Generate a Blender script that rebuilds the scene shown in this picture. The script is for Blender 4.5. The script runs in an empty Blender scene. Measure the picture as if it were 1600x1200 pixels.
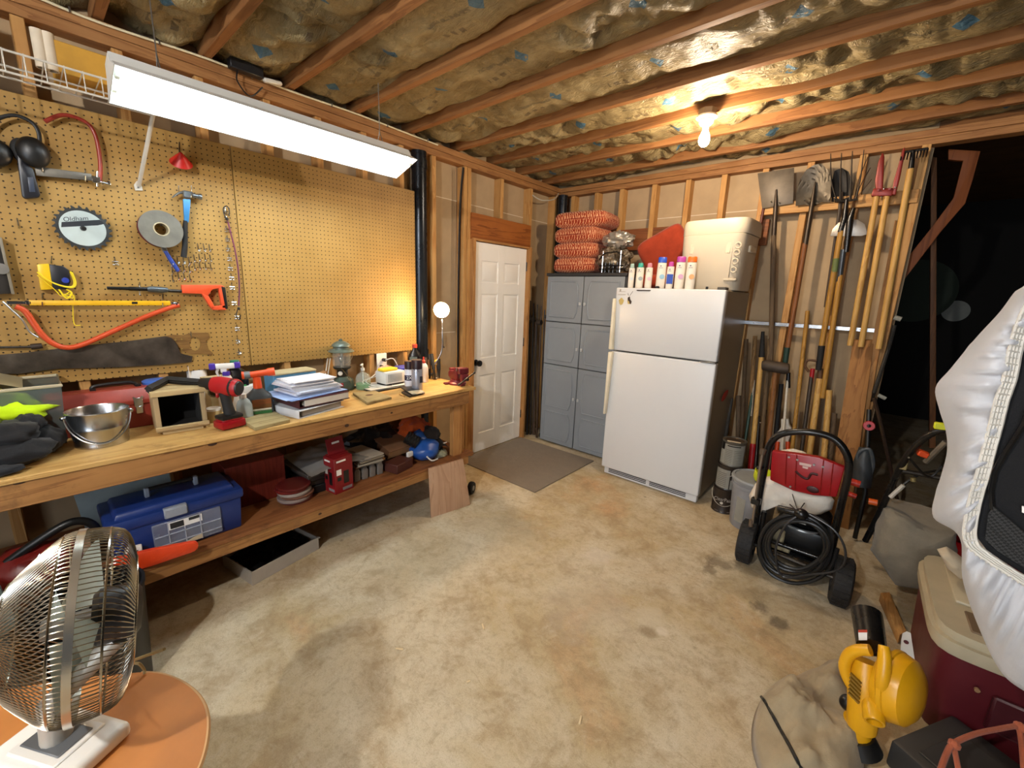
import bpy, bmesh, math, random
from mathutils import Vector, Matrix, Euler, noise
from math import pi, sin, cos, radians, atan2, sqrt, hypot

SC = bpy.context.scene
COL = SC.collection
RNG = random.Random(11)
V3 = Vector

# ------------------------------------------------------------------ camera
CAM_LOC = V3((2.85, 0.0, 1.587))
CAM_ROT = Euler((radians(77.755), radians(-2.01), radians(41.159)), 'XYZ')
FOC = 653.6                                    # focal length in pixels of a 1600 x 1200 frame
cd = bpy.data.cameras.new('camera')
cam = bpy.data.objects.new('camera', cd)
COL.objects.link(cam)
cam.location, cam.rotation_euler = CAM_LOC, CAM_ROT
cd.sensor_width = 36.0
cd.lens = 36.0 * FOC / 1600.0
cd.clip_start = 0.02
SC.camera = cam
CM = CAM_ROT.to_matrix()


# measuring helpers: where the sight line of a photo point meets a real surface of the room
def ray(px, py):
    return CM @ V3((px - 800.0, 600.0 - py, -FOC))


def X(px, py, x=0.0):
    d = ray(px, py)
    return CAM_LOC + d * ((x - CAM_LOC.x) / d.x)


def Y(px, py, y=4.0):
    d = ray(px, py)
    return CAM_LOC + d * ((y - CAM_LOC.y) / d.y)


def Z(px, py, z=0.0):
    d = ray(px, py)
    return CAM_LOC + d * ((z - CAM_LOC.z) / d.z)


def U(px, py, base):
    """on the upright plane through base that faces the viewer"""
    n = V3((base.x - CAM_LOC.x, base.y - CAM_LOC.y, 0)).normalized()
    d = ray(px, py)
    return CAM_LOC + d * ((V3(base) - CAM_LOC).dot(n) / d.dot(n))


def face(base):
    """turn about z that points local -y at the viewer"""
    return atan2(base.y - CAM_LOC.y, base.x - CAM_LOC.x) - pi / 2


# ------------------------------------------------------------------ materials
def H(h):
    h = h.lstrip('#')
    c = [int(h[i:i + 2], 16) / 255 for i in (0, 2, 4)]
    return tuple([x / 12.92 if x <= .04045 else ((x + .055) / 1.055) ** 2.4 for x in c] + [1.0])


class NT:
    def __init__(s, name):
        s.m = bpy.data.materials.new(name)
        s.m.use_nodes = True
        s.t = s.m.node_tree
        s.t.nodes.clear()
        s.out = s.n('ShaderNodeOutputMaterial')
        s.b = s.n('ShaderNodeBsdfPrincipled')
        s.l(s.b.outputs[0], s.out.inputs[0])

    def n(s, typ, **kw):
        nd = s.t.nodes.new(typ)
        for k, v in kw.items():
            setattr(nd, k, v)
        return nd

    def l(s, a, b):
        s.t.links.new(a, b)

    def val(s, sock, v):
        if hasattr(v, 'links') or isinstance(v, bpy.types.NodeSocket):
            s.l(v, sock)
        else:
            sock.default_value = v

    def coord(s, which='Object', scale=(1, 1, 1)):
        tc = s.n('ShaderNodeTexCoord')
        mp = s.n('ShaderNodeMapping')
        mp.inputs['Scale'].default_value = scale
        s.l(tc.outputs[which], mp.inputs[0])
        return mp.outputs[0]

    def noise(s, vec, scale, detail=3, rough=.55, dist=0):
        nd = s.n('ShaderNodeTexNoise')
        s.l(vec, nd.inputs['Vector'])
        nd.inputs['Scale'].default_value = scale
        nd.inputs['Detail'].default_value = detail
        nd.inputs['Roughness'].default_value = rough
        nd.inputs['Distortion'].default_value = dist
        return nd.outputs['Fac']

    def math(s, op, a, b=None, clamp=False):
        nd = s.n('ShaderNodeMath', operation=op, use_clamp=clamp)
        s.val(nd.inputs[0], a)
        if b is not None:
            s.val(nd.inputs[1], b)
        return nd.outputs[0]

    def mix(s, fac, a, b, mode='MIX'):
        nd = s.n('ShaderNodeMix', data_type='RGBA', blend_type=mode)
        s.val(nd.inputs[0], fac)
        s.val(nd.inputs[6], a)
        s.val(nd.inputs[7], b)
        return nd.outputs[2]

    def ramp(s, fac, stops):
        nd = s.n('ShaderNodeValToRGB')
        s.l(fac, nd.inputs[0])
        e = nd.color_ramp.elements
        while len(e) < len(stops):
            e.new(.5)
        for k, (p, c) in enumerate(stops):
            e[k].position = p
            e[k].color = c if len(c) == 4 else (*c, 1)
        return nd.outputs[0]

    def bump(s, h, strength=.3, dist=.01):
        nd = s.n('ShaderNodeBump')
        nd.inputs['Strength'].default_value = strength
        nd.inputs['Distance'].default_value = dist
        s.l(h, nd.inputs['Height'])
        s.l(nd.outputs[0], s.b.inputs['Normal'])

    def setb(s, **kw):
        names = dict(rough='Roughness', metal='Metallic', trans='Transmission Weight', ior='IOR', coat='Coat Weight', spec='Specular IOR Level',
                     sheen='Sheen Weight', alpha='Alpha', sub='Subsurface Weight', es='Emission Strength', ec='Emission Color', col='Base Color', aniso='Anisotropic')
        for k, v in kw.items():
            s.val(s.b.inputs[names[k]], v)


W1 = (1, 1, 1, 1)
BK = (0, 0, 0, 1)
_mc = {}


def sh(c, f):
    return tuple([min(1, x * f) for x in c[:3]] + [1])


def PL(hexcol, rough=.5, metal=0, var=.10, vs=9, bump=0, bs=120, **kw):
    """painted / moulded / cast surface with slight mottling"""
    key = ('pl', hexcol, rough, metal, var, vs, bump, bs, tuple(sorted(kw.items())))
    if key in _mc:
        return _mc[key]
    t = NT('surface_' + hexcol.strip('#') + '_%d' % len(_mc))
    v = t.coord()
    c = H(hexcol)
    nz = t.noise(v, vs, 4, .6)
    t.setb(col=t.ramp(nz, [(.3, sh(c, 1 - var)), (.7, sh(c, 1 + var))]), metal=metal)
    rn = t.math('MULTIPLY_ADD', nz, .16)
    rn.node.inputs[2].default_value = max(0, rough - .08)
    t.setb(rough=rn)
    if bump:
        t.bump(t.noise(v, bs, 3), bump, .004)
    t.setb(**kw)
    _mc[key] = t.m
    return t.m


def CLOTH(hexcol, rough=.9, var=.15, weave=900, bump=.35):
    key = ('cl', hexcol, rough, var, weave, bump)
    if key in _mc:
        return _mc[key]
    t = NT('fabric_' + hexcol.strip('#') + '_%d' % len(_mc))
    v = t.coord()
    c = H(hexcol)
    nz = t.noise(v, 14, 5, .65)
    t.setb(col=t.ramp(nz, [(.25, sh(c, 1 - var)), (.75, sh(c, 1 + var))]), rough=rough, sheen=.15, spec=.2)
    a = t.noise(v, weave, 2)
    b = t.noise(v, 40, 4)
    t.bump(t.math('ADD', t.math('MULTIPLY', a, .3), b), bump, .006)
    _mc[key] = t.m
    return t.m


def WOOD(light, dark, axis=1, scale=1.0, rough=.6, knots=.5, fine=1.0, wear=None):
    """planed softwood: long grain along one local axis, rings, knots"""
    key = ('wd', light, dark, axis, scale, rough, knots, fine, wear)
    if key in _mc:
        return _mc[key]
    t = NT('wood_' + light.strip('#') + '_%d' % len(_mc))
    st = [9.0 * scale] * 3
    st[axis] = .55 * scale
    v = t.coord(scale=tuple(st))
    L, D = H(light), H(dark)
    n1 = t.noise(v, 1.6, 4, .5, .6)
    rings = t.math('FRACT', t.math('MULTIPLY', n1, 7.0))
    n2 = t.noise(t.coord(scale=tuple([70 * fine if i != axis else 2.2 for i in range(3)])), 1.0, 3)
    f = t.math('ADD', t.math('MULTIPLY', rings, .55), t.math('MULTIPLY', n2, .45))
    col = t.ramp(f, [(.15, L), (.55, sh(L, .88)), (.95, D)])
    vo = t.n('ShaderNodeTexVoronoi')
    ks = [5.0] * 3
    ks[axis] = 2.0
    t.l(t.coord(scale=tuple(ks)), vo.inputs['Vector'])
    vo.inputs['Scale'].default_value = 1.0
    kf = t.ramp(vo.outputs['Distance'], [(.05, W1), (.12, BK)])
    col = t.mix(t.math('MULTIPLY', kf, knots), col, sh(D, .45))
    big = t.noise(t.coord(), 2.3, 4, .6)
    col = t.mix(t.ramp(big, [(.45, BK), (.75, (.5, .5, .5, 1))]), col, sh(D, .9))
    if wear:
        w = t.noise(t.coord(), 7, 6, .7)
        col = t.mix(t.ramp(w, [(.55, BK), (.68, (.6, .6, .6, 1))]), col, H(wear))
    t.setb(col=col, rough=rough, spec=.3)
    t.bump(f, .12, .002)
    _mc[key] = t.m
    return t.m


def GLASS(hexcol, rough=.08, alpha=.35):
    key = ('gl', hexcol, rough, alpha)
    if key in _mc:
        return _mc[key]
    t = NT('clear_' + hexcol.strip('#') + '_%d' % len(_mc))
    v = t.coord()
    c = H(hexcol)
    nz = t.noise(v, 10, 3)
    t.setb(col=t.ramp(nz, [(.3, sh(c, .92)), (.7, c)]), rough=rough, alpha=alpha, spec=.6)
    _mc[key] = t.m
    return t.m


def EMIT(name, col, s):
    t = NT(name)
    v = t.coord()
    nz = t.noise(v, 3, 1)
    t.setb(col=(.9, .9, .9, 1), ec=t.ramp(nz, [(.2, sh(col, .98)), (.8, col)]), es=s, rough=.4)
    return t.m


# ------------------------------------------------------------------ mesh building
def rotm(r):
    if r is None:
        return Matrix.Identity(3)
    if isinstance(r, Matrix):
        return r.to_3x3()
    return Euler(r, 'XYZ').to_matrix()


def basis(d):
    d = V3(d).normalized()
    a = V3((0, 0, 1)) if abs(d.z) < .9 else V3((1, 0, 0))
    u = a.cross(d).normalized()
    return u, d.cross(u).normalized(), d


class B:
    def __init__(s):
        s.bm = bmesh.new()

    def faces(s, vs, fs):
        v = [s.bm.verts.new(p) for p in vs]
        for f in fs:
            try:
                s.bm.faces.new([v[i] for i in f])
            except ValueError:
                pass
        return v

    def box(s, c, size, rot=None, bev=0.0, taper=(1, 1), seg=1):
        tmp = bmesh.new()
        R = rotm(rot)
        x, y, z = [k / 2 for k in size]
        ps = []
        for sz in (-1, 1):
            tx, ty = (taper if sz > 0 else (1, 1))
            for sx, sy in ((-1, -1), (1, -1), (1, 1), (-1, 1)):
                ps.append(V3((sx * x * tx, sy * y * ty, sz * z)))
        v = [tmp.verts.new(p) for p in ps]
        for f in ((3, 2, 1, 0), (4, 5, 6, 7), (0, 1, 5, 4), (1, 2, 6, 5), (2, 3, 7, 6), (3, 0, 4, 7)):
            tmp.faces.new([v[i] for i in f])
        if bev:
            bmesh.ops.bevel(tmp, geom=tmp.edges[:], offset=bev, segments=seg, profile=.5, affect='EDGES')
        for w in tmp.verts:
            w.co = R @ w.co + V3(c)
        s._join(tmp)
        return s

    def _join(s, tmp):
        m = bpy.data.meshes.new('t')
        tmp.to_mesh(m)
        tmp.free()
        s.bm.from_mesh(m)
        bpy.data.meshes.remove(m)

    def cyl(s, p0, p1, r0, r1=None, n=14, cap=True):
        r1 = r0 if r1 is None else r1
        return s.tube([p0, p1], [r0, r1], n, cap=cap)

    def tube(s, pts, r, n=8, closed=False, cap=True, flat=1.0):
        pts = [V3(p) for p in pts]
        k = len(pts)
        rs = r if isinstance(r, (list, tuple)) else [r] * k
        rings = []
        u = None
        for i, p in enumerate(pts):
            if closed:
                d = pts[(i + 1) % k] - pts[i - 1]
            else:
                d = pts[min(i + 1, k - 1)] - pts[max(i - 1, 0)]
            if d.length < 1e-9:
                d = V3((0, 0, 1))
            d.normalize()
            if u is None:
                u, w, _ = basis(d)
            else:
                u = (u - d * u.dot(d))
                if u.length < 1e-6:
                    u, w, _ = basis(d)
                u.normalize()
            w = d.cross(u)
            rings.append([s.bm.verts.new(p + (u * cos(a) + w * sin(a) * flat) * rs[i]) for a in [2 * pi * j / n for j in range(n)]])
        m = k if closed else k - 1
        for i in range(m):
            a, b = rings[i], rings[(i + 1) % k]
            for j in range(n):
                s.bm.faces.new((a[j], a[(j + 1) % n], b[(j + 1) % n], b[j]))
        if cap and not closed:
            s.bm.faces.new(rings[0][::-1])
            s.bm.faces.new(rings[-1])
        return s

    def lathe(s, prof, n=24, o=(0, 0, 0), axis=(0, 0, 1), sq=None, squash=(1, 1)):
        """revolve (r, h) pairs; squash scales the two cross axes"""
        u, w, d = basis(axis)
        if abs(V3(axis).normalized().z) > .99:
            u, w, d = V3((1, 0, 0)), V3((0, 1, 0)), V3((0, 0, 1 if axis[2] > 0 else -1))
        o = V3(o)
        rings = []
        for r, h in prof:
            if r < 1e-6:
                rings.append([s.bm.verts.new(o + d * h)])
            else:
                rg = []
                for j in range(n):
                    a = 2 * pi * j / n
                    ca, sa = cos(a), sin(a)
                    if sq:
                        k = (abs(ca) ** sq + abs(sa) ** sq) ** (-1.0 / sq)
                        ca, sa = ca * k, sa * k
                    rg.append(s.bm.verts.new(o + d * h + u * (r * ca * squash[0]) + w * (r * sa * squash[1])))
                rings.append(rg)
        for a, b in zip(rings, rings[1:]):
            for j in range(n):
                q = [a[j % len(a)], a[(j + 1) % len(a)], b[(j + 1) % len(b)], b[j % len(b)]]
                q2 = []
                for z in q:
                    if z not in q2:
                        q2.append(z)
                if len(q2) > 2:
                    try:
                        s.bm.faces.new(q2)
                    except ValueError:
                        pass
        return s

    def ext(s, pts, vec, bev=0.0):
        """extrude a planar outline along vec"""
        tmp = bmesh.new()
        vec = V3(vec)
        a = [tmp.verts.new(V3(p)) for p in pts]
        b = [tmp.verts.new(V3(p) + vec) for p in pts]
        k = len(a)
        tmp.faces.new(a[::-1])
        tmp.faces.new(b)
        for i in range(k):
            tmp.faces.new((a[i], a[(i + 1) % k], b[(i + 1) % k], b[i]))
        bmesh.ops.recalc_face_normals(tmp, faces=tmp.faces[:])
        if bev:
            bmesh.ops.bevel(tmp, geom=tmp.edges[:], offset=bev, segments=2, profile=.5, affect='EDGES', clamp_overlap=True)
        s._join(tmp)
        return s

    def sph(s, c, r, n=12, rot=None, amp=0, f=3, seed=0, floor=None):
        """ellipsoid, roughened by noise when amp is given"""
        r = (r, r, r) if isinstance(r, (int, float)) else r
        R = rotm(rot)
        tmp = bmesh.new()
        bmesh.ops.create_uvsphere(tmp, u_segments=n * 2, v_segments=n, radius=1)
        for v in tmp.verts:
            d = v.co.normalized()
            k = 1 + (amp * noise.fractal(d * f + V3((seed, seed * 2.3, seed * .7)), 1, 2, 3) if amp else 0)
            v.co = R @ V3((d.x * r[0] * k, d.y * r[1] * k, d.z * r[2] * k)) + V3(c)
            if floor is not None and v.co.z < floor:
                v.co.z = floor
        s._join(tmp)
        return s

    def grid(s, fn, nu, nv, cu=False, cv=False):
        vs = [[s.bm.verts.new(fn(i / (nu if cu else nu - 1), j / (nv if cv else nv - 1))) for j in range(nv)] for i in range(nu)]
        for i in range(nu if cu else nu - 1):
            for j in range(nv if cv else nv - 1):
                s.bm.faces.new((vs[i][j], vs[(i + 1) % nu][j], vs[(i + 1) % nu][(j + 1) % nv], vs[i][(j + 1) % nv]))
        return s

    def disc(s, c, axis, r, n=24, squash=(1, 1)):
        return s.lathe([(0, 0), (r, 0)], n, c, axis, squash=squash)


def ob(name, b, m, parent=None, label=None, cat=None, group=None, kind=None, w=False, ang=38, thick=0):
    bm = b.bm
    if parent is not None and w:
        bm.transform(MW[parent.name].inverted())
    if thick:
        bmesh.ops.solidify(bm, geom=bm.faces[:], thickness=thick)
    bmesh.ops.recalc_face_normals(bm, faces=bm.faces[:])
    me = bpy.data.meshes.new(name)
    bm.to_mesh(me)
    bm.free()
    for mm in (m if isinstance(m, (list, tuple)) else [m]):
        me.materials.append(mm)
    me.polygons.foreach_set('use_smooth', [True] * len(me.polygons))
    me.set_sharp_from_angle(angle=radians(ang))
    o = bpy.data.objects.new(name, me)
    COL.objects.link(o)
    if parent is not None:
        o.parent = parent
        MW[o.name] = MW[parent.name]
    else:
        MW[o.name] = Matrix.Identity(4)
    tag(o, label, cat, group, kind)
    return o


def tag(o, label=None, cat=None, group=None, kind=None):
    if label:
        o['label'] = label
    if cat:
        o['category'] = cat
    if group:
        o['group'] = group
    if kind:
        o['kind'] = kind
    return o


MW = {}


def T(name, label, cat, loc=(0, 0, 0), rz=0.0, group=None, rot=None):
    o = bpy.data.objects.new(name, None)
    COL.objects.link(o)
    o.empty_display_size = .05
    o.location = loc
    e = Euler(rot, 'XYZ') if rot is not None else Euler((0, 0, rz), 'XYZ')
    o.rotation_euler = e
    MW[o.name] = Matrix.Translation(V3(loc)) @ e.to_matrix().to_4x4()
    return tag(o, label, cat, group)


def dup(root, loc, label, rz=None, group=None, rot=None, scale=None, swap=None):
    """copy a thing with its parts and their sub-parts; swap = {part name: material}"""
    r = root.copy()
    COL.objects.link(r)
    r.location = loc
    if rot is not None:
        r.rotation_euler = rot
    elif rz is not None:
        r.rotation_euler = (0, 0, rz)
    if scale:
        r.scale = scale if not isinstance(scale, (int, float)) else (scale,) * 3
    r['label'] = label
    if group:
        r['group'] = group

    def rec(src, dst):
        for ch in list(src.children):
            c = ch.copy()
            COL.objects.link(c)
            c.parent = dst
            nm = ch.name.split('.')[0]
            if swap and nm in swap and c.type == 'MESH':
                c.data = c.data.copy()
                c.data.materials[0] = swap[nm]
            rec(ch, c)
    rec(root, r)
    return r


def text(name, body, size, loc, rot, m, parent=None, align='CENTER', ext=.0004, shear=0, sx=1.0):
    cu = bpy.data.curves.new(name, 'FONT')
    cu.body = body
    cu.size = size
    cu.align_x = align
    cu.align_y = 'CENTER'
    cu.extrude = ext
    cu.shear = shear
    tmp = bpy.data.objects.new(name + '_curve', cu)
    me = bpy.data.meshes.new_from_object(tmp)
    bpy.data.objects.remove(tmp)
    me.materials.clear()
    me.materials.append(m)
    o = bpy.data.objects.new(name, me)
    COL.objects.link(o)
    o.location = loc
    o.rotation_euler = rot
    o.scale = (sx, 1, 1)
    if parent is not None:
        o.parent = parent
    return o


def lerp(a, b, t):
    return a + (b - a) * t


def spl(pts, n=8, closed=False):
    """Catmull-Rom through points"""
    P = [V3(p) for p in pts]
    k = len(P)
    out = []
    for i in range(k if closed else k - 1):
        if closed:
            a, b, c, d = P[i - 1], P[i], P[(i + 1) % k], P[(i + 2) % k]
        else:
            a, b, c, d = P[max(i - 1, 0)], P[i], P[i + 1], P[min(i + 2, k - 1)]
        for j in range(n):
            t = j / n
            out.append(.5 * ((2 * b) + (c - a) * t + (2 * a - 5 * b + 4 * c - d) * t * t + (3 * b - a - 3 * c + d) * t ** 3))
    if not closed:
        out.append(P[-1])
    return out


# common finishes
PINE = lambda ax=2: WOOD('#c99a5e', '#a0682f', ax)
PINE2 = lambda ax=2: WOOD('#bd8a52', '#8f5a2b', ax)
OLDP = lambda ax=0: WOOD('#a9794a', '#7a4d2a', ax)
M_CHROME = PL('#c9cbcc', .18, 1, .05)
M_STEEL = PL('#9a9a98', .34, 1, .15, 20)
M_DKSTEEL = PL('#4c4844', .45, .9, .25, 25)
M_GALV = PL('#b9bcc0', .25, 1, .12, 14)
M_BLACK = PL('#131313', .42, 0, .2)
M_BLKM = PL('#0f0f10', .28, 0, .2)
M_RUB = PL('#1a1919', .75, 0, .2, 20, .2, 200)
M_WHITE = PL('#e6e4de', .45, 0, .04)
M_WHITEG = PL('#e6e4de', .25, 0, .03)
M_RED = PL('#a3161c', .38, 0, .1)
M_ORANGE = PL('#d9481e', .4, 0, .08)
M_YELLOW = PL('#e2b616', .38, 0, .07)
M_PAPER = PL('#e6e5e3', .85, 0, .04, 5)
M_CARD = PL('#9c7248', .85, 0, .08, 8)
# ------------------------------------------------------------------ the setting
def struct(name, b, m, **kw):
    return ob(name, b, m, kind='structure', **kw)


def concrete():
    t = NT('worn_concrete')
    v = t.coord()
    a = t.noise(v, 1.1, 5, .6, .4)
    b = t.noise(v, 4.5, 6, .7, .3)
    c = t.noise(v, 38, 4, .7)
    col = t.ramp(a, [(.3, H('#c0ac89')), (.45, H('#cabea4')), (.58, H('#baa782')), (.7, H('#c29b70'))])
    col = t.mix(t.ramp(b, [(.38, (.55, .55, .55, 1)), (.52, BK)]), col, H('#9d845f'))
    col = t.mix(t.ramp(b, [(.58, BK), (.72, (.55, .55, .55, 1))]), col, H('#cdbfa6'))
    col = t.mix(t.ramp(c, [(.3, (.35, .35, .35, 1)), (.5, BK)]), col, H('#857052'))
    e = t.noise(v, 13, 6, .75, .8)
    col = t.mix(t.ramp(e, [(.36, (.32, .32, .32, 1)), (.5, BK)]), col, H('#8f7855'))
    col = t.mix(t.ramp(e, [(.55, BK), (.70, (.35, .35, .35, 1))]), col, H('#d6cbb4'))
    vo = t.n('ShaderNodeTexVoronoi')
    t.l(v, vo.inputs['Vector'])
    vo.inputs['Scale'].default_value = 5.5
    sp = t.math('MULTIPLY', t.ramp(vo.outputs['Distance'], [(.03, W1), (.09, BK)]), t.ramp(b, [(.45, BK), (.6, W1)]))
    col = t.mix(t.math('MULTIPLY', sp, .7), col, H('#5f5143'))
    fn = t.noise(v, 210, 3, .7)
    col = t.mix(t.ramp(fn, [(.30, (.42, .42, .42, 1)), (.46, BK)]), col, H('#7d6a4c'))
    col = t.mix(t.ramp(fn, [(.58, BK), (.72, (.35, .35, .35, 1))]), col, H('#dcd2bd'))
    # scuff lines
    s1 = t.noise(t.coord(scale=(1, 14, 1)), 2.2, 5, .7, 1.2)
    col = t.mix(t.ramp(s1, [(.64, BK), (.7, (.4, .4, .4, 1))]), col, H('#8b7350'))
    # oil blots and pale patches at their own places
    for (x, y, r, k, hx) in ((2.37, 2.62, .09, .55, '#4d4234'), (2.33, 2.5, .05, .45, '#5a4c3b'), (2.62, 2.35, .07, .6, '#453a2f'), (2.52, 2.52, .22, .22, '#6d6653'),
                             (2.75, 2.42, .25, .25, '#6a6453'), (2.72, 2.3, .06, .6, '#40362c'), (1.75, 2.15, .12, .45, '#d3c8b8'), (1.95, 1.75, .26, .25, '#c4b9ab'),
                             (2.22, 1.88, .1, .6, '#cbbfa5'), (2.3, 1.83, .04, .7, '#d6ccb8'), (2.25, 1.78, .05, .5, '#7e6748'), (1.2, 1.9, .3, .22, '#c7bda6'), (1.05, 1.4, .3, .18, '#b9b49c')):
        d = t.n('ShaderNodeVectorMath', operation='DISTANCE')
        t.l(v, d.inputs[0])
        d.inputs[1].default_value = (x, y, 0)
        q = t.math('ADD', t.math('DIVIDE', d.outputs['Value'], r), t.math('MULTIPLY', t.math('SUBTRACT', b, .5), 2.6))
        col = t.mix(t.math('MULTIPLY', t.ramp(q, [(.55, W1), (1.0, BK)]), k), col, H(hx))
    t.setb(col=col, spec=.35)
    rr = t.ramp(b, [(.3, (.62, .62, .62, 1)), (.7, (.8, .8, .8, 1))])
    t.setb(rough=rr)
    t.bump(t.math('ADD', t.math('ADD', t.math('MULTIPLY', b, .8), t.math('MULTIPLY', e, .5)), t.math('MULTIPLY', c, .3)), .35, .012)
    return t.m


def kraft():
    """kraft paper face of the batts, printed rows and blue house marks"""
    t = NT('kraft_paper')
    tc = t.n('ShaderNodeTexCoord')
    sp = t.n('ShaderNodeSeparateXYZ')
    t.l(tc.outputs['UV'], sp.inputs[0])
    u, v = sp.outputs[0], sp.outputs[1]
    ov = t.coord()
    a = t.noise(ov, 3.2, 6, .65)
    base = t.ramp(a, [(.28, H('#7a6a45')), (.5, H('#94835c')), (.72, H('#ac9c74'))])
    fu = t.math('FRACT', t.math('DIVIDE', u, .62))

    def band(x, lo, hi):
        return t.math('MULTIPLY', t.math('GREATER_THAN', x, lo), t.math('LESS_THAN', x, hi))
    blk = t.math('GREATER_THAN', t.math('FRACT', t.math('MULTIPLY', u, 17)), .45)
    row = t.math('MULTIPLY', t.math('MULTIPLY', band(fu, .08, .34), band(v, .63, .71)), blk)
    bar = t.math('MULTIPLY', band(fu, .12, .52), band(t.math('SUBTRACT', v, t.math('MULTIPLY', t.math('SUBTRACT', fu, .3), .16)), .40, .455))
    bar = t.math('MULTIPLY', bar, t.math('GREATER_THAN', t.noise(ov, 60, 2), .42))
    dx = t.math('ABSOLUTE', t.math('MULTIPLY', t.math('SUBTRACT', fu, .60), 2.0))
    dy = t.math('ABSOLUTE', t.math('SUBTRACT', v, .43))
    blue = t.math('LESS_THAN', t.math('ADD', dx, dy), .135)
    ok = t.math('GREATER_THAN', t.noise(ov, 14, 2), .38)
    col = t.mix(t.math('MULTIPLY', row, .6), base, H('#4a3a2a'))
    col = t.mix(t.math('MULTIPLY', bar, .5), col, H('#4b4436'))
    col = t.mix(t.math('MULTIPLY', t.math('MULTIPLY', blue, ok), .85), col, H('#2f6f92'))
    t.setb(col=col, rough=.5, spec=.45)
    w = t.noise(t.coord(scale=(1, 2.2, 1)), 16, 5, .65, 1.0)
    t.bump(w, .9, .03)
    return t.m


struct('floor', B().box((2.5, 2.5, -.05), (12, 13, .1)), concrete())

# ceiling: joists carrying the floor above, kraft faced batts between them
JY = [-1.66, -1.24, -.83, -.42, -.02, .39, .795, 1.21, 1.625, 2.06, 2.53, 2.965, 3.37, 3.80, 4.12]
M_JOIST = WOOD('#9c6c40', '#704526', 0, .8)
M_DECK = WOOD('#6d4c2c', '#3d2917', 0, .5)
struct('ceiling', B().box((3, 2.5, 2.985), (7, 13, .03)), M_DECK)
for k, y in enumerate(JY):
    struct('trim_%d' % (k + 1), B().box((3.0, y, 2.835), (6.3, .04, .23), bev=.002), M_JOIST)
KR = kraft()
for k in range(len(JY) - 1):
    y0, y1 = JY[k] + .021, JY[k + 1] - .021
    nx, nv = 340, 15
    bm = bmesh.new()
    uvl = bm.loops.layers.uv.new('UVMap')
    vs = []
    for i in range(nx):
        x = -.08 + 6.0 * i / (nx - 1)
        rowv = []
        for j in range(nv):
            q = j / (nv - 1)
            sag = 1 - abs(2 * q - 1) ** 2.2
            p = V3((x * 1.3, q * 1.2 + k * 3.1, k * 1.7))
            lo = 2.785 - .038 * sag + .028 * noise.noise(p * 1.7)
            # pleats gathered at places along the batt
            g = max(0, noise.noise(V3((x * .9, k * 7.7, 2)))) ** .7
            f = noise.multi_fractal(V3((x * 9, q * 2.2 + k, k * 5.0)), 1, 2.1, 3)
            fold = abs(noise.noise(V3((x * 5.5 + 2.2 * noise.noise(V3((x * 2, q * 2, k))), q * 1.6 + k * 2, 3.0 + k))))
            lo += (.02 + .09 * g) * (f - .9) * (.35 + .65 * sag) + .05 * (.22 - min(.22, fold)) * (.4 + g)
            if q in (0, 1):
                lo = 2.785 + .055 * noise.noise(V3((x * 1.9, k * 3 + q * 11, 9)))
            rowv.append(bm.verts.new((x, lerp(y0, y1, q), max(2.722, min(2.93, lo)))))
        vs.append(rowv)
    for i in range(nx - 1):
        for j in range(nv - 1):
            f = bm.faces.new((vs[i][j], vs[i][j + 1], vs[i + 1][j + 1], vs[i + 1][j]))
            for lp, (a, c) in zip(f.loops, ((i, j), (i, j + 1), (i + 1, j + 1), (i + 1, j))):
                lp[uvl].uv = (6.0 * a / (nx - 1) + k * .73, c / (nv - 1))
    b = B()
    b.bm.free()
    b.bm = bm
    struct('ceiling', b, KR, ang=80)

# walls: paper faced board seen from behind, fixed to studs
M_BOARD = PL('#ad9574', .9, 0, .10, 5, .15, 300)
M_FAR = PL('#15120f', .9, 0, .2)  # near-black colour stands in for the unlit space beyond
struct('wall_left', B().box((-.10, 1.0, 1.49), (.02, 9, 2.98)), M_BOARD)
struct('wall_back', B().box((1.42, 4.10, 1.49), (3.02, .02, 2.98)), M_BOARD)
M_DARKW = PL('#2a2420', .9, 0, .2)
struct('wall_front', B().box((2.9, -2.6, 1.49), (6.3, .05, 2.98)), PL('#8d7a60', .9))
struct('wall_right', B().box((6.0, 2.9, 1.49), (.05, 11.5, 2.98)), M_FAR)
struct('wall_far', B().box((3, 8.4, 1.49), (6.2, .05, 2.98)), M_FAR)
n = 20


def stud(c, size, m=None, ax=2):
    global n
    struct('trim_%d' % n, B().box(c, size, bev=.0025), m or PINE(ax))
    n += 1


def studL(y, z0=0, z1=2.62, w=.04):
    stud((-.045, y, (z0 + z1) / 2), (.09, w, z1 - z0))


for y in (-.46, -.16, .14, .44, .75, 1.07, 1.365, 1.675, 1.975):
    studL(y)
studL(2.275)
studL(2.615)
studL(2.66, 0, 2.62)
studL(3.075, 2.27)
studL(3.51)
studL(3.93)
stud((-.045, 1.0, 2.645), (.09, 9, .045), OLDP(1), 1)
stud((-.045, 1.0, 2.692), (.09, 9, .045), OLDP(1), 1)
stud((-.045, 1.0, .02), (.09, 3.2, .04), OLDP(1), 1)


def studB(x, z0=0, z1=2.62, y=4.045, w=.045):
    stud((x, y, (z0 + z1) / 2), (w, .09, z1 - z0))


for x in (.03, .17, .455, .735, 1.065, 1.375, 1.67, 1.975, 2.27, 2.575):
    studB(x)
stud((2.89, 4.03, 1.31), (.045, .12, 2.62))
stud((3.0, 4.045, 2.645), (6.2, .09, .045), OLDP(0), 0)
stud((3.0, 4.045, 2.692), (6.2, .09, .045), OLDP(0), 0)
stud((1.25, 4.03, 2.14), (1.6, .04, .20), WOOD('#8d5530', '#5d3218', 0), 0)
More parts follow.
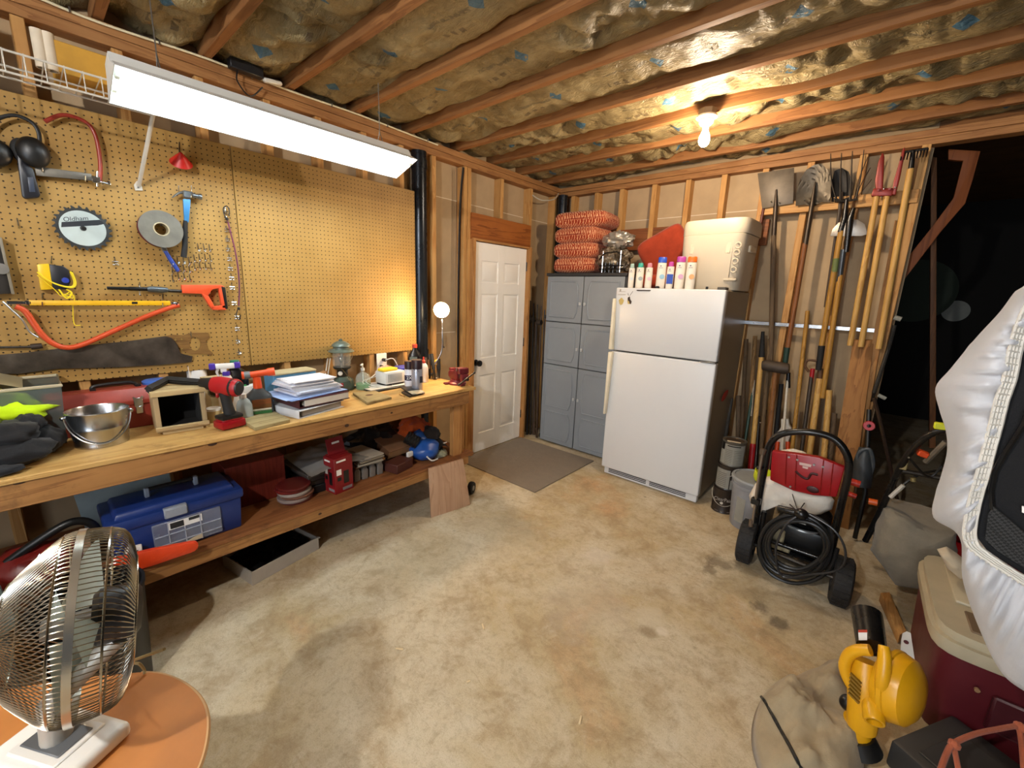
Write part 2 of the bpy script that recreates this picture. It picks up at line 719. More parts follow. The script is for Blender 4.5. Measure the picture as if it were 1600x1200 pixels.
# board joints: thin pale lines
M_SEAM = PL('#d9cbb3', .9)
struct('trim_%d' % n, B().box((1.4, 4.0895, 2.33), (2.9, .002, .006)), M_SEAM); n += 1
struct('trim_%d' % n, B().box((-.0895, 3.0, 2.35), (.002, 2.0, .006)), M_SEAM); n += 1
struct('trim_%d' % n, B().box((-.0895, 2.43, 1.22), (.002, .3, .006)), M_SEAM); n += 1

# door in the left wall
M_DOOR = PL('#f8f5ee', .5, 0, .03, 3)
b = B().box((-.026, 3.09, 1.02), (.034, .755, 2.02))
ys = [2.7125, 2.822, 3.047, 3.133, 3.358, 3.4675]
zs = [.01, .20, .79, .96, 1.57, 1.675, 1.87, 2.03]
for (ya, yb) in ((ys[0], ys[1]), (ys[2], ys[3]), (ys[4], ys[5])):
    b.box((-.0045, (ya + yb) / 2, 1.02), (.009, yb - ya, 2.02), bev=.002)
for (za, zb) in ((zs[0], zs[1]), (zs[2], zs[3]), (zs[4], zs[5]), (zs[6], zs[7])):
    for (ya, yb) in ((ys[1], ys[2]), (ys[3], ys[4])):
        b.box((-.0047, (ya + yb) / 2, (za + zb) / 2), (.0086, yb - ya + .004, zb - za), bev=.0015)
for (za, zb) in ((zs[1], zs[2]), (zs[3], zs[4]), (zs[5], zs[6])):
    for (ya, yb) in ((ys[1], ys[2]), (ys[3], ys[4])):
        w, h = yb - ya - .02, zb - za - .02
        b.box(((-.0055), (ya + yb) / 2, (za + zb) / 2), (h, w, .009), rot=(0, pi / 2, 0), taper=((h - .06) / h, (w - .06) / w))
door = struct('door_1', b, M_DOOR, ang=20)
kb = B().lathe([(0, 0), (.031, 0), (.031, .006), (.014, .012), (.012, .03), (.026, .038), (.031, .05), (.028, .064), (.012, .072), (0, .073)], 20, (0, 2.765, .925), (1, 0, 0))
ob('door_knob', kb, M_BLKM, door)
for z in (.28, 1.08, 1.86):
    hb = B().cyl((.004, 3.475, z - .045), (.004, 3.475, z + .045), .007, n=10).box((-.003, 3.482, z), (.006, .03, .085))
    ob('hinge', hb, M_BLKM, door)
M_HEAD = WOOD('#a5622c', '#6b3514', 1, .55, knots=.1)
struct('trim_%d' % n, B().box((.004, 3.09, 2.155), (.02, .83, .22), bev=.002), M_HEAD); n += 1
struct('trim_%d' % n, B().box((-.012, 2.693, 1.02), (.11, .03, 2.06), bev=.002), PINE2()); n += 1
struct('trim_%d' % n, B().box((-.012, 3.487, 1.02), (.11, .03, 2.06), bev=.002), PINE2()); n += 1
struct('trim_%d' % n, B().box((-.03, 3.09, 2.045), (.11, .80, .02), bev=.002), PINE2(1)); n += 1

# pegboard panels
def pegmat():
    t = NT('pegboard_hardboard')
    tc = t.n('ShaderNodeTexCoord')
    sp = t.n('ShaderNodeSeparateXYZ')
    t.l(tc.outputs['Object'], sp.inputs[0])

    def cell(x):
        return t.math('SUBTRACT', t.math('FRACT', t.math('DIVIDE', x, .0254)), .5)
    a, b = cell(sp.outputs[1]), cell(sp.outputs[2])
    r = t.math('SQRT', t.math('ADD', t.math('MULTIPLY', a, a), t.math('MULTIPLY', b, b)))
    hole = t.ramp(r, [(.11, W1), (.14, BK)])
    v = t.coord()
    nz = t.noise(v, 3.5, 6, .6)
    base = t.ramp(nz, [(.3, H('#9c793f')), (.7, H('#ab874b'))])
    sc = t.noise(v, 26, 5, .7)
    base = t.mix(t.ramp(sc, [(.66, BK), (.75, (.4, .4, .4, 1))]), base, H('#8a6a38'))
    t.setb(col=t.mix(hole, base, H('#2a1c0e')), rough=.5, spec=.35)
    t.bump(t.math('MULTIPLY', hole, -1), .5, .003)
    return t.m


PEG = pegmat()
for (ya, yb, lab) in ((-.366, .858, 'tan pegboard panel hung with saws, hammer and rows of metal hooks'), (.862, 2.078, 'bare tan pegboard panel beside the black pipe')):
    ob('pegboard', B().box((.006, (ya + yb) / 2, 1.712), (.006, yb - ya, 1.22), bev=.001), PEG, label=lab, cat='pegboard', group='pegboard panels')

# metal pipes
M_PIPE = PL('#252a31', .28, .6, .15, 6)
pp = T('vent_pipe', 'black metal pipe standing between the pegboard and the bare studs', 'pipe', (-.02, 2.145, 0))
ob('pipe', B().cyl((0, 0, .01), (0, 0, 2.62), .058, n=28), M_PIPE, pp)
ob('coupling', B().cyl((0, 0, 1.02), (0, 0, 1.10), .064, n=28).cyl((0, 0, 2.5), (0, 0, 2.56), .064, n=28), M_PIPE, pp)
pp = T('vent_pipe', 'short visible length of black pipe in the corner behind the patterned cushions', 'pipe', (.09, 3.93, 0))
ob('pipe', B().cyl((0, 0, .01), (0, 0, 2.62), .052, n=28), M_PIPE, pp)
# wood chips on the floor
for i, (a, c, lab) in enumerate(((755, 979, 'pale wood chip on the floor in the middle of the room'), (732, 1065, 'small pale chip on the floor nearer the viewer'), (907, 1125, 'thin pale sliver on the floor, nearest of the chips'), (624, 1014, 'pale chip on the floor towards the fan'))):
    q = Z(a, c, .003)
    ob('wood_chip', B().box(q, (.035 if i != 1 else .015, .007, .005), rot=(0, 0, (2.6, 1.2, 1.9, .6)[i]), bev=.001), PL('#d8c49c', .8), label=lab, cat='chip')
# cables
ad = T('power_adapter', 'black adapter box with a white plug on the top plate above the light', 'adapter', (.02, 1.02, 2.70))
ob('case', B().box((.03, -.06, .02), (.05, .16, .05), bev=.004), PL('#17181b', .4), ad)
ob('plug', B().box((.035, .07, .0), (.03, .10, .022), rot=(.15, 0, .1), bev=.006), PL('#d9d5c8', .4), ad)
ob('lead', B().tube(spl([V3((.03, -.1, 0)), V3((.04, -.11, -.06)), V3((.03, -.05, -.11)), V3((.02, .02, -.04))], 6), .004, 6), PL('#17181b', .4), ad)
M_CABLE = PL('#d8cfae', .5)
cp = spl([(.012, -.6, 2.705), (.014, .1, 2.712), (.012, .39, 2.70), (.016, .8, 2.712), (.012, 1.2, 2.704), (.015, 1.62, 2.71), (.012, 2.06, 2.704), (.016, 2.3, 2.70)], 6)
cb = ob('electrical_cable', B().tube(cp, .0055, 6), M_CABLE, label='pale cable stapled along the top plate above the fluorescent light', cat='cable')
for y in (.3, .6, 1.0, 1.45, 1.85, 2.2):
    ob('staple', B().box((.016, y, 2.707), (.012, .006, .02)), M_STEEL, cb)
cp = spl([(.01, 2.58, 2.60), (-.02, 2.575, 2.3), (-.03, 2.57, 1.6), (-.03, 2.572, .95), (-.02, 2.57, .3)], 8)
ob('electrical_cable', B().tube(cp, .006, 6).tube([p + V3((.01, -.018, 0)) for p in cp], .0055, 6), M_BLACK, label='black cables running down beside the stud left of the white door', cat='cable')
cp = spl([(.0, 3.52, 2.56), (.06, 3.6, 2.52), (.10, 3.75, 2.55), (.05, 3.9, 2.64)], 8)
ob('electrical_cable', B().tube(cp, .006, 6), PL('#b9b2a0', .5), label='grey cable looping through the corner above the cushions', cat='cable')
# ------------------------------------------------------------------ lamps
FLUO = (.80, .93, 1.0, 1)
WARM = (1.0, .62, .27, 1)
def light(name, typ, loc, power, col, parent=None, **kw):
    ld = bpy.data.lights.new(name, typ)
    ld.energy = power
    ld.color = col[:3]
    for k, v in kw.items():
        setattr(ld, k, v)
    o = bpy.data.objects.new(name, ld)
    COL.objects.link(o)
    o.location = loc
    return o


# fluorescent shop light hung over the bench, its open side turned a little towards the room
fx, fz = .53, 2.30
fl = T('fluorescent_light', 'long white fluorescent shop light hanging over the workbench', 'light', (fx, .985, fz), rot=(0, radians(-12), 0))
hw, L2 = .115, .655
prof = [(-hw, -.012), (-.06, .055), (-.045, .095), (.045, .095), (.06, .055), (hw, .012)]
b = B()
for (p, q) in zip(prof, prof[1:]):
    c0, c1 = V3((p[0], 0, p[1])), V3((q[0], 0, q[1]))
    mid = (c0 + c1) / 2
    ln = (c1 - c0).length
    b.box((mid.x, 0, mid.z), (ln, 2 * L2, .003), rot=(0, -atan2(c1.z - c0.z, c1.x - c0.x), 0))
M_HOOD = PL('#cfd0cc', .4, 0, .04)
ob('hood', b, M_HOOD, fl)
for s in (-1, 1):
    e = B().ext([(p[0], s * L2, p[1]) for p in prof], (0, s * .003, 0))
    ep = ob('end_plate', e, M_HOOD, fl)
    for x in (-.05, .05):
        ob('socket', B().box((x, s * (L2 - .012), .03), (.024, .018, .055), bev=.003), PL('#cfd6c9', .4), ep)
TUBE = EMIT('lit_fluorescent_tube', FLUO, 15)
for x in (-.05, .05):
    ob('tube', B().cyl((x, -L2 + .03, .016), (x, L2 - .03, .016), .019, n=16), TUBE, fl)
M_WIRE = PL('#8e8c86', .4, .8)
for y in (.485, 1.485):
    tb_ = V3((fx - .035, y, fz + .09))
    ob('chain', B().tube([tb_ + V3((-.03, 0, .0)), tb_ + V3((.0, 0, .08)), tb_ + V3((.035, 0, .012))], .0025, 6).tube([tb_ + V3((0, 0, .08)), V3((tb_.x, y, 2.72))], .0025, 6), M_WIRE, fl, w=True)

# bare bulb on its porcelain holder
bl = T('ceiling_bulb', 'bare glowing light bulb in a porcelain holder under the joists', 'light', (1.845, 2.905, 2.722))
ob('junction_box', B().lathe([(0, .0), (.055, 0), (.055, -.035), (0, -.035)], 8), PL('#6b5a4a', .5, .4), bl)
ob('lampholder', B().lathe([(0, -.035), (.06, -.035), (.06, -.045), (.045, -.055), (.04, -.075), (.03, -.085), (.0, -.085)], 24), PL('#d8cdbb', .35), bl)
ob('screw_collar', B().lathe([(0, -.084), (.02, -.084), (.018, -.12), (0, -.12)], 20), PL('#cfc8ba', .4), bl)
BULB = EMIT('lit_warm_bulb', (1, .79, .56, 1), 410)
ob('bulb', B().lathe([(0, -.118), (.017, -.118), (.021, -.13), (.03, -.15), (.0325, -.17), (.028, -.19), (.015, -.203), (0, -.206)], 24), BULB, bl)

# unseen copy of the bulb, added behind the viewer to brighten the floor
b2 = dup(bl, (2.3, -1.1, 2.722), 'added unseen fill bulb under the joists behind the viewer', swap={'bulb': EMIT('added_fill_bulb', (1, .98, .95, 1), 1250)})

# clamp lamp on the bench: bulb, shade, gooseneck, clamp
lb = Z(678, 592, .885)
lm = T('clamp_lamp', 'small gooseneck clamp lamp with a glowing bulb at the bench end', 'lamp', lb)
hd = U(690, 484, lb) - lb
ax = V3((.62, -.62, -.12)).normalized()
neck = spl([(0, 0, .05), (.008, -.002, .11), U(690, 548, lb) - lb, U(691, 515, lb) - lb, hd - ax * .06], 8)
ob('gooseneck', B().tube(neck, .0055, 10), M_CHROME, lm)
ob('clamp', B().box((0, 0, .025), (.03, .026, .05), bev=.003).box((.02, 0, .012), (.05, .02, .008), bev=.002).cyl((.03, 0, -.0), (.03, 0, .045), .006).box((-.03, 0, .03), (.03, .02, .02), bev=.002), M_STEEL, lm)
M_SHADE = PL('#d9d2c4', .4)
o_ = hd
ob('lamp_shade', B().lathe([(.0, -.075), (.022, -.073), (.026, -.04), (.034, -.015), (.058, .008), (.061, .01), (.056, .008), (.031, -.016), (.02, -.04)], 28, o_, ax), M_SHADE, lm)
LBULB = EMIT('lit_clamp_bulb', (1, .66, .34, 1), 170)
ob('bulb', B().lathe([(0, -.03), (.014, -.03), (.02, -.01), (.042, .016), (.046, .036), (.036, .056), (.0, .066)], 22, o_, ax), LBULB, lm)

# unseen glazed door, added to go with the fill light behind the viewer
wf = B()
for x in (2.06, 3.0, 3.94):
    wf.box((x, -2.56, 1.32), (.08, .05, 2.2), bev=.004)
for z in (.26, 1.32, 2.38):
    wf.box((3.0, -2.56, z), (1.96, .05, .08), bev=.004)
gd = ob('added_door', wf, M_WHITE, kind='structure')
ob('pane', B().box((3.0, -2.565, 1.32), (1.86, .006, 2.1)), GLASS('#c9d6e4', .05, .5), gd)
# soft cool fill light, added behind the viewer to lift the room
light('added_cool_fill', 'AREA', (3.0, -2.5, 1.32), 30, (.78, .88, 1.0), shape='RECTANGLE', size=1.8, size_y=2.0).rotation_euler = (radians(90), 0, 0)
w = bpy.data.worlds.new('dim_basement')
SC.world = w
w.use_nodes = True
w.node_tree.nodes['Background'].inputs[0].default_value = (.9, .75, .6, 1)
w.node_tree.nodes['Background'].inputs[1].default_value = .012
vs_ = SC.view_settings
vs_.view_transform = 'Standard'
vs_.look = 'None'
vs_.gamma = 1.0
vs_.use_curve_mapping = False
vs_.exposure = 1.3
# ------------------------------------------------------------------ workbench
BT = .885
LS = .367
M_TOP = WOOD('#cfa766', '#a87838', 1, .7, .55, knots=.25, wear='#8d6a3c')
M_APR = WOOD('#ab7b48', '#6e4424', 1, .8, .55, knots=.8, wear='#6a4a2e')
wb = T('workbench', 'long wooden workbench with a lower shelf along the pegboard wall', 'workbench', (.315, .5, 0))
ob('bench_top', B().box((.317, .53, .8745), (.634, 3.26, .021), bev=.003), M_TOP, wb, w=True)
ob('apron', B().box((.607, .5, .8155), (.036, 3.2, .097), bev=.003), M_APR, wb, w=True)
ob('end_rail', B().box((.30, 2.085, .8155), (.57, .036, .097), bev=.003), WOOD('#b07d46', '#7b4c26', 0, .8), wb, w=True)
LEGM = PINE2()
for (x, y, wx) in ((.567, 2.02, .044), (.06, 2.02, .044), (.567, -.95, .044), (.06, -.95, .044)):
    ob('leg', B().box((x, y, .432), (wx, .088, .864), bev=.003), LEGM, wb, w=True)
ob('leg', B().box((.525, 2.083, .432), (.088, .038, .864), bev=.003), LEGM, wb, w=True)
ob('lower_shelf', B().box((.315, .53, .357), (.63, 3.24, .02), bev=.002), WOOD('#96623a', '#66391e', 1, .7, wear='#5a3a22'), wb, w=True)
ob('shelf_rail', B().box((.607, .5, .315), (.036, 3.2, .064), bev=.003), M_APR, wb, w=True)


for (a, c, w_, h_) in ((332, 694, .036, .017), (542, 665, .026, .02), (30, 755, .03, .008), (612, 645, .016, .012)):
    ob('knot', B().sph(X(a, c, .6255), (.0012, w_ / 2, h_ / 2), 10), PL('#3d2413', .7), wb, w=True)
for (a, c, w_, h_) in ((690, 733, .022, .018), (500, 803, .02, .014)):
    ob('knot', B().sph(X(a, c, .6255), (.0012, w_ / 2, h_ / 2), 10), PL('#3d2413', .7), wb, w=True)


def on_bench(px, py):
    return Z(px, py, BT)


def on_shelf(px, py):
    return Z(px, py, LS)


def up(px, py, base):
    """height of a photo point above base, on the upright plane through base"""
    return (U(px, py, base) - base).z


def wid(p, q, base):
    a, c = U(*p, base), U(*q, base)
    return hypot((a - c).x, (a - c).y)


# --- galvanised pail
p = on_bench(164, 697); p.x -= .06; p.y += .0
bk = T('metal_bucket', 'shiny galvanised metal bucket on the workbench', 'bucket', p)
Rt = wid((104, 658), (208, 658), p) / 2
Ht = .15
b = B().lathe([(0, .004), (Rt * .86, .004), (Rt * .86, .0), (Rt * .87, .008), (Rt * .86, .012), (Rt * .93, Ht * .5), (Rt * .945, Ht * .53), (Rt * .935, Ht * .56), (Rt, Ht - .004), (Rt * 1.02, Ht), (Rt * 1.0, Ht + .003), (Rt * .97, Ht - .003), (Rt * .84, .01), (0, .01)], 48)
ob('pail', b, M_GALV, bk)
hp = [(Rt * 1.02 * cos(a), -.35 * Rt * sin(a) - .004, Ht * .86 - Ht * .72 * sin(a)) for a in [pi * i / 20 for i in range(21)]]
hp = [V3(q) for q in hp]
for i, q in enumerate(hp):
    rr = Rt * (.90 + .1 * q.z / Ht) + .004
    a = pi * i / 20
    q.x, q.y = rr * cos(a), -rr * sin(a)
mx = Matrix.Rotation(face(p), 3, 'Z')
ob('bail_handle', B().tube([mx @ q for q in hp], .0028, 8), M_STEEL, bk)
for s in (0, 20):
    ob('bail_ear', B().sph(mx @ hp[s], .011, 8), M_GALV, bk)

# --- red metal toolbox behind the pail
p = V3((.13, .215, BT))
M_TBX = PL('#96382a', .42, 0, .12, 8, .1, 200)
tb = T('toolbox', 'red metal toolbox with a latch behind the metal bucket', 'toolbox', p)
w2, d2, h2 = .44, .17, .20
ob('body', B().box((0, 0, .057), (d2, w2, .114), bev=.004), M_TBX, tb)
ob('lid', B().ext([(-d2 / 2 - .003, -w2 / 2 - .003, .115), (d2 / 2 + .003, -w2 / 2 - .003, .115), (d2 / 2 + .003, -w2 / 2 - .003, .135), (d2 / 2 - .035, -w2 / 2 - .003, h2 - .012), (-d2 / 2 + .035, -w2 / 2 - .003, h2 - .012), (-d2 / 2 - .003, -w2 / 2 - .003, .135)], (0, w2 + .006, 0), bev=.003), M_TBX, tb)
LY = X(216, 627, .22).y - .215
lt = B().box((d2 / 2 + .006, LY, .125), (.008, .034, .045), bev=.002).box((d2 / 2 + .007, LY, .088), (.01, .026, .035), bev=.002).cyl((d2 / 2 + .004, LY - .015, .15), (d2 / 2 + .016, LY - .015, .15), .005).cyl((d2 / 2 + .004, LY + .015, .15), (d2 / 2 + .016, LY + .015, .15), .005)
ob('latch', lt, M_CHROME, tb)
hb = B().tube(spl([(0, -.06, h2 - .014), (0, -.05, h2 + .008), (0, .07, h2 + .01), (0, .1, h2 - .014)], 6), .008, 8).box((0, -.06, h2 - .008), (.03, .02, .012)).box((0, .1, h2 - .008), (.03, .02, .012))
ob('handle', hb, M_BLACK, tb)

# --- wooden corner box (unfinished, dark inside, black roof)
p = (on_bench(247, 681) + on_bench(326, 668)) / 2
rz = atan2((on_bench(326, 668) - on_bench(247, 681)).y, (on_bench(326, 668) - on_bench(247, 681)).x)
bw = (on_bench(326, 668) - on_bench(247, 681)).length
bx = T('wooden_box', 'small open fronted wooden box with pentagon top and dark inside', 'box', p, rz)
h = up(240, 612, on_bench(247, 681)) * .97
t = .019
M_RAW = WOOD('#b09a74', '#7c6849', 2, 1, .8, knots=.1)
M_RAWX = WOOD('#c4ab7c', '#8a7350', 0, 1, .8, knots=.1)
dp = .165
ob('side_panel', B().box((-bw / 2 + t / 2, dp / 2, h / 2 + .006), (t, dp, h - .012), bev=.001), M_RAW, bx)
ob('side_panel', B().box((bw / 2 - t / 2, dp / 2, h / 2 + .006), (t, dp, h - .012), bev=.001), M_RAW, bx)
ob('bottom_panel', B().box((0, dp / 2, t / 2), (bw - 2 * t, dp, t), bev=.001).box((0, -.008, .03), (bw + .01, .018, .018), bev=.002), M_RAWX, bx)
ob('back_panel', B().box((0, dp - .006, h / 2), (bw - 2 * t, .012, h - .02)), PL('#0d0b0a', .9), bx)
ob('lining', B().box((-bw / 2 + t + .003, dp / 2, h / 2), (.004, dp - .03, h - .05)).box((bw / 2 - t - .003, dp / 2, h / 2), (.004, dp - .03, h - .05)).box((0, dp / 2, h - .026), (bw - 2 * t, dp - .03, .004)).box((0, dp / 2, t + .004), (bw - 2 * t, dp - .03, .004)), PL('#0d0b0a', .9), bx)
top = [(-bw / 2 - .006, -.006, h - .012), (bw / 2 + .006, -.006, h - .012), (bw / 2 + .006, .10, h - .012), (0, .215, h - .012), (-bw / 2 - .006, .10, h - .012)]
top = [(-bw / 2 - .006, -.008, h - .02), (bw / 2 + .006, -.008, h - .02), (bw / 2 + .006, .12, h - .02), (-.02, .21, h - .02), (-bw / 2 - .006, .12, h - .02)]
ob('top_panel', B().ext(top, (0, 0, .022), bev=.001), M_RAWX, bx)
ob('black_rim', B().tube([(-bw / 2 - .008, .03, h + .016), (-.02, .15, h + .03), (bw / 2 + .004, .06, h + .016)], .016, 4).tube([(-bw / 2 - .008, .03, h + .006), (-.02, .15, h + .02), (bw / 2 + .004, .06, h + .006)], .012, 4), PL('#16130f', .7), bx)

# --- paper towel roll
p = on_bench(314, 634)
h = up(311, 569, p)
r = wid((296, 600), (328, 600), p) / 2
pt = T('paper_towel_roll', 'white paper towel roll standing behind the wooden box', 'paper towel', p)
ob('paper', B().lathe([(.02, 0), (r, 0), (r, h), (.022, h), (.02, h - .01), (.02, 0)], 32).box((r * .72, -r * .69, h / 2), (.002, .04, h), rot=(0, 0, .8)), M_PAPER, pt)
ob('core', B().lathe([(.021, .002), (.021, h - .004), (.018, h - .004), (.018, .002)], 20), M_CARD, pt)

# --- blue lidded tub behind the wooden box, tape measure
p = V3((.10, .40, BT))
tt = T('plastic_tub', 'tub with a blue lid behind the wooden box', 'tub', p)
ob('tub', B().lathe([(0, 0), (.055, 0), (.062, .18), (0, .18)], 28), M_WHITE, tt)
ob('lid', B().lathe([(0, .18), (.066, .18), (.066, .2), (.06, .204), (0, .204)], 28), PL('#3d63b0', .4), tt)

# --- cordless drill, red and black, standing on its battery
p = (on_bench(342, 668) + on_bench(378, 668)) / 2
dr = T('cordless_drill', 'red and black cordless drill standing on its battery', 'drill', p, radians(12))
ob('battery', B().box((0, 0, .025), (.085, .115, .04), bev=.010, seg=2).box((0, 0, .047), (.07, .095, .012), bev=.004), PL('#94101a', .3), dr)
ob('foot', B().box((0, 0, .06), (.075, .10, .022), bev=.008, seg=2), M_BLACK, dr)
g = B()
g.tube([(.0, .005, .066), (-.002, .0, .11), (-.005, -.004, .16), (-.006, -.006, .185)], [.026, .023, .023, .027], 14)
ob('grip', g, M_RUB, dr)
hb = B().lathe([(0, -.085), (.036, -.083), (.041, -.07), (.041, .02), (.036, .05), (0, .055)], 20, (-.01, -.006, .212), (-.93, -.36, .08), squash=(.92, 1.08))
ob('motor_housing', hb, M_RED, dr)
d = V3((-.93, -.36, .08)).normalized()
ob('chuck', B().lathe([(0, .05), (.03, .052), (.032, .07), (.026, .1), (.022, .118), (.009, .126), (0, .126)], 18, (-.01, -.006, .212), d), M_BLACK, dr)
ob('rear_cap', B().lathe([(0, -.089), (.03, -.088), (.038, -.076), (.0415, -.06), (.0415, -.05)], 18, (-.01, -.006, .212), d, squash=(.92, 1.08)), M_BLACK, dr)
ob('trigger', B().box((-.033, -.026, .168), (.014, .014, .03), bev=.004), M_RED, dr)


# --- bottles
def bottle_body(hw, hd, h, shoulder, neck):
    return B().lathe([(0, 0), (hw * .96, 0), (hw, .006), (hw, h * .68), (hw * .9, h * .78), (shoulder, h * .9), (neck, h), (0, h)], 28, sq=3.2, squash=(1, hd / hw))


# white bottle with a purple trigger sprayer
p = on_bench(371, 648); p.x -= .12
sb = T('spray_bottle', 'white spray bottle with a purple trigger nozzle behind the drill', 'spray bottle', p, face(p))
H1 = up(372, 585, p)
ob('bottle', B().lathe([(0, 0), (.048, 0), (.05, .01), (.05, H1 * .5), (.04, H1 * .72), (.022, H1 * .96), (.018, H1), (0, H1)], 28, squash=(1, .6)), M_WHITEG, sb)
M_PUR = PL('#4b34a0', .35)
ob('collar', B().cyl((0, 0, H1), (0, 0, H1 + .022), .019, n=20), M_PUR, sb)
sp = B().box((0, 0, H1 + .052), (.095, .026, .03), bev=.006, seg=2).box((-.01, 0, H1 + .03), (.03, .022, .03), bev=.004).tube([(-.03, 0, H1 + .05), (-.042, 0, H1 + .02), (-.034, 0, H1 - .012)], [.008, .007, .005], 8)
s_ = ob('sprayer_head', sp, M_WHITEG, sb)
ob('nozzle', B().box((-.06, 0, H1 + .052), (.03, .034, .034), bev=.004), M_PUR, s_)
ob('rear_plug', B().box((.055, 0, H1 + .054), (.03, .031, .034), bev=.004), M_PUR, s_)

# black jug with green label and cap behind
p = V3((.13, .74, BT))
jg = T('plastic_jug', 'black jug with a green cap and label behind the sprayers', 'jug', p, face(p))
ob('body', B().lathe([(0, 0), (.055, 0), (.06, .01), (.06, .17), (.05, .21), (.02, .235), (.018, .25), (0, .25)], 26, sq=3, squash=(1, .7)), M_BLKM, jg)
ob('cap', B().cyl((.0, 0, .25), (.0, 0, .275), .023, n=18), PL('#1b7d5e', .4), jg)
ob('jug_label', B().box((0, -.043, .09), (.09, .003, .1)), PL('#2f8a4c', .5), jg)

# grey jug with an orange hose end sprayer
p = on_bench(410, 651); p.x -= .03
gj = T('sprayer_jug', 'grey plastic jug with an orange hose end sprayer', 'sprayer', p, face(p) + .12)
hw = wid((387, 640), (430, 640), p) / 2
H1 = up(404, 606, p)
M_GJ = PL('#4a4d4f', .4)
ob('body', B().lathe([(0, 0), (hw * .97, 0), (hw, .006), (hw, H1 * .66), (hw * .93, H1 * .76), (hw * .5, H1 * .92), (.022, H1), (.02, H1 + .004), (0, H1 + .004)], 30, sq=4, squash=(1, .55)), M_GJ, gj)
ob('jug_label', B().box((.008, -hw * .55 - .001, H1 * .36), (hw * 1.4, .002, H1 * .56), bev=.0005), WOOD('#8a4c22', '#2c4a22', 0, 3), gj)
ob('label_stripe', B().box((.008, -hw * .55 - .0025, H1 * .26), (hw * 1.38, .001, .014)), PL('#d7d2bd', .5), gj)
ob('label_stripe', B().box((.008, -hw * .55 - .0025, H1 * .19), (hw * 1.38, .001, .02)), PL('#2f6a35', .5), gj)
M_ORS = PL('#e2501f', .38)
hd_ = ob('sprayer_head', B().cyl((0, 0, H1), (0, 0, H1 + .06), .022, .018, n=18).cyl((-.03, 0, H1 + .075), (.055, -.01, H1 + .083), .016, .017, n=16).cyl((.05, -.01, H1 + .083), (.085, -.014, H1 + .086), .021, .022, n=18), M_ORS, gj)
ob('dial', B().cyl((-.055, .004, H1 + .073), (-.028, 0, H1 + .075), .02, n=18), PL('#6d7276', .4), hd_)
ob('nozzle', B().lathe([(.013, 0), (.02, 0), (.021, .012), (.013, .012)], 16, (-.055, .004, H1 + .073), (-1, .1, 0)), M_ORS, hd_)

# translucent bottle and small white boxes and jars between drill and jug
p = on_bench(386, 657); p.x -= .02
cb_ = T('plastic_bottle', 'translucent pale bottle squeezed between drill and grey jug', 'bottle', p, face(p))
ob('body', B().lathe([(0, 0), (.036, 0), (.038, .006), (.036, .08), (.026, .105), (.014, .118), (0, .12)], 22, squash=(1, .7)), PL('#aeb7b3', .25), cb_)
ob('cap', B().cyl((0, 0, .118), (0, 0, .14), .014, n=14), M_WHITE, cb_)
p = on_bench(398, 640); p.x -= .08
tag(ob('carton', B().box(p + V3((0, 0, .065)), (.05, .1, .13), rot=(0, 0, .25), bev=.002).box(p + V3((.028, .02, .115)), (.004, .018, .012), rot=(0, 0, .25)), M_WHITE), 'white carton behind the grey sprayer jug', 'carton')
p = V3((.24, .55, BT))
ob('cardboard_tube', B().lathe([(.02, -.07), (.026, -.07), (.026, .07), (.02, .07), (.02, -.07)], 20, p + V3((.07, .06, .15)), (.7, -.5, .1)), PL('#8e7a55', .8), label='short brown cardboard tube resting beside the paper towel roll', cat='tube')
ob('wooden_stick', B().cyl(p + V3((.03, .10, 0)), p + V3((.07, .14, .2)), .006, n=8), PINE2(), label='thin wooden stick leaning between paper towel roll and drill', cat='stick')
pj = V3((.34, .565, BT))
jr = T('jar', 'squat glass jar of beige stuff beside the paper towel roll', 'jar', pj)
ob('body', B().lathe([(0, 0), (.034, 0), (.036, .02), (.034, .06), (0, .06)], 20), PL('#b8a272', .35), jr)
ob('lid', B().cyl((0, 0, .06), (0, 0, .072), .034, n=20), M_WHITE, jr)
p = V3((.10, .66, BT))
ob('carton', B().box(p + V3((0, 0, .085)), (.08, .12, .17), rot=(0, 0, .1), bev=.002).box(p + V3((.0, .0, .176)), (.10, .14, .012), rot=(0, .1, .1)), PL('#c5b184', .8), label='open tan carton standing behind the white spray bottle', cat='carton')

# --- scraps of board used as work pads
def pad(nm, lab, px, h, m, cat='board', **kw):
    P = [Z(a, c, BT + h) for a, c in px]
    return ob(nm, B().ext(P, (0, 0, -h), bev=.002), m, label=lab, cat=cat, **kw)


M_SCR = WOOD('#a59468', '#6d5a38', 1, 1, .75, knots=.4, wear='#55432a')
pad('wood_offcut', 'paint spotted square wood offcut in front of the grey jug', [(376, 655), (398, 668), (453, 655), (427, 641)], .018, M_SCR)
pk = pad('wood_offcut', 'wood offcut with a dark knot in front of the camping lantern', [(551, 613), (574, 629), (612, 620), (586, 610)], .017, M_SCR)
ob('knot', B().sph(Z(577, 617, BT + .017), (.018, .026, .002), 8), PL('#4a2a1b', .7), pk)

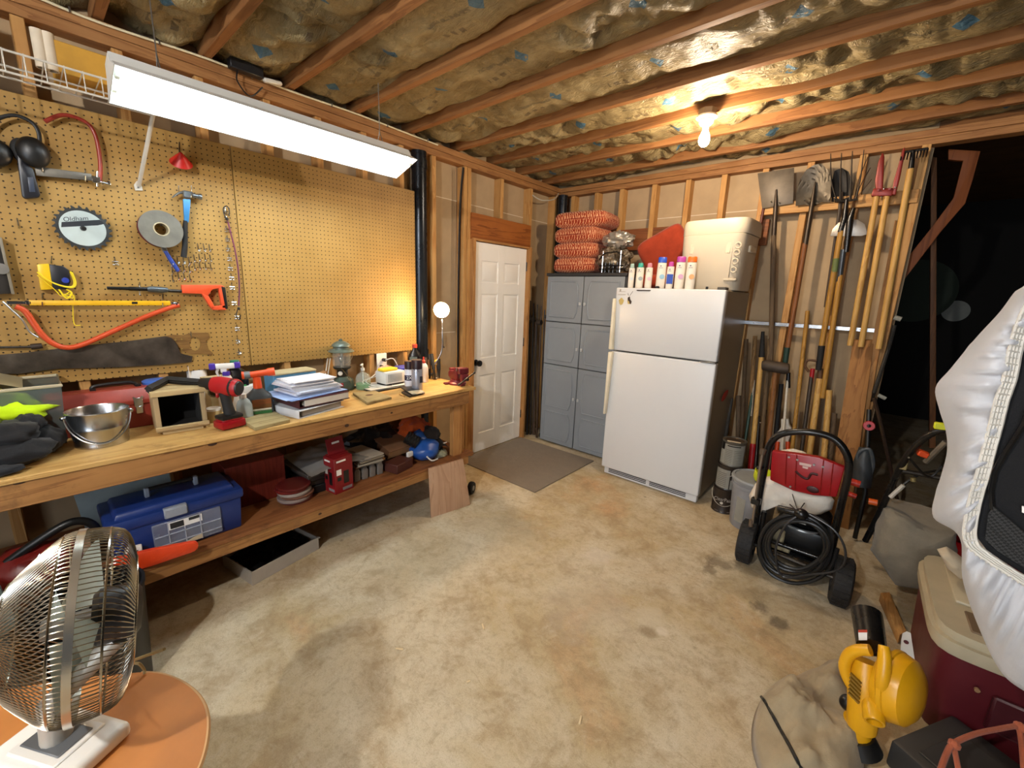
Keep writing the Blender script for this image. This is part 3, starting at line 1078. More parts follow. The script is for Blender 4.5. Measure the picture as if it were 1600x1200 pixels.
# --- binders and loose papers
p = V3((.42, 1.0, BT))
bn = T('ring_binder', 'white ring binder lying at the bottom of the paper stack', 'binder', p, .25)
ob('cover', B().box((0, 0, .002), (.27, .30, .003)).box((0, 0, .045), (.27, .30, .003), rot=(0, .03, 0)).box((-.0, -.15, .024), (.27, .004, .046)), PL('#cfd4da', .4), bn)
ob('pages', B().box((.005, .01, .022), (.23, .26, .03)), PL('#8c857c', .8), bn)
p = V3((.405, 1.04, BT + .05))
bn2 = T('ring_binder', 'maroon ring binder in the middle of the paper stack', 'binder', p, .12)
ob('cover', B().box((0, 0, .002), (.28, .31, .003)).box((0, 0, .043), (.28, .31, .003)).box((0, -.155, .022), (.28, .004, .044)), PL('#4a1f22', .45), bn2)
ob('pages', B().box((.012, .014, .022), (.25, .27, .034)), PL('#c4bfb6', .8), bn2)
ob('ring', B().lathe([(.012, 0), (.015, .002), (.012, .004)], 14, (.13, -.12, .022), (1, 0, 0)), M_CHROME, bn2)
z = BT + .097
pcol = ['#7d9bd0', '#9db4dd', '#d9dcE6', '#d6d8e0', '#c9cfe0', '#dfe0e4', '#d2d5dc', '#dadbe2', '#e0e0e4', '#cfd3df', '#dddde2', '#e2e2e6']
for i in range(12):
    th = (.003, .003, .012, .009, .008, .010, .007, .009, .008, .007, .006, .006)[i]
    sx, sy = (.27 if i < 2 else .225 - .004 * i, .36 if i < 2 else .285 - .004 * i)
    c = V3((.40 + RNG.uniform(-.012, .012), 1.02 + RNG.uniform(-.02, .02) - (.01 if i < 2 else 0), z + th / 2))
    r_ = .1 + RNG.uniform(-.12, .12)
    b = B()
    k = max(1, int(th / .003))
    for q in range(k):
        b.box(c + V3((RNG.uniform(-.004, .004), RNG.uniform(-.006, .006), -th / 2 + (q + .5) * th / k)), (sx, sy, th / k * .8), rot=(0, 0, r_ + RNG.uniform(-.03, .03)))
    ob('paper_sheaf', b, PL(pcol[i].lower(), .85, 0, .04), label=('blue folder low in the paper stack on the workbench', 'pale blue folder under the white papers on the workbench')[i] if i < 2 else 'white folded papers in the stack left of the lantern', cat='papers', group='stack of papers on the workbench' if i > 1 else None)
    z += th
# blue and tan carton behind the papers
p = V3((.17, 1.02, BT))
cx = T('carton', 'blue carton with a tan lid behind the paper stack', 'carton', p, .08)
ob('body', B().box((0, 0, .09), (.12, .26, .18), bev=.003), PL('#4f87ae', .7), cx)
ob('lid', B().box((0, 0, .186), (.125, .265, .012), bev=.003), PL('#b7ab86', .8), cx)
ob('flap', B().box((.03, .165, .15), (.05, .09, .004), rot=(.3, 0, 0)), M_CARD, cx)

# --- camping lantern
p = on_bench(533, 607); p.x += .03
ln = T('camping_lantern', 'green camping lantern with a glass globe on the workbench', 'lantern', p)
k = up(532, 529, p) / .335
M_LG = PL('#46524a', .3, .1)
ob('fuel_tank', B().lathe([(0, 0), (.062 * k, 0), (.07 * k, .008 * k), (.072 * k, .04 * k), (.066 * k, .065 * k), (.04 * k, .085 * k), (.03 * k, .09 * k), (0, .09 * k)], 32), M_LG, ln)
ob('collar', B().lathe([(0, .09 * k), (.034 * k, .09 * k), (.034 * k, .135 * k), (.05 * k, .14 * k), (.055 * k, .148 * k), (.055 * k, .152 * k), (0, .152 * k)], 28), PL('#1c1e1c', .4), ln)
ob('glass_globe', B().lathe([(.048 * k, .152 * k), (.056 * k, .17 * k), (.056 * k, .23 * k), (.05 * k, .25 * k)], 32), GLASS('#c9d2d0', .05, .22), ln)
ob('burner_tube', B().cyl((0, 0, .15 * k), (0, 0, .25 * k), .008 * k, n=12).cyl((.014 * k, 0, .15 * k), (.014 * k, 0, .25 * k), .004 * k, n=8).sph((.0, -.004, .2 * k), (.014 * k, .014 * k, .022 * k), 8), PL('#b9b7ae', .3, .8), ln)
ob('cap', B().lathe([(0, .25 * k), (.078 * k, .25 * k), (.08 * k, .254 * k), (.066 * k, .266 * k), (.05 * k, .27 * k), (.048 * k, .284 * k), (.058 * k, .287 * k), (.052 * k, .30 * k), (.03 * k, .315 * k), (.012 * k, .32 * k), (.012 * k, .33 * k), (0, .335 * k)], 36), PL('#5c685e', .3, .1), ln)
ob('vent_band', B().lathe([(.0485 * k, .271 * k), (.0485 * k, .283 * k)], 30), M_BLACK, ln)
ob('pump_knob', B().cyl((.025 * k, -.06 * k, .05 * k), (.04 * k, -.095 * k, .05 * k), .008 * k, n=10), M_STEEL, ln)
ob('dial', B().lathe([(0, 0), (.014 * k, 0), (.014 * k, .008 * k), (0, .01 * k)], 16, (.024 * k, -.025 * k, .113 * k), (.7, -.7, 0)), M_WHITEG, ln)
ob('badge', B().box((.052 * k, -.05 * k, .045 * k), (.004, .05 * k, .022 * k), rot=(0, 0, -.8)), M_RED, ln)
ob('bail', B().tube(spl([(-.05 * k, .03 * k, .15 * k), (.0, .07 * k, .2 * k), (.0, .066 * k, .28 * k)], 6), .002, 6).tube(spl([(.05 * k, -.03 * k, .15 * k), (.07 * k, 0, .1 * k), (.072 * k, .02 * k, .05 * k)], 6), .002, 6), M_CHROME, ln)

# --- soap bottle, half full of green
p = on_bench(568, 608)
sp_ = T('soap_bottle', 'round clear pump bottle holding green liquid soap', 'bottle', p)
r = wid((556, 590), (580, 590), p) / 2
h = up(568, 581, p)
ob('bottle', B().lathe([(0, 0), (r * .95, 0), (r, .008), (r, h * .62), (r * .8, h * .84), (.012, h), (.012, h + .012), (0, h + .012)], 28), GLASS('#d5dcd4', .06, .28), sp_)
ob('liquid_soap', B().lathe([(0, .004), (r * .93, .004), (r * .96, .01), (r * .96, h * .33), (0, h * .33)], 28), PL('#1e8c4d', .2), sp_)
ob('pump', B().cyl((0, 0, h + .01), (0, 0, h + .028), .013, n=16).cyl((0, 0, h + .028), (0, 0, h + .05), .005, n=10).box((.012, -.012, h + .054), (.05, .014, .01), rot=(0, 0, -.7), bev=.003).cyl((0, 0, .02), (0, 0, h), .003, n=6), PL('#d9dcd8', .3), sp_)

# --- socket box on the wall with plugged in cords
wo = T('wall_outlet', 'white wall outlet plate with cords plugged in below the pegboard', 'outlet', X(596, 566, .012))
ob('plate', B().box((.004, 0, 0), (.008, .085, .14), bev=.002), M_WHITEG, wo)
ob('plug', B().cyl((.008, .01, .02), (.035, .012, .02), .013, n=12).cyl((.008, -.012, -.03), (.03, -.012, -.03), .012, n=12), M_BLACK, wo)
o_ = X(596, 566, .012)
c1 = spl([o_ + V3((.035, .012, .02)), o_ + V3((.07, .06, .03)), o_ + V3((.075, .10, -.05)), V3((.12, 1.79, BT + .1)), V3((.14, 1.78, BT + .02)), V3((.2, 1.66, BT + .012)), V3((.27, 1.52, BT + .012))], 8)
c2 = spl([o_ + V3((.03, -.012, -.03)), o_ + V3((.08, -.06, -.03)), o_ + V3((.10, -.14, -.08)), V3((.16, 1.5, BT + .05)), V3((.24, 1.55, BT + .012)), V3((.18, 1.68, BT + .014)), V3((.26, 1.64, BT + .013)), V3((.20, 1.55, BT + .02))], 8)
M_WCORD = PL('#d4d0c4', .5)
ob('power_cable', B().tube(c1, .004, 6), M_WCORD, label='white cord running from the outlet down behind the white radio', cat='cord')
ob('power_cable', B().tube(c2, .0035, 6).tube([q + V3((.012, .02, .004)) for q in c2[10:]], .003, 6), M_WCORD, label='tangled white cords lying between soap bottle and radio', cat='cord')
c3 = spl([X(512, 560, .02), X(510, 575, .02), X(509, 590, .04), V3((.06, 1.33, BT + .01))], 6)
ob('power_cable', B().tube(c3, .004, 6).tube([q + V3((.004, .016, 0)) for q in c3], .0035, 6), M_WCORD, label='pair of pale cords hanging below the pegboard beside the lantern', cat='cord')

# --- white radio box on a black tray, yellow and purple things on top
p = on_bench(607, 604); p.x -= .02; p.y += .02
tr = T('tray', 'flat black tray with white top under the white radio', 'tray', p + V3((0, -.05, 0)), .05)
ob('base', B().box((0, 0, .006), (.24, .34, .012), bev=.003), M_BLACK, tr)
ob('liner', B().box((-.01, -.01, .0135), (.21, .31, .003)), PL('#cfccc4', .7), tr)
zt = BT + .016
rd = T('radio', 'white box radio with a speaker grille on the black tray', 'radio', V3((p.x, p.y + .01, zt)), .06)
ob('base', B().box((0, 0, .006), (.11, .16, .012), bev=.003), M_BLACK, rd)
ob('case', B().box((0, 0, .055), (.125, .17, .088), bev=.008, seg=2), PL('#d6d8d6', .4), rd)
gm = B()
for i in range(11):
    gm.box((.064, -.062 + i * .0115, .055), (.002, .004, .06))
ob('speaker_grille', gm, PL('#9a9d9c', .5), rd)
ob('sponge', B().box(V3((p.x, p.y - .01, zt + .11)), (.07, .13, .018), rot=(0, 0, .1), bev=.004), PL('#e0c22a', .8), label='yellow sponge lying on top of the white radio', cat='sponge')
ob('cloth_bundle', B().sph(V3((p.x - .13, p.y + .05, BT + .06)), (.05, .08, .065), 10, amp=.25, seed=3, floor=BT), CLOTH('#c79a86'), label='pink cloth bundle behind the white radio', cat='cloth')
pb = V3((.17, 1.90, BT))
bb = T('plastic_box', 'box with a purple lid behind the two spray cans', 'box', pb, -.05)
ob('body', B().box((0, 0, .055), (.10, .2, .11), bev=.004), PL('#b9b3a8', .5), bb)
ob('lid', B().box((0, 0, .119), (.11, .22, .02), bev=.004), PL('#474aa5', .45), bb)

# --- two spray cans
def spray_can(lab, px, py, body, cap, ptop, letter=None):
    p = on_bench(px, py)
    c = T('spray_can', lab, 'spray can', p, face(p), group='spray paint cans on the workbench')
    h = up(px, ptop, p)
    r = h * .17
    ob('can', B().lathe([(0, 0), (r * .96, 0), (r, .003), (r, h * .68), (r * .9, h * .72), (0, h * .72)], 28), body, c)
    ob('cap', B().lathe([(0, h), (r * .93, h), (r * .97, h - .004), (r * .97, h * .72), (0, h * .72)], 28), cap, c)
    return c, r, h


M_DCAP = PL('#2a1a20', .4)
c, r, h = spray_can('spray can with white label and dark cap marked 2X', 640, 607, PL('#d9d9e0', .35), M_DCAP, 564)
ob('can_label', B().lathe([(r * 1.004, h * .32), (r * 1.008, h * .33), (r * 1.008, h * .5), (r * 1.004, h * .51)], 28), PL('#1b1c3a', .4), c)
text('lettering', '2X', h * .16, (-.002, -r * 1.03, h * .415), (pi / 2, 0, 0), M_WHITE, c)
ob('base_band', B().lathe([(r * 1.004, .002), (r * 1.006, h * .1), (r * 1.004, h * .11)], 28), PL('#6a5148', .4), c)
c, r, h = spray_can('silver spray can with dark cap, front of the two cans', 652, 611, PL('#a8abb8', .3, .5), M_DCAP, 562)
ob('can_label', B().box((.028, -r * .88, h * .4), (.02, .004, h * .2), rot=(0, 0, .5)), PL('#2a2c38', .5), c)

# phone sized meter leaning on a block under the cans
pad('wood_block', 'thin dark block propping the small tablet by the spray cans', [(627, 612), (640, 619), (648, 616), (636, 609)], .012, M_BLACK, 'block')
P = [Z(625, 604, BT + .03), Z(645, 617, BT + .016), Z(664, 613, BT + .016), Z(648, 603, BT + .03)]
tl = ob('tablet', B().ext(P, (0, 0, -.009), bev=.002), M_BLACK, label='small dark tablet propped on the bench by the spray cans', cat='tablet')
ob('screen', B().ext([lerp(P[1], P[0], .08), lerp(P[1], P[0], .4), lerp(P[2], P[3], .4), lerp(P[2], P[3], .08)], (0, 0, .0012)), PL('#b7a98c', .6), tl)
ob('pencil', B().cyl(Z(624, 616, BT + .004), Z(632, 620, BT + .004), .0035, n=8), PINE2(0), label='pencil stub lying near the bench edge by the tablet', cat='pencil')

# --- glue bottle, dark oil bottle
p = on_bench(662, 597)
gb = T('glue_bottle', 'white glue bottle with a red nozzle behind the spray cans', 'bottle', p, face(p))
h = up(661, 567, p)
ob('bottle', B().lathe([(0, 0), (.034, 0), (.036, .006), (.036, h * .75), (.028, h * .9), (.013, h), (0, h)], 24, squash=(1, .65)), M_WHITE, gb)
ob('nozzle', B().lathe([(0, h), (.014, h), (.013, h + .018), (.007, h + .024), (.005, h + .045), (0, h + .046)], 18), PL('#c93a2a', .4), gb)
p = V3((.09, 2.0, BT))
ol = T('oil_bottle', 'black oil bottle with a red cap against the wall behind the cans', 'bottle', p, face(p))
ob('bottle', B().lathe([(0, 0), (.05, 0), (.052, .01), (.052, .17), (.044, .2), (.018, .235), (.016, .25), (0, .25)], 24, sq=3, squash=(1, .6)), M_BLKM, ol)
ob('cap', B().cyl((0, 0, .25), (0, 0, .278), .02, n=16), PL('#a43a2c', .4), ol)
ob('bottle_label', B().box((-.01, -.032, .14), (.06, .003, .08)), PL('#5f6a5a', .5), ol)

# --- hand tools standing at the bench end
p = V3((.13, 2.085, BT))
for (lab, dx, dy, tx, ty, hh, m, r_) in (('pliers with long black handle leaning at the bench end', .11, .0, .04, .02, .2, M_RUB, .014), ('shears with short black handle beside the long black handle', .10, .05, .07, .07, .16, M_RUB, .013)):
    a = p + V3((dx, dy, .01)); c = p + V3((tx, ty, hh))
    q = T('pliers', lab, 'pliers', a)
    ob('handle', B().tube([lerp(a, c, .4), c], [r_, r_ * 1.05], 10), m, q, w=True)
    ob('jaw', B().tube([a, lerp(a, c, .42)], [.006, .012], 8), M_DKSTEEL, q, w=True)
a = p + V3((.07, .055, 0))
sc_ = T('scissors', 'scissors with yellow handles behind the vise', 'scissors', a)
ob('handle', B().lathe([(.022, -.006), (.03, 0), (.022, .006)], 16, a + V3((0, .0, .13)), (1, -.4, 0)), M_YELLOW, sc_, w=True)
ob('blade', B().tube([a, a + V3((0, 0, .11))], [.003, .009], 6), M_STEEL, sc_, w=True)
for i, (dx, dy, hh, hx) in enumerate(((.0, -.02, .17, '#3d2f22'), (.02, .0, .15, '#6a4a28'), (-.01, .03, .19, '#2d2721'))):
    a = p + V3((dx + .02, dy, .0))
    q = T('hand_tool', ('dark rasp leaning on the wall behind the lamp stem', 'wood handled chisel leaning on the wall behind the lamp stem', 'dark tall file against the wall behind the lamp stem')[i], 'hand tool', a)
    ob('handle', B().tube([a + V3((0, 0, hh * .55)), a + V3((-.02, .01, hh))], [.011, .014], 10), PL(hx, .6), q, w=True)
    ob('blade', B().tube([a, a + V3((-.01, .005, hh * .57))], [.007, .009], 6, flat=.4), M_DKSTEEL, q, w=True)
hk = X(691, 532, -.03)
hs_ = T('hook_tool', 'small dark hook hanging on the wall above the lamp stem', 'hook', hk)
ob('hook', B().tube(spl([(0, 0, .06), (.004, 0, 0), (.01, .0, -.05), (.02, .01, -.06)], 6), .009, 8, flat=.5), M_DKSTEEL, hs_)

# --- bench vise
p = (on_bench(700, 602) + on_bench(736, 598)) / 2
vz = T('bench_vise', 'dark red iron bench vise on the bench corner', 'vise', p + V3((-.02, -.01, 0)), radians(-14))
M_VR = PL('#6b1f26', .45, .2, .15, 12, .15, 90)
ob('swivel_base', B().lathe([(0, 0), (.07, 0), (.07, .012), (.055, .02), (.05, .035), (0, .035)], 26).box((.075, 0, .007), (.05, .04, .014), bev=.004).box((-.02, -.075, .007), (.04, .05, .014), bev=.004), M_VR, vz)
ob('fixed_body', B().ext([(-.05, -.035, .035), (.05, -.035, .035), (.062, -.035, .075), (.055, -.035, .1), (.055, -.035, .135), (.02, -.035, .135), (0, -.035, .105), (-.06, -.035, .1), (-.085, -.035, .085), (-.085, -.035, .05)], (0, .07, 0), bev=.006), M_VR, vz)
ob('moving_jaw', B().box((.115, 0, .07), (.04, .06, .055), bev=.008, seg=2).box((.095, 0, .118), (.035, .085, .045), bev=.006), M_VR, vz)
ob('slide_bar', B().box((.04, 0, .07), (.14, .036, .036), bev=.004), M_DKSTEEL, vz)
ob('screw', B().cyl((.13, 0, .065), (.17, 0, .065), .012, n=14).cyl((.16, -.07, .03), (.16, .06, .11), .006, n=8).sph((.16, -.07, .03), .01, 6).sph((.16, .06, .11), .01, 6), M_DKSTEEL, vz)
ob('jaw_plate', B().box((.065, 0, .125), (.008, .085, .026), bev=.001), M_STEEL, vz)
ob('anvil', B().box((-.07, 0, .105), (.04, .05, .02), bev=.004), M_VR, vz)

# --- grey translucent bin at the left end, hi vis vest, black gloves
p = V3((.18, -.10, BT))
bi = T('storage_bin', 'grey translucent plastic bin with beige rim at the left bench end', 'bin', p)
M_BIN = GLASS('#77827f', .3, .62)
rim = [(.14, .155), (-.14, .155), (-.14, -.25), (.14, -.25)]
b = B()
bot = [V3((x * .85, y * .9, .004)) for x, y in rim]
tp = [V3((x, y, .26)) for x, y in rim]
for i in range(4):
    j = (i + 1) % 4
    b.faces([bot[i], bot[j], tp[j], tp[i]], [(0, 1, 2, 3)])
b.faces(bot, [(0, 1, 2, 3)])
ob('bin_wall', b, M_BIN, bi, thick=.003)
ob('rim', B().tube([q for q in tp], .007, 8, closed=True), PL('#b9ad90', .45), bi)
ob('lid', B().grid(lambda u, v: V3((-.14 + .28 * u, -.25 + .30 * v, .275 + .05 * sin(pi * (.15 + .8 * v)) - .02 * v)), 6, 14), PL('#b3a684', .5), bi, thick=.006)
M_HV = CLOTH('#c3e612', .8, .12)
b = B()
for (c, r_, sd) in (((.24, -.20, BT + .19), (.10, .13, .07), 1), ((.30, -.12, BT + .16), (.06, .12, .05), 2), ((.23, -.24, BT + .24), (.06, .06, .05), 5)):
    b.sph(c, r_, 14, amp=.5, f=2.2, seed=sd)
ob('safety_vest', b, M_HV, ang=180, label='crumpled bright yellow green safety vest at the left bench end', cat='vest')


def lump(nm, lab, cat, m, parts, floor, grp=None):
    b = B()
    for (c, r_, sd, amp) in parts:
        b.sph(c, r_, 18, amp=amp * .55, f=1.9, seed=sd, floor=floor)
    return ob(nm, b, m, label=lab, cat=cat, group=grp, ang=180)


M_BKC = CLOTH('#17171a', .7, .3)
lump('knee_pad', 'black knee pad with a shiny cap at the left bench end', 'knee pad', PL('#15171b', .3, 0, .2), [((.40, -.20, BT + .14), (.09, .085, .06), 4, .15)], BT + .001)
lump('work_glove', 'black work glove lying on top of the glove pile by the bucket', 'glove', M_BKC, [((.42, -.12, BT + .11), (.10, .09, .05), 8, .4), ((.34, -.06, BT + .12), (.08, .055, .045), 9, .4)], BT + .001)
lump('work_glove', 'thick black glove at the bottom of the pile by the bucket', 'glove', M_BKC, [((.46, -.11, BT + .05), (.11, .115, .05), 10, .3), ((.36, -.02, BT + .05), (.10, .06, .05), 11, .3)], BT + .001)
lump('work_glove', 'blue grey knit glove at the very left bench edge', 'glove', CLOTH('#3d4654', .8, .25), [((.52, -.20, BT + .05), (.06, .07, .05), 13, .3)], BT + .001)
lump('strap', 'dark frayed strap lying on the bench front edge at far left', 'strap', CLOTH('#1f2126', .8, .3), [((.575, -.17, BT + .018), (.04, .09, .018), 14, .3)], BT + .001)
# ------------------------------------------------------------------ tools hung on the pegboard
PX = .010                                       # front of the board


def outline(px, x, th, m, nm, par=None, bev=.001, **kw):
    """a flat tool part: its outline on the board, extruded to its real thickness"""
    return ob(nm, B().ext([X(a, c, x) for a, c in px], (th, 0, 0), bev=bev), m, par, w=par is not None, **kw)


def arc(c, rx, ry, a0, a1, k, x):
    return [X(c[0] + rx * cos(radians(a0 + (a1 - a0) * i / k)), c[1] + ry * sin(radians(a0 + (a1 - a0) * i / k)), x) for i in range(k + 1)]


# circular saw blade
c = X(130, 357, .03)
R = .098
M_BLADE = PL('#8f9a9a', .38, .9, .15, 10)
sw = T('circular_saw_blade', 'round circular saw blade with pale disc hung on the pegboard', 'saw blade', c)
pts = []
for i in range(24):
    a = 2 * pi * i / 24
    for da, k in ((0, 1.0), (.05, 1.0), (.06, .90), (.16, .88), (.2, .93)):
        pts.append((0, R * k * cos(a + da), R * k * sin(a + da)))
ob('blade', B().ext(pts, (.0025, 0, 0)), PL('#4a4c4c', .45, .8, .2, 18), sw)
ob('disc_face', B().lathe([(.011, .003), (R * .78, .003), (R * .78, .0045), (.011, .0045)], 48, (0, 0, 0), (1, 0, 0)), PL('#c6d2cf', .35, .35, .12, 6), sw)
q = [(-.07, -.004), (-.066, .018), (.06, .046), (.075, .03), (.05, .02)]
ob('dark_band', B().ext([(.0047, y, z) for y, z in q], (.0006, 0, 0)), PL('#20242a', .5), sw)
text('lettering', 'Oldham', .026, (.005, -.02, .038), Euler((pi / 2, 0, pi / 2)).to_matrix().to_4x4().to_euler(), PL('#2b3238', .5), sw, shear=.2)
sw.children[-1].rotation_euler = (pi / 2, radians(-12), pi / 2)
ob('peg', B().cyl((-.02, 0, 0), (.012, 0, 0), .006, n=10), M_CHROME, sw)

# reel with a grey cheek
c = X(252, 358, .075)
rl = T('tape_reel', 'grey flanged reel of dark red tape hung on the pegboard', 'reel', c)
R = .088
ob('flange', B().lathe([(R * .37, 0), (R, 0), (R, .004), (R * .37, .004), (R * .37, 0)], 48, (0, 0, 0), (1, 0, 0)), PL('#6f6c62', .6, .2, .15, 20), rl)
ob('flange', B().lathe([(R * .37, 0), (R * .98, 0), (R * .98, .003), (R * .37, .003), (R * .37, 0)], 48, (-.05, 0, 0), (1, 0, 0)), PL('#5a1716', .5), rl)
ob('tape', B().lathe([(R * .36, -.047), (R * .86, -.047), (R * .86, -.001), (R * .36, -.001)], 48, (0, 0, 0), (1, 0, 0)), PL('#5c1512', .6), rl)
ob('hub', B().lathe([(R * .31, -.05), (R * .37, -.05), (R * .37, .006), (R * .31, .006), (R * .31, -.05)], 36, (0, 0, 0), (1, 0, 0)), PL('#a89a7a', .6), rl)
ob('peg', B().cyl((-.07, 0, R * .2), (.012, 0, R * .2), .004, n=8), M_CHROME, rl)
pl = T('pliers', 'pliers with a blue dipped handle hanging under the reel', 'pliers', X(262, 395, .02))
ob('handle', B().tube([X(258, 392, .03), X(266, 405, .03), X(279, 424, .03)], [.009, .0105, .010], 10), PL('#1f3a8c', .4), pl, w=True)
ob('jaw', B().tube([X(250, 375, .025), X(259, 394, .028)], [.012, .012], 8, flat=.5), M_STEEL, pl, w=True)

# claw hammer
hm = T('claw_hammer', 'claw hammer with a blue shank and black grip on the pegboard', 'hammer', X(291, 305, .03))
hx = .045
ob('head', B().tube([X(300, 305, hx), X(309, 307, hx), X(310, 307, hx), X(315, 308, hx)], [.011, .011, .0145, .0145], 14)
   .tube(spl([X(301, 304, hx), X(290, 301, hx), X(279, 302, hx), X(269, 309, hx)], 5), [.013 - .0104 * i / 15 for i in range(16)], 10, flat=.9)
   .box(X(292, 304, hx), (.028, .035, .035), bev=.004), PL('#8d9497', .3, .9, .15), hm, w=True)
ob('shank', B().ext([X(a, d, hx - .008) for a, d in ((285, 311), (297, 312), (294, 348), (287, 348))], (.016, 0, 0), bev=.003), PL('#3a7fb4', .4, .2), hm, w=True)
ob('grip', B().tube([X(290, 345, hx), X(289, 360, hx), X(289, 385, hx), X(287, 402, hx)], [.010, .0125, .0125, .014], 12), M_RUB, hm, w=True)
for a in (279, 299):
    ob('hook', B().tube([X(a, 290, .012), X(a, 298, .014), X(a, 300, .05), X(a, 296, .055)], .002, 6), M_CHROME, hm, w=True)

# yellow chalk line reel with string
cl = T('chalk_line_reel', 'yellow and black chalk line reel with yellow string on the pegboard', 'chalk line', X(85, 432, .02))
outline([(57, 413), (76, 412), (82, 452), (63, 453)], .012, .04, M_YELLOW, 'side_plate', cl, .004)
outline([(76, 413), (98, 416), (107, 422), (110, 440), (104, 452), (82, 452)], .014, .036, PL('#1b1c22', .4), 'case', cl, .004)
ob('crank', B().lathe([(0, 0), (.012, 0), (.012, .014), (0, .016)], 16, X(102, 438, .05), (1, 0, 0)), PL('#2c3f9a', .35), cl, w=True)
sg = spl([X(58, 425, .054), X(75, 438, .056), X(95, 446, .056), X(112, 448, .05), (X(116, 440, .045)), X(110, 424, .045)], 6)
sg2 = spl([X(58, 430, .054), X(78, 446, .056), X(88, 455, .05), X(97, 463, .045), X(110, 456, .045), X(114, 466, .04), X(100, 460, .05), X(116, 462, .04), X(114, 480, .03), X(116, 506, .02), X(126, 508, .02)], 6)
ob('string', B().tube(sg, .0035, 6).tube([q + V3((.003, .004, -.003)) for q in sg], .003, 6).tube(sg2, .0018, 5).tube(spl([X(92, 452, .05), X(104, 466, .045), X(112, 458, .045), X(104, 452, .05)], 6), .0035, 6), PL('#e8cf1d', .7), cl, w=True)
ob('hook', B().tube([X(81, 400, .012), X(80, 411, .014), X(80, 411, .05), X(80, 407, .056)], .0022, 6), M_CHROME, cl, w=True)

# powder tool: black barrel, grey collar, orange grip
gt = T('fastening_tool', 'orange handled fastening tool with a long black barrel on the pegboard', 'nail tool', X(260, 455, .02))
bx_ = .035
ob('barrel', B().tube([X(167, 450, bx_), X(200, 451, bx_), X(202, 451, bx_), X(236, 452, bx_)], [.0075, .0085, .010, .0105], 14), M_BLKM, gt, w=True)
ob('collar', B().tube([X(230, 452, bx_), X(236, 452, bx_), X(252, 453, bx_), X(262, 453, bx_)], [.012, .0155, .016, .012], 16), PL('#5d6468', .35, .7), gt, w=True)
ob('rod', B().tube([X(258, 454, bx_), X(284, 455, bx_)], .0085, 12), M_DKSTEEL, gt, w=True)
M_GRIP = PL('#e0522a', .42)
gp = B()
for poly in ([(282, 445), (343, 445), (349, 448), (341, 450), (330, 452), (322, 463), (315, 459), (283, 458)], [(313, 458), (324, 462), (333, 478), (331, 483), (327, 480)], [(327, 479), (351, 476), (352, 484), (331, 484)], [(339, 447), (346, 448), (352, 482), (345, 481)]):
    gp.ext([X(a, d, bx_ - .012) for a, d in poly], (.026, 0, 0), bev=.003)
ob('grip', gp, M_GRIP, gt, w=True)
outline([(343, 447), (350, 449), (354, 482), (350, 483)], bx_ - .013, .028, M_BLACK, 'butt_pad', gt, .003)
ob('trigger', B().tube([X(325, 452, bx_), X(327, 459, bx_)], .006, 8), PL('#b9a680', .4), gt, w=True)
for a in (218,):
    ob('hook', B().tube([X(a, 441, .012), X(a, 447, .014), X(a, 461, .05), X(a, 455, .055)], .0022, 6), M_CHROME, gt, w=True)

# bow saw: yellow blade guard, orange tube frame, white tension lever
bs = T('bow_saw', 'bow saw with orange tube frame and yellow blade guard on the pegboard', 'saw', X(140, 475, .02))
sx = .05
outline([(44, 469), (265, 470), (266, 477), (44, 477)], sx - .006, .012, PL('#e0ab12', .45), 'blade_guard', bs, .002)
outline([(206, 471.5), (215, 471.5), (215, 475), (206, 475)], sx + .0061, .0008, M_BLACK, 'guard_print', bs, 0)
fr = spl([X(24, 479, sx), X(40, 487, sx), X(60, 516, sx), X(80, 535, sx), X(103, 543, sx), X(130, 538, sx), X(180, 516, sx), X(230, 494, sx), X(265, 481, sx), X(280, 477, sx)], 6)
ob('frame', B().tube(fr, .0115, 12), PL('#c64a24', .36), bs, w=True)
ob('blade_clip', B().box(X(30, 473, sx), (.012, .07, .014), bev=.002).box(X(43, 473, sx), (.018, .012, .02), bev=.002).box(X(273, 474, sx), (.012, .035, .014), bev=.003).cyl(X(276, 475, sx - .012), X(276, 475, sx + .016), .004), M_CHROME, bs, w=True)
lv = spl([X(4, 471, sx), X(16, 482, sx), X(35, 500, sx), X(46, 518, sx), X(60, 527, sx)], 6)
ob('tension_lever', B().tube(lv, .007, 8, flat=.5), PL('#aeb3b5', .3, .8), bs, w=True)
for a, d in ((66, 466), (254, 467)):
    ob('hook', B().tube([X(a, d - 8, .012), X(a, d, .014), X(a, d + 12, .06), X(a, d + 6, .066)], .0022, 6), M_CHROME, bs, w=True)

# hand saw
hsw = T('hand_saw', 'old hand saw with dark blade and wooden handle low on the pegboard', 'saw', X(180, 552, .02))
outline([(-10, 555), (40, 551), (130, 540), (200, 533), (258, 525), (268, 528), (276, 537), (282, 552), (301, 557), (299, 566), (250, 570), (180, 574), (130, 575), (90, 576), (30, 584), (-10, 584)], .022, .0016, PL('#5b5248', .45, .75, .45, 10), 'blade', hsw, 0)
hd = [(256, 526), (270, 523), (286, 524), (300, 520), (325, 520), (328, 527), (322, 533), (326, 546), (333, 552), (330, 556), (318, 552), (300, 553), (288, 550), (280, 543), (274, 534)]
hole = arc((305, 537), 9, 11, 0, 330, 11, .014)
b = B()
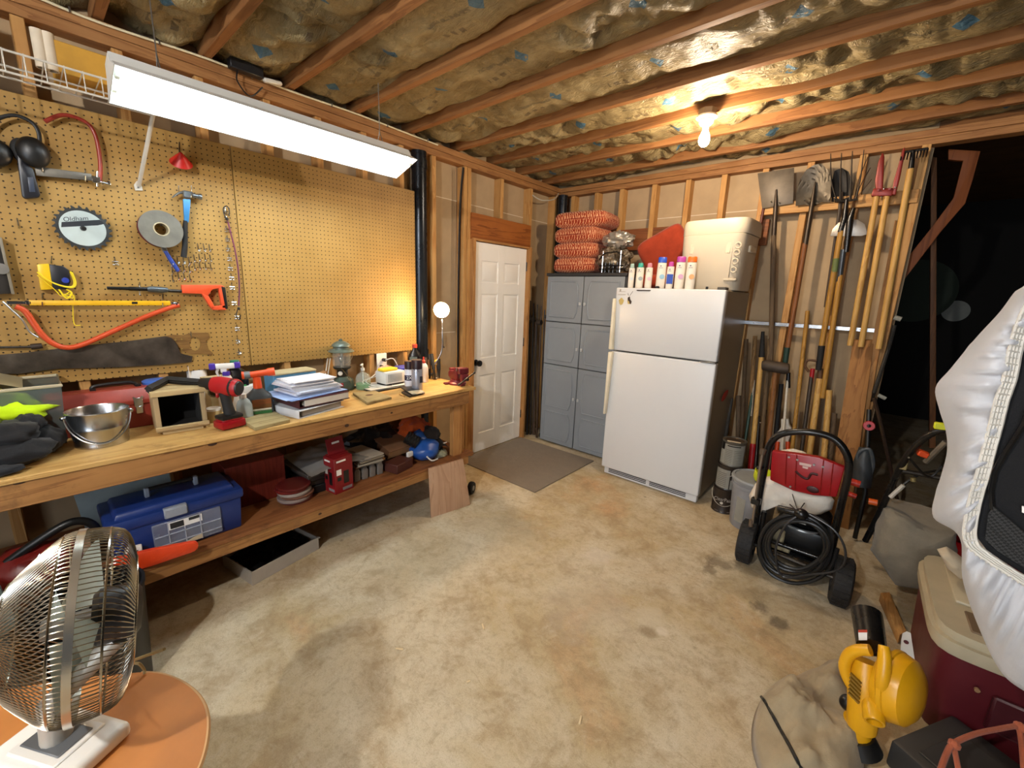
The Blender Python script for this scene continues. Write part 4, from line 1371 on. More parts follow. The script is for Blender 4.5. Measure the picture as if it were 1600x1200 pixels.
# handle ring cut into two loops around the hand hole
P = [X(a, d, .014) for a, d in hd]
import mathutils
bm = b.bm
ov = [bm.verts.new(p) for p in P]
hv = [bm.verts.new(p) for p in hole]
eg = [bm.edges.new((ov[i], ov[(i + 1) % len(ov)])) for i in range(len(ov))] + [bm.edges.new((hv[i], hv[(i + 1) % len(hv)])) for i in range(len(hv))]
bmesh.ops.triangle_fill(bm, use_beauty=True, edges=eg)
bm.normal_update()
ob('handle', b, WOOD('#8a6638', '#4f3519', 1, 2, .5), hsw, w=True, thick=-.026)
ob('handle_screw', B().cyl(X(274, 531, .03), X(274, 531, .038), .005, n=10).cyl(X(284, 545, .03), X(284, 545, .038), .005, n=10).cyl(X(284, 530, .03), X(284, 530, .038), .004, n=10), PL('#a58a4c', .35, .8), hsw, w=True)
ob('hook', B().tube([X(298, 518, .012), X(298, 524, .014), X(299, 527, .05), X(299, 521, .056)], .0022, 6), M_CHROME, hsw, w=True)

# dark rod with a ferrule behind the bow saw
rd_ = T('iron_rod', 'dark iron rod with a thick tip left of the bow saw', 'rod', X(30, 544, .03))
ob('rod', B().tube([X(-12, 543, .03), X(48, 542, .03)], .005, 8), M_DKSTEEL, rd_, w=True)
ob('tip', B().tube([X(48, 542, .03), X(66, 540, .03)], [.013, .012], 12), PL('#3b2f27', .5), rd_, w=True)

# bow saw with a thin red frame, dark grip, at upper left
cs = T('hacksaw', 'hacksaw with red tube frame and dark grip at the upper left', 'hacksaw', X(110, 270, .03))
outline([(54, 260), (142, 272), (146, 283), (56, 275)], .034, .012, PL('#6a655c', .45, .6, .25), 'blade_bar', cs, .002)
outline([(24, 220), (36, 222), (38, 255), (52, 266), (63, 306), (60, 310), (40, 312), (34, 308), (28, 262)], .026, .034, PL('#1a1b22', .4), 'grip', cs, .006)
outline([(43, 277), (52, 277), (55, 300), (46, 300)], .0605, .002, PL('#39404f', .35), 'grip_inset', cs, .0005)
fr = spl([X(156, 282, .045), X(157, 262, .045), X(155, 240, .045), X(150, 215, .045), X(140, 196, .045), X(120, 184, .045), X(95, 180, .045), X(70, 190, .045)], 6)
ob('frame', B().tube(fr, .008, 10), PL('#8e2f22', .35), cs, w=True)
ob('clamp', B().box(X(150, 281, .045), (.02, .03, .03), bev=.003).cyl(X(143, 281, .045), X(173, 288, .045), .005).cyl(X(152, 268, .045), X(152, 292, .045), .006).box(X(170, 286, .045), (.012, .012, .018), bev=.002), M_CHROME, cs, w=True)
for a, d in ((66, 252), (133, 266)):
    ob('hook', B().tube([X(a, d, .012), X(a, d + 10, .014), X(a, d + 16, .055), X(a, d + 8, .06)], .0022, 6), M_CHROME, cs, w=True)

# ear muffs
em = T('ear_muffs', 'black ear muffs hung by their headband at the upper left', 'ear muffs', X(30, 220, .03))
hb = spl([X(-25, 215, .05), X(-10, 190, .05), X(20, 180, .05), X(48, 190, .05), X(60, 206, .05), X(62, 225, .05)], 6)
ob('headband', B().tube(hb, .007, 8, flat=.6), M_BLACK, em, w=True)
ob('ear_cup', B().sph(X(52, 238, .06), (.035, .05, .06), 12), M_BLACK, em, w=True)
ob('ear_cup', B().sph(X(-16, 236, .05), (.035, .06, .06), 12), M_BLACK, em, w=True)
ob('cushion', B().sph(X(35, 236, .035), (.02, .035, .05), 10), M_RUB, em, w=True)

# red rubber cup (plunger head) up under the light
fn = T('funnel', 'small red funnel hung high on the pegboard', 'funnel', X(282, 247, .02))
ob('cone', B().lathe([(.004, .055), (.012, .045), (.02, .035), (.046, 0), (.048, -.003), (.043, 0), (.018, .03)], 28, X(283, 254, .045), (.75, -.1, .75)), PL('#c2241e', .4), fn, w=True)
ob('hook', B().tube([X(280, 222, .012), X(280, 236, .016), X(281, 244, .05)], .0022, 6), M_DKSTEEL, fn, w=True)

# dark framed organiser at the left edge
og = T('parts_case', 'dark framed case with a grey dial at the far left edge', 'case', X(5, 420, .02))
outline([(-40, 365), (-2, 372), (19, 458), (-40, 462)], .012, .05, PL('#2a2623', .5), 'case', og, .003)
outline([(-2, 372), (3, 372), (23, 459), (18, 459)], .012, .056, PL('#7d7462', .5), 'edge_strip', og, .001)
ob('dial', B().lathe([(0, 0), (.022, 0), (.022, .012), (0, .013)], 20, X(2, 420, .062), (1, 0, 0)), PL('#8a8680', .4, .5), og, w=True)

# bungee cord with black hooks
bc = T('bungee_cord', 'purple and red bungee cord hanging beside the column of hooks', 'cord', X(360, 390, .02))
pth = spl([X(355, 342, .03), X(360, 362, .03), X(367, 390, .03), X(372, 420, .03), X(374, 450, .03), X(373, 478, .03)], 6)
ob('cord', B().tube(pth, .0042, 8), WOOD('#7a3b4c', '#3b2a55', 0, 6, .7, knots=0), bc, w=True)
ob('hook', B().tube(spl([X(355, 345, .03), X(351, 337, .03), X(349, 326, .03), X(354, 322, .03), X(358, 328, .03), X(358, 338, .03)], 6), .0028, 8).sph(X(355, 342, .03), .008, 8), M_BLACK, bc, w=True)
ob('hook', B().tube(spl([X(373, 480, .03), X(370, 488, .03), X(370, 496, .03), X(374, 499, .03), X(376, 492, .03)], 6), .0028, 8).sph(X(373, 482, .03), .008, 8), M_BLACK, bc, w=True)


# loose metal hooks
def hook_mesh(w, drop):
    b = B()
    b.tube([(.0, 0, .018), (.004, 0, 0), (.005, 0, -drop), (.02, 0, -drop - .006), (.035, 0, -drop + .006)], .0028, 6)
    if w:
        b.tube([(.006, -w, 0), (.006, w, 0)], .0027, 6).tube([(.006, -w, -.014), (.006, w, -.014)], .0024, 6)
    return b


h0 = None
COLH = [(352, 330), (354, 343), (354, 358), (355, 373), (356, 388), (358, 403), (359, 418), (361, 433), (362, 448), (365, 472), (369, 494), (370, 512), (371, 532), (373, 550)]
for i, (a, d) in enumerate(COLH):
    if h0 is None:
        h0 = ob('pegboard_hook', hook_mesh(.012, .01), M_CHROME, label='double metal hook in the column beside the pegboard joint', cat='hook', group='column of double hooks')
        o = h0
    else:
        o = h0.copy()
        COL.objects.link(o)
    o.location = X(a, d, PX)
h1 = None
for (a, d, n_) in ((268, 408, 3), (277, 405, 3), (286, 405, 3), (295, 407, 3), (303, 403, 2), (311, 402, 2), (320, 402, 2), (328, 403, 2), (309, 386, 1), (318, 386, 1), (327, 387, 1)):
    for j in range(n_):
        if h1 is None:
            h1 = ob('pegboard_hook', hook_mesh(0, .018), M_CHROME, label='single metal hook in the cluster under the hammer', cat='hook', group='cluster of single hooks')
            o = h1
        else:
            o = h1.copy()
            COL.objects.link(o)
        o.location = X(a + j * .6, d + j * 13, PX)
o = h1.copy(); COL.objects.link(o); o.location = X(28, 348, PX)
o['label'] = 'lone metal hook on the pegboard left of the saw blade'; del o['group']
o = h0.copy(); COL.objects.link(o); o.location = X(180, 409, PX)
o['label'] = 'lone cross shaped metal hook between saw blade and hammer'; del o['group']

# ------------------------------------------------------------------ wire shelf above the board
M_WSH = PL('#c9c4b8', .4)
sh_ = T('wire_shelf', 'white wire shelf fixed high on the left wall', 'shelf', (.2, .0, 2.33))
b = B()
y1 = .535
for (x, z) in ((.36, 2.365), (.36, 2.295), (.04, 2.365), (.2, 2.36)):
    b.cyl((x, -1.2, z), (x, y1, z), .0042, n=8)
yy = -1.2
while yy <= y1:
    b.tube([(.03, yy, 2.367), (.36, yy, 2.369), (.363, yy, 2.295)], .0022, 5)
    yy += .0508 / 1.0
ob('wire_deck', b, M_WSH, sh_, w=True)
br = T('shelf_brace', 'white diagonal brace holding the wire shelf above the saw blade', 'brace', X(216, 290, .012))
ob('rod', B().tube([(.352, .478, 2.29), X(217, 290, .018)], .0085, 10), M_WSH, br, w=True)
ob('foot_plate', B().ext([X(a, d, .012) for a, d in ((209, 289), (213, 283), (219, 283), (223, 298), (211, 298))], (.006, 0, 0), bev=.001), M_WSH, br, w=True)
ob('screw', B().cyl(X(216, 293, .017), X(216, 293, .023), .004, n=8), M_STEEL, br, w=True)
# things on the wire shelf
sb0, sb1 = X(88, 100, .27), X(100, 66, .27)
ob('storage_box', B().box((.17, sb0.y + .13, (2.372 + sb1.z) / 2), (.20, .26, sb1.z - 2.372), bev=.003), PL('#b98a2e', .6, 0, .15), label='yellow tan cardboard box on the wire shelf', cat='box')
for (yy, lab) in ((X(81, 100, .26).y, 'white tube on the wire shelf, nearer the yellow box'), (X(66, 100, .26).y, 'white tube on the wire shelf, farther from the yellow box')):
    ob('cardboard_tube', B().lathe([(.014, .0), (.019, 0), (.019, .13), (.014, .13), (.014, .004)], 18, (.26, yy, 2.37)), PL('#cdbfa8', .7), label=lab, cat='tube')
ob('storage_box', B().box((.18, -.33, 2.47), (.26, .5, .2), bev=.003), PL('#6d4a38', .8), label='dull brown box at the left end of the wire shelf', cat='box')
# ------------------------------------------------------------------ things on and under the lower shelf
# blue toolbox with clear organiser in its face
a, c = on_shelf(222, 862), on_shelf(428, 818)
a.x = c.x = .56
w2 = c.y - a.y
w2 = .50
bt = T('toolbox', 'large blue plastic toolbox with grey latches on the lower shelf', 'toolbox', (.43, .345, LS))
M_BLU = PL('#17306f', .4, 0, .08)
ob('body', B().box((0, 0, .085), (.25, w2 - .03, .17), bev=.010, seg=2, taper=(1.06, 1.04)), M_BLU, bt)
ob('lid', B().box((0, 0, .19), (.285, w2 + .01, .05), bev=.012, seg=2).box((0, 0, .225), (.24, w2 - .05, .03), bev=.01, seg=2, taper=(.9, .95)), M_BLU, bt)
M_GRY = PL('#8e96a3', .4)
ob('latch', B().box((.146, -.02, .193), (.012, .085, .044), bev=.004).box((.138, -.02, .214), (.024, .085, .01), bev=.003), M_GRY, bt)
ob('handle', B().tube([(0, -.09, .245), (0, -.09, .275), (0, .09, .275), (0, .09, .245)], [.011, .010, .010, .011], 10), M_BLACK, bt)
ob('handle_post', B().box((0, -.092, .262), (.026, .02, .045), bev=.004), M_GRY, bt)
ob('handle_post', B().box((0, .092, .262), (.026, .02, .045), bev=.004), M_GRY, bt)
og = ob('organiser_lid', B().box((.1345, .02, .085), (.012, .26, .135), bev=.004), GLASS('#8b93a8', .25, .55), bt)
g_ = B()
for z in (.045, .09):
    g_.box((.142, .02, z), (.004, .25, .004))
for y in (-.06, .0, .06):
    g_.box((.142, y + .005, .085 - (.02 if y == 0 else 0)), (.004, .004, .13 - (.04 if y == 0 else 0)))
ob('divider', g_, PL('#aab0c0', .4), og)
ob('sticker', B().box((.1425, .008, .128), (.001, .13, .036)), M_PAPER, og)
ob('sticker_picture', B().box((.1434, -.022, .128), (.001, .05, .028)).box((.1434, .045, .137), (.001, .045, .014)), PL('#24272a', .5), og)
ob('screw_packet', B().ext([(.1415, -.02, .022), (.1415, .065, .022), (.1415, .065, .045), (.1415, .03, .038)], (.003, 0, 0)), PL('#c9bba0', .6), og)
ob('cutter_blade_box', B().box((.585, .165, LS + .05), (.018, .055, .09), rot=(0, -.05, -.15), bev=.003), M_WHITE, label='small white and dark packet leaning on the blue toolbox', cat='packet')
ob('picture', B().box((.0095, -.004, .0), (.002, .035, .055)), PL('#3a3f48', .5), bpy.data.objects['cutter_blade_box'])
bpy.data.objects['picture'].location = (.585, .165, LS + .05)

# red wooden box behind
ob('storage_box', B().box((.22, .73, LS + .125), (.26, .30, .25), bev=.004), WOOD('#7c2a1c', '#5a1a10', 2, 1, knots=.1), label='red wooden box behind the blue toolbox on the lower shelf', cat='box')

# chainsaw lying at left: red body, dark handle, orange bar cover
cs = T('chainsaw', 'red chainsaw with an orange bar cover poking past the fan', 'chainsaw', (.46, -.06, LS))
ob('body', B().sph((.44, -.10, LS + .085), (.10, .15, .085), 14, amp=.2, f=2, seed=21, floor=LS + .002), PL('#6a1612', .4), cs, w=True)
ob('handle', B().tube(spl([(.46, -.20, LS + .12), (.48, -.10, LS + .19), (.48, .0, LS + .235), (.47, .06, LS + .20), (.46, .08, LS + .10)], 6), .016, 10), M_BLACK, cs, w=True)
ob('engine', B().box((.43, .0, LS + .08), (.12, .12, .13), bev=.02, seg=2), M_BLACK, cs, w=True)
q0, q1 = V3((.60, .10, LS + .045)), V3((.665, .345, LS + .052))
d = (q1 - q0).normalized()
P = []
hh = .042
top = [q0 + V3((0, 0, hh)), lerp(q0, q1, .5) + V3((0, 0, hh * .9)), q1 + V3((0, 0, hh * .62))]
en = [q1 + d * (.03 * cos(a)) + V3((0, 0, hh * .62 * sin(a))) for a in [radians(60 - 20 * i) for i in range(7)]]
bo = [q1 - V3((0, 0, hh * .62)), lerp(q0, q1, .5) - V3((0, 0, hh * .9)), q0 - V3((0, 0, hh))]
ob('bar_cover', B().ext(top + en + bo, V3((.022, -.006, 0)), bev=.005), PL('#d8421a', .35), cs, w=True)
# pale paper sack leaning at back left
ob('paper_sack', B().grid(lambda u, v: V3((.22 + .05 * v + .02 * sin(3 * u + 2 * v), .05 + .34 * u - .03 * v, LS + .002 + .36 * v)), 10, 10), PL('#c3d3d6', .7, 0, .10), label='pale blue paper sack leaning at the back of the lower shelf', cat='sack', thick=.03)
ob('sack_print', B().grid(lambda u, v: V3((.275 + .025 * v, .16 + .14 * u, LS + .30 + .05 * v)), 4, 4), PL('#2c4f77', .7), bpy.data.objects['paper_sack'], thick=.002)

# sanding discs in packets
p = on_shelf(466, 783); p.x -= .04
sd0 = None
for i in range(6):
    z = LS + i * .0175
    b = B().lathe([(0, 0), (.088, 0), (.09, .003), (.09, .012), (.086, .0155), (0, .0155)], 30)
    mm = [PL('#5f2a26', .35), PL('#8a7c76', .25), PL('#6d4a3c', .3), PL('#9a8f86', .25), PL('#6a201d', .3), PL('#571b1a', .3)][i]
    o = ob('disc_packet', b, mm, label='round disc packet in the stack beside the red product box, ' + ('lowest', 'second from the bottom', 'third from the bottom', 'third from the top', 'second from the top', 'topmost')[i], cat='packet', group='stack of round packets on the lower shelf')
    o.location = (p.x + RNG.uniform(-.008, .008), p.y + RNG.uniform(-.012, .012), z)
    o.rotation_euler = (0, 0, i)

# red product box, flap up
p0, p1, p2 = on_shelf(523, 779), on_shelf(555, 763), on_shelf(506, 765)
p = (p1 + p2) / 2
rb = T('product_box', 'red printed product box with its lid flap standing up', 'box', p, radians(8))
h = up(523, 723, p0)
sx_, sy_ = .105, .125
M_RBOX = PL('#7c1218', .45)
ob('carton', B().box((0, 0, h / 2), (sx_, sy_, h), bev=.0015), M_RBOX, rb)
ob('flap', B().box((-.035, .01, h + .05), (.004, sy_ - .01, .10), rot=(0, -.25, 0), bev=.001).box((-.02, .01, h + .004), (.06, sy_ - .01, .004)), M_RBOX, rb)
for (ry, rz, o_, nm) in ((0, pi / 2, V3((sx_ / 2 + .0006, 0, 0)), 'x'), (0, 0, V3((0, -sy_ / 2 - .0006, 0)), 'y')):
    W_ = sy_ if nm == 'x' else sx_
    def pt(u, z):
        return (o_ + V3((0, u, z))) if nm == 'x' else (o_ + V3((u, 0, z)))
    def rect(u0, u1, z0, z1):
        t_ = V3((.0006, 0, 0)) if nm == 'x' else V3((0, -.0006, 0))
        return B().ext([pt(u0, z0), pt(u1, z0), pt(u1, z1), pt(u0, z1)], t_)
    ob('print_white', rect(-W_ * .38, W_ * .12, h * .88, h * .93), M_WHITE, rb)
    ob('print_white', rect(-W_ * .40, -W_ * .14, h * .52, h * .68), M_WHITE, rb)
    ob('print_black', rect(-W_ * .02, W_ * .26, h * .24, h * .6), M_BLACK, rb)
    ob('print_black', rect(-W_ * .36, -W_ * .16, h * .36, h * .46), M_BLACK, rb)
    ob('print_grey', rect(-W_ * .1, W_ * .42, h * .06, h * .14), PL('#7f787a', .5), rb)
ob('flap_print', B().box((-.0318, .01, h + .07), (.001, .05, .012), rot=(0, -.25, 0)).box((-.031, .04, h + .04), (.001, .025, .03), rot=(0, -.25, 0)), M_WHITE, rb)

# stack of folders and bagged papers
p = V3((.30, 1.10, LS))
cols = ['#141416', '#26221f', '#1b1a1c', '#39332e']
z = LS
for i, (th, cx_, sx_, sy_) in enumerate(((.05, .30, .34, .30), (.035, .29, .33, .31), (.03, .30, .33, .30), (.022, .30, .34, .36))):
    ob('binder', B().box((cx_, 1.08 + .01 * i, z + th / 2), (sx_, sy_, th), rot=(0, 0, .05 * (i - 1)), bev=.003), PL(cols[i], .45), label='dark binder in the stack under the plastic bag, ' + ('at the bottom', 'second from the bottom', 'second from the top', 'topmost')[i], cat='binder', group='dark binders on the lower shelf')
    z += th
b = B().grid(lambda u, v: V3((.12 + .42 * v, .95 + .38 * u, z + .012 + .035 * sin(pi * min(1, max(0, u))) * (.6 + .4 * sin(pi * v)) + .014 * noise.fractal(V3((u * 5, v * 4, 3)), 1, 2, 4))), 22, 22)
ob('plastic_bag', b, GLASS('#b4b2ae', .25, .75), label='crinkled clear plastic bag of papers on the dark binders', cat='bag', thick=.012)
for i in range(5):
    ob('magazine', B().box((.40 + .01 * (i % 2), 1.34, LS + .105 + i * .011), (.24, .17, .009), rot=(0, 0, .06 * (i - 2)), bev=.001), PL(['#6d6459', '#9c9484', '#5a4a3c', '#857a68', '#a59d90'][i], .7), label='magazine in the small stack behind the red product box', cat='magazine', group='magazines on the lower shelf')
ob('wood_offcut', B().box((.45, 1.36, LS + .09), (.05, .22, .014), rot=(0, 0, .05), bev=.001), PINE2(1), label='pale wood strip lying under the magazines', cat='board')
j0 = None
for i in range(4):
    yy = 1.255 + i * .055
    ln_ = 'upright rounded sanding pad beside the red product box, ' + ('nearest to it', 'second from it', 'third from it', 'farthest from it')[i]
    o = ob('sanding_pad', B().ext([(0, -.02, 0), (0, .02, 0), (0, .022, .06), (0, .012, .083), (0, -.006, .086), (0, -.018, .07)], (.09, 0, 0), bev=.004), PL('#77716a', .7), label=ln_, cat='pad', group='row of sanding pads')
    o.location = (.40, yy, LS)

# brown case and leather box, cardboard box
ob('brown_brick', B().box((.50, 1.555, LS + .032), (.12, .16, .064), rot=(0, 0, .25), bev=.004), PL('#4d241a', .6, 0, .15, 20), label='dark reddish brown block at the shelf front beside the blue jug', cat='block')
ob('brown_brick', B().box((.38, 1.50, LS + .04), (.10, .18, .08), rot=(0, 0, .2), bev=.004), PL('#35201a', .6, 0, .15, 20), label='darker brown block behind the reddish brown block', cat='block')
kb_ = T('cardboard_box', 'open brown cardboard box tilted on top of the brown blocks', 'box', (.36, 1.66, LS + .145), rot=(0, .32, .1))
ob('carton', B().box((0, 0, -.028), (.16, .30, .056), bev=.001), PL('#6e4a30', .9), kb_)
ob('flap', B().box((.0, 0, .003), (.18, .31, .004)), PL('#7a5538', .9), kb_)
ob('flap', B().box((.083, 0, -.028), (.004, .31, .06), rot=(0, .1, 0)), PL('#a67c52', .9), kb_)
ob('white_packet', B().box((.49, 1.655, LS + .078), (.02, .05, .035), rot=(0, 0, .2), bev=.002), M_WHITE, label='tiny white packet below the tilted cardboard box', cat='packet')

# blue jerry jug on its side with corrugated black spout
bj = T('blue_jug', 'blue plastic jug lying with its ribbed black spout upward', 'jug', (.47, 1.79, LS))
ob('body', B().sph((.47, 1.80, LS + .075), (.11, .115, .078), 16, amp=.12, f=1.6, seed=31, floor=LS + .002), PL('#1d4f9e', .35), bj, w=True)
ob('neck', B().tube([(.42, 1.80, LS + .11), (.37, 1.78, LS + .18)], [.07, .055], 18), PL('#1b4788', .4), bj, w=True)
pr = []
for i in range(10):
    pr += [(.042 if i % 2 else .048, i * .011)]
ob('spout', B().lathe([(0, 0)] + pr + [(0, .1)], 20, (.48, 1.735, LS + .135), (-.45, -.4, .35)), M_BLACK, bj, w=True)
ob('white_edge', B().tube(spl([(.575, 1.74, LS + .06), (.582, 1.78, LS + .02), (.57, 1.84, LS + .012)], 5), .006, 6), M_WHITE, bj, w=True)
ob('green_cap', B().lathe([(.012, 0), (.012, .03), (0, .03)], 12, (.44, 1.44, LS + .08), (.5, -.5, .2)), PL('#44553e', .6), label='dull green cap in front of the dark blocks', cat='cap')  # loose dull green bottle cap

# ball cap, orange cloth and black shoe at the shelf end
hat = T('baseball_cap', 'cap with orange crown and dark front at the shelf end', 'cap', (.35, 1.90, LS + .1))
ob('crown', B().sph((.30, 1.83, LS + .18), (.12, .12, .09), 14, amp=.3, f=2.2, seed=41), CLOTH('#c4521e'), hat, w=True)
ob('front_panel', B().sph((.43, 1.885, LS + .155), (.075, .07, .065), 12, amp=.2, f=2, seed=42), CLOTH('#1d1714'), hat, w=True)
ob('brim', B().grid(lambda u, v: V3((.46 + .11 * v, 1.83 + .12 * u, LS + .12 - .05 * v + .03 * sin(pi * u))), 12, 8), CLOTH('#15120f'), hat, w=True, thick=.004)
ob('white_piping', B().tube(spl([(.49, 1.86, LS + .12), (.535, 1.90, LS + .105), (.53, 1.96, LS + .1)], 6), .005, 6), M_WHITE, hat, w=True)
shoe = T('shoe', 'dark shoe with a pale sole edge at the shelf end', 'shoe', (.47, 1.93, LS))
ob('upper', B().sph((.43, 1.905, LS + .05), (.11, .055, .05), 12, amp=.15, f=2, seed=51, floor=LS + .015), CLOTH('#1a1614'), shoe, w=True)
ob('sole', B().box((.44, 1.905, LS + .009), (.23, .10, .018), bev=.006), PL('#9a927f', .6), shoe, w=True)
ob('folded_cloth', B().sph((.50, 1.90, LS + .03), (.08, .06, .03), 10, amp=.25, seed=61, floor=LS + .001), CLOTH('#8b8a72'), label='pale olive folded cloth between blue jug and shoe', cat='cloth')
ob('black_bag', B().sph((.2, 1.55, LS + .12), (.12, .22, .12), 14, amp=.3, f=3, seed=71, floor=LS + .001), PL('#161517', .35), label='black plastic bag at the back behind the cardboard box', cat='bag')

# leaning square of plywood at the bench end
q = [Z(674, 809), Z(735, 789)]
hgt = .345
e1 = (q[1] - q[0])
t0 = V3((.645, q[0].y + .0, hgt + .02)); t1 = V3((.645, q[1].y + .0, hgt + .0))
ob('plywood_square', B().ext([q[0], q[1], t1, t0], V3((-.014, .003, .002)), bev=.001), WOOD('#cda98c', '#ab8466', 2, .5, .7, knots=0), label='square plywood offcut leaning on the end of the bench', cat='board')
# caster behind it
ca = T('caster_wheel', 'small black caster wheel on the floor behind the plywood square', 'wheel', (.60, 2.16, 0))
ob('tyre', B().lathe([(.02, -.018), (.045, -.018), (.05, -.01), (.05, .01), (.045, .018), (.02, .018)], 24, (0, 0, .05), (1, .4, 0)), M_RUB, ca)
ob('hub', B().lathe([(0, -.02), (.02, -.02), (.02, .02), (0, .02)], 16, (0, 0, .05), (1, .4, 0)), PL('#8a8680', .4), ca)

# white paint tray of black scraps under the bench
a, c = Z(396, 915), Z(498, 858)
rz = atan2((c - a).y, (c - a).x) - pi / 2
ln_ = (c - a).length
tr = T('white_tray', 'shallow white tray of black scraps on the floor under the bench', 'tray', (a + c) / 2, rz)
wd = .30
b = B().box((-.004, 0, .04), (.006, ln_, .08), bev=.001).box((-wd, 0, .04), (.006, ln_, .08)).box((-wd / 2, -ln_ / 2, .04), (wd, .006, .08)).box((-wd / 2, ln_ / 2, .04), (wd, .006, .08)).box((-wd / 2, 0, .004), (wd, ln_, .006)).box((.004, ln_ / 2 - .004, .081), (.02, .02, .004))
ob('tray', b, PL('#a9a196', .5), tr)
ob('black_scraps', B().grid(lambda u, v: V3((-.02 - (wd - .03) * u, -ln_ / 2 + .02 + (ln_ - .04) * v, .055 + .02 * noise.fractal(V3((u * 7, v * 9, 1)), 1, 2, 4))), 24, 28), PL('#0c0c0d', .5), tr, thick=.02)
# ------------------------------------------------------------------ grey cabinet
M_CAB = PL('#868d94', .5, 0, .05, 4)
M_CABD = PL('#3a3c3f', .5)
cx0, cx1, cy0, cy1, cz = .205, 1.075, 3.57, 3.985, 1.775
cbn = T('storage_cabinet', 'tall grey plastic cabinet with six doors left of the fridge', 'cabinet', ((cx0 + cx1) / 2, cy0, 0))
ob('body', B().box(((cx0 + cx1) / 2, (cy0 + cy1) / 2 + .012, cz / 2 + .01), (cx1 - cx0, cy1 - cy0 - .02, cz - .02), bev=.004), M_CABD, cbn, w=True)
ob('top', B().box(((cx0 + cx1) / 2, (cy0 + cy1) / 2, cz + .012), (cx1 - cx0 + .02, cy1 - cy0 + .01, .03), bev=.004), PL('#26272a', .5), cbn, w=True)
cols = [(cx0 + .008, .64), (.648, cx1 - .008)]
rows = [(.02, .868), (.875, 1.312), (1.32, 1.768)]
for ci, (xa, xb) in enumerate(cols):
    for ri, (za, zb) in enumerate(rows):
        b = B().box(((xa + xb) / 2, cy0 + .004, (za + zb) / 2), (xb - xa, .016, zb - za), bev=.004)
        # raised panel with a bowed inner edge
        def panel(z0, z1):
            o_ = xa + .05 if ci == 0 else xb - .05
            i_ = xb - .07 if ci == 0 else xa + .07
            s = 1 if ci == 0 else -1
            pts = [V3((o_, cy0 - .004, z0)), V3((i_ - s * .012, cy0 - .004, z0))] + [V3((i_ + s * (.016 * sin(pi * t)), cy0 - .004, z0 + (z1 - z0) * t)) for t in (.15, .3, .5, .7, .85)] + [V3((i_ - s * .012, cy0 - .004, z1)), V3((o_, cy0 - .004, z1))]
            b.tube(pts, .010, 8, closed=True)
            b.ext([p + V3((0, .001, 0)) for p in pts], (0, -.006, 0))
        if ri == 0:
            panel(za + .40, zb - .05)
            panel(za + .05, za + .34)
        else:
            panel(za + .05, zb - .05)
        d = ob('door', b, M_CAB, cbn, w=True)
        hx = xb - .022 if ci == 0 else xa + .022
        hz = lerp(za, zb, .62 if ri == 0 else .42)
        ob('handle', B().box((hx, cy0 - .010, hz), (.022, .012, .03), bev=.003), PL('#b4b8bb', .4), d, w=True)
        e = xa - .006 if ci == 0 else xb + .006
        ob('hinge', B().box((e, cy0 + .002, za + .04), (.014, .02, .04), bev=.002), M_BLACK, d, w=True)

# patterned cushions
def ikat():
    t = NT('orange_patterned_fabric')
    v = t.coord()
    sp = t.n('ShaderNodeSeparateXYZ')
    t.l(v, sp.inputs[0])
    nz = t.noise(v, 55, 4, .6)
    wob = t.math('MULTIPLY', t.math('SUBTRACT', nz, .5), .03)
    x = t.math('ADD', t.math('ADD', sp.outputs[0], sp.outputs[1]), wob)

    def tri(a, k):
        return t.math('MULTIPLY', t.math('ABSOLUTE', t.math('SUBTRACT', t.math('FRACT', t.math('DIVIDE', a, k)), .5)), 2.0)
    d = t.math('ADD', t.math('MULTIPLY', tri(x, .062), 1.25), t.math('MULTIPLY', tri(t.math('ADD', sp.outputs[2], .03), .13), .75))
    d = t.math('ADD', d, t.math('MULTIPLY', t.math('SUBTRACT', nz, .5), .7))
    f = t.math('FRACT', t.math('MULTIPLY', d, 1.15))
    col = t.ramp(f, [(.05, H('#8a2a18')), (.3, H('#a8452a')), (.42, H('#d98f5c')), (.55, H('#efd0aa')), (.68, H('#cf7a4a')), (.8, H('#97331c'))])
    t.setb(col=col, rough=.85, sheen=.1, spec=.2)
    t.bump(nz, .2, .004)
    return t.m


IK = ikat()


def cushion_mesh(w, d, h, seed):
    def fn(u, v):
        a = 2 * pi * u
        b_ = pi * (v - .5)
        k = 3.6
        ca, sa, cb, sb = cos(a), sin(a), cos(b_), sin(b_)
        e = lambda q, p: math.copysign(abs(q) ** p, q)
        x = e(ca, .28) * abs(cb) ** .42
        y = e(sa, .28) * abs(cb) ** .42
        z = e(sb, .62)
        p = V3((x * w / 2, y * d / 2, z * h / 2))
        return p * (1 + .03 * noise.noise(p * 9 + V3((seed, 0, 0))))
    return B().grid(fn, 48, 18, cu=True)


for i in range(4):
    o = T('cushion', 'orange patterned seat cushion on the grey cabinet, ' + ('bottom of the stack', 'second from the bottom', 'third from the bottom', 'top of the stack')[i], 'cushion', ((.47, .465, .475, .50)[i], 3.78, 1.805 + .075 + i * .142), (-.05, .06, -.02, .10)[i], 'stack of patterned cushions')
    w_ = (.47, .47, .49, .56)[i]
    ob('cover', cushion_mesh(w_, .40, .158, i * 3.3), IK, o)
    rim_ = [V3((w_ / 2 * .985 * math.copysign(abs(cos(a)) ** .28, cos(a)), .197 * math.copysign(abs(sin(a)) ** .28, sin(a)), .0)) for a in [2 * pi * k / 48 for k in range(48)]]
    ob('piping', B().tube(rim_, .0045, 6, closed=True), PL('#8f2a16', .8), o)

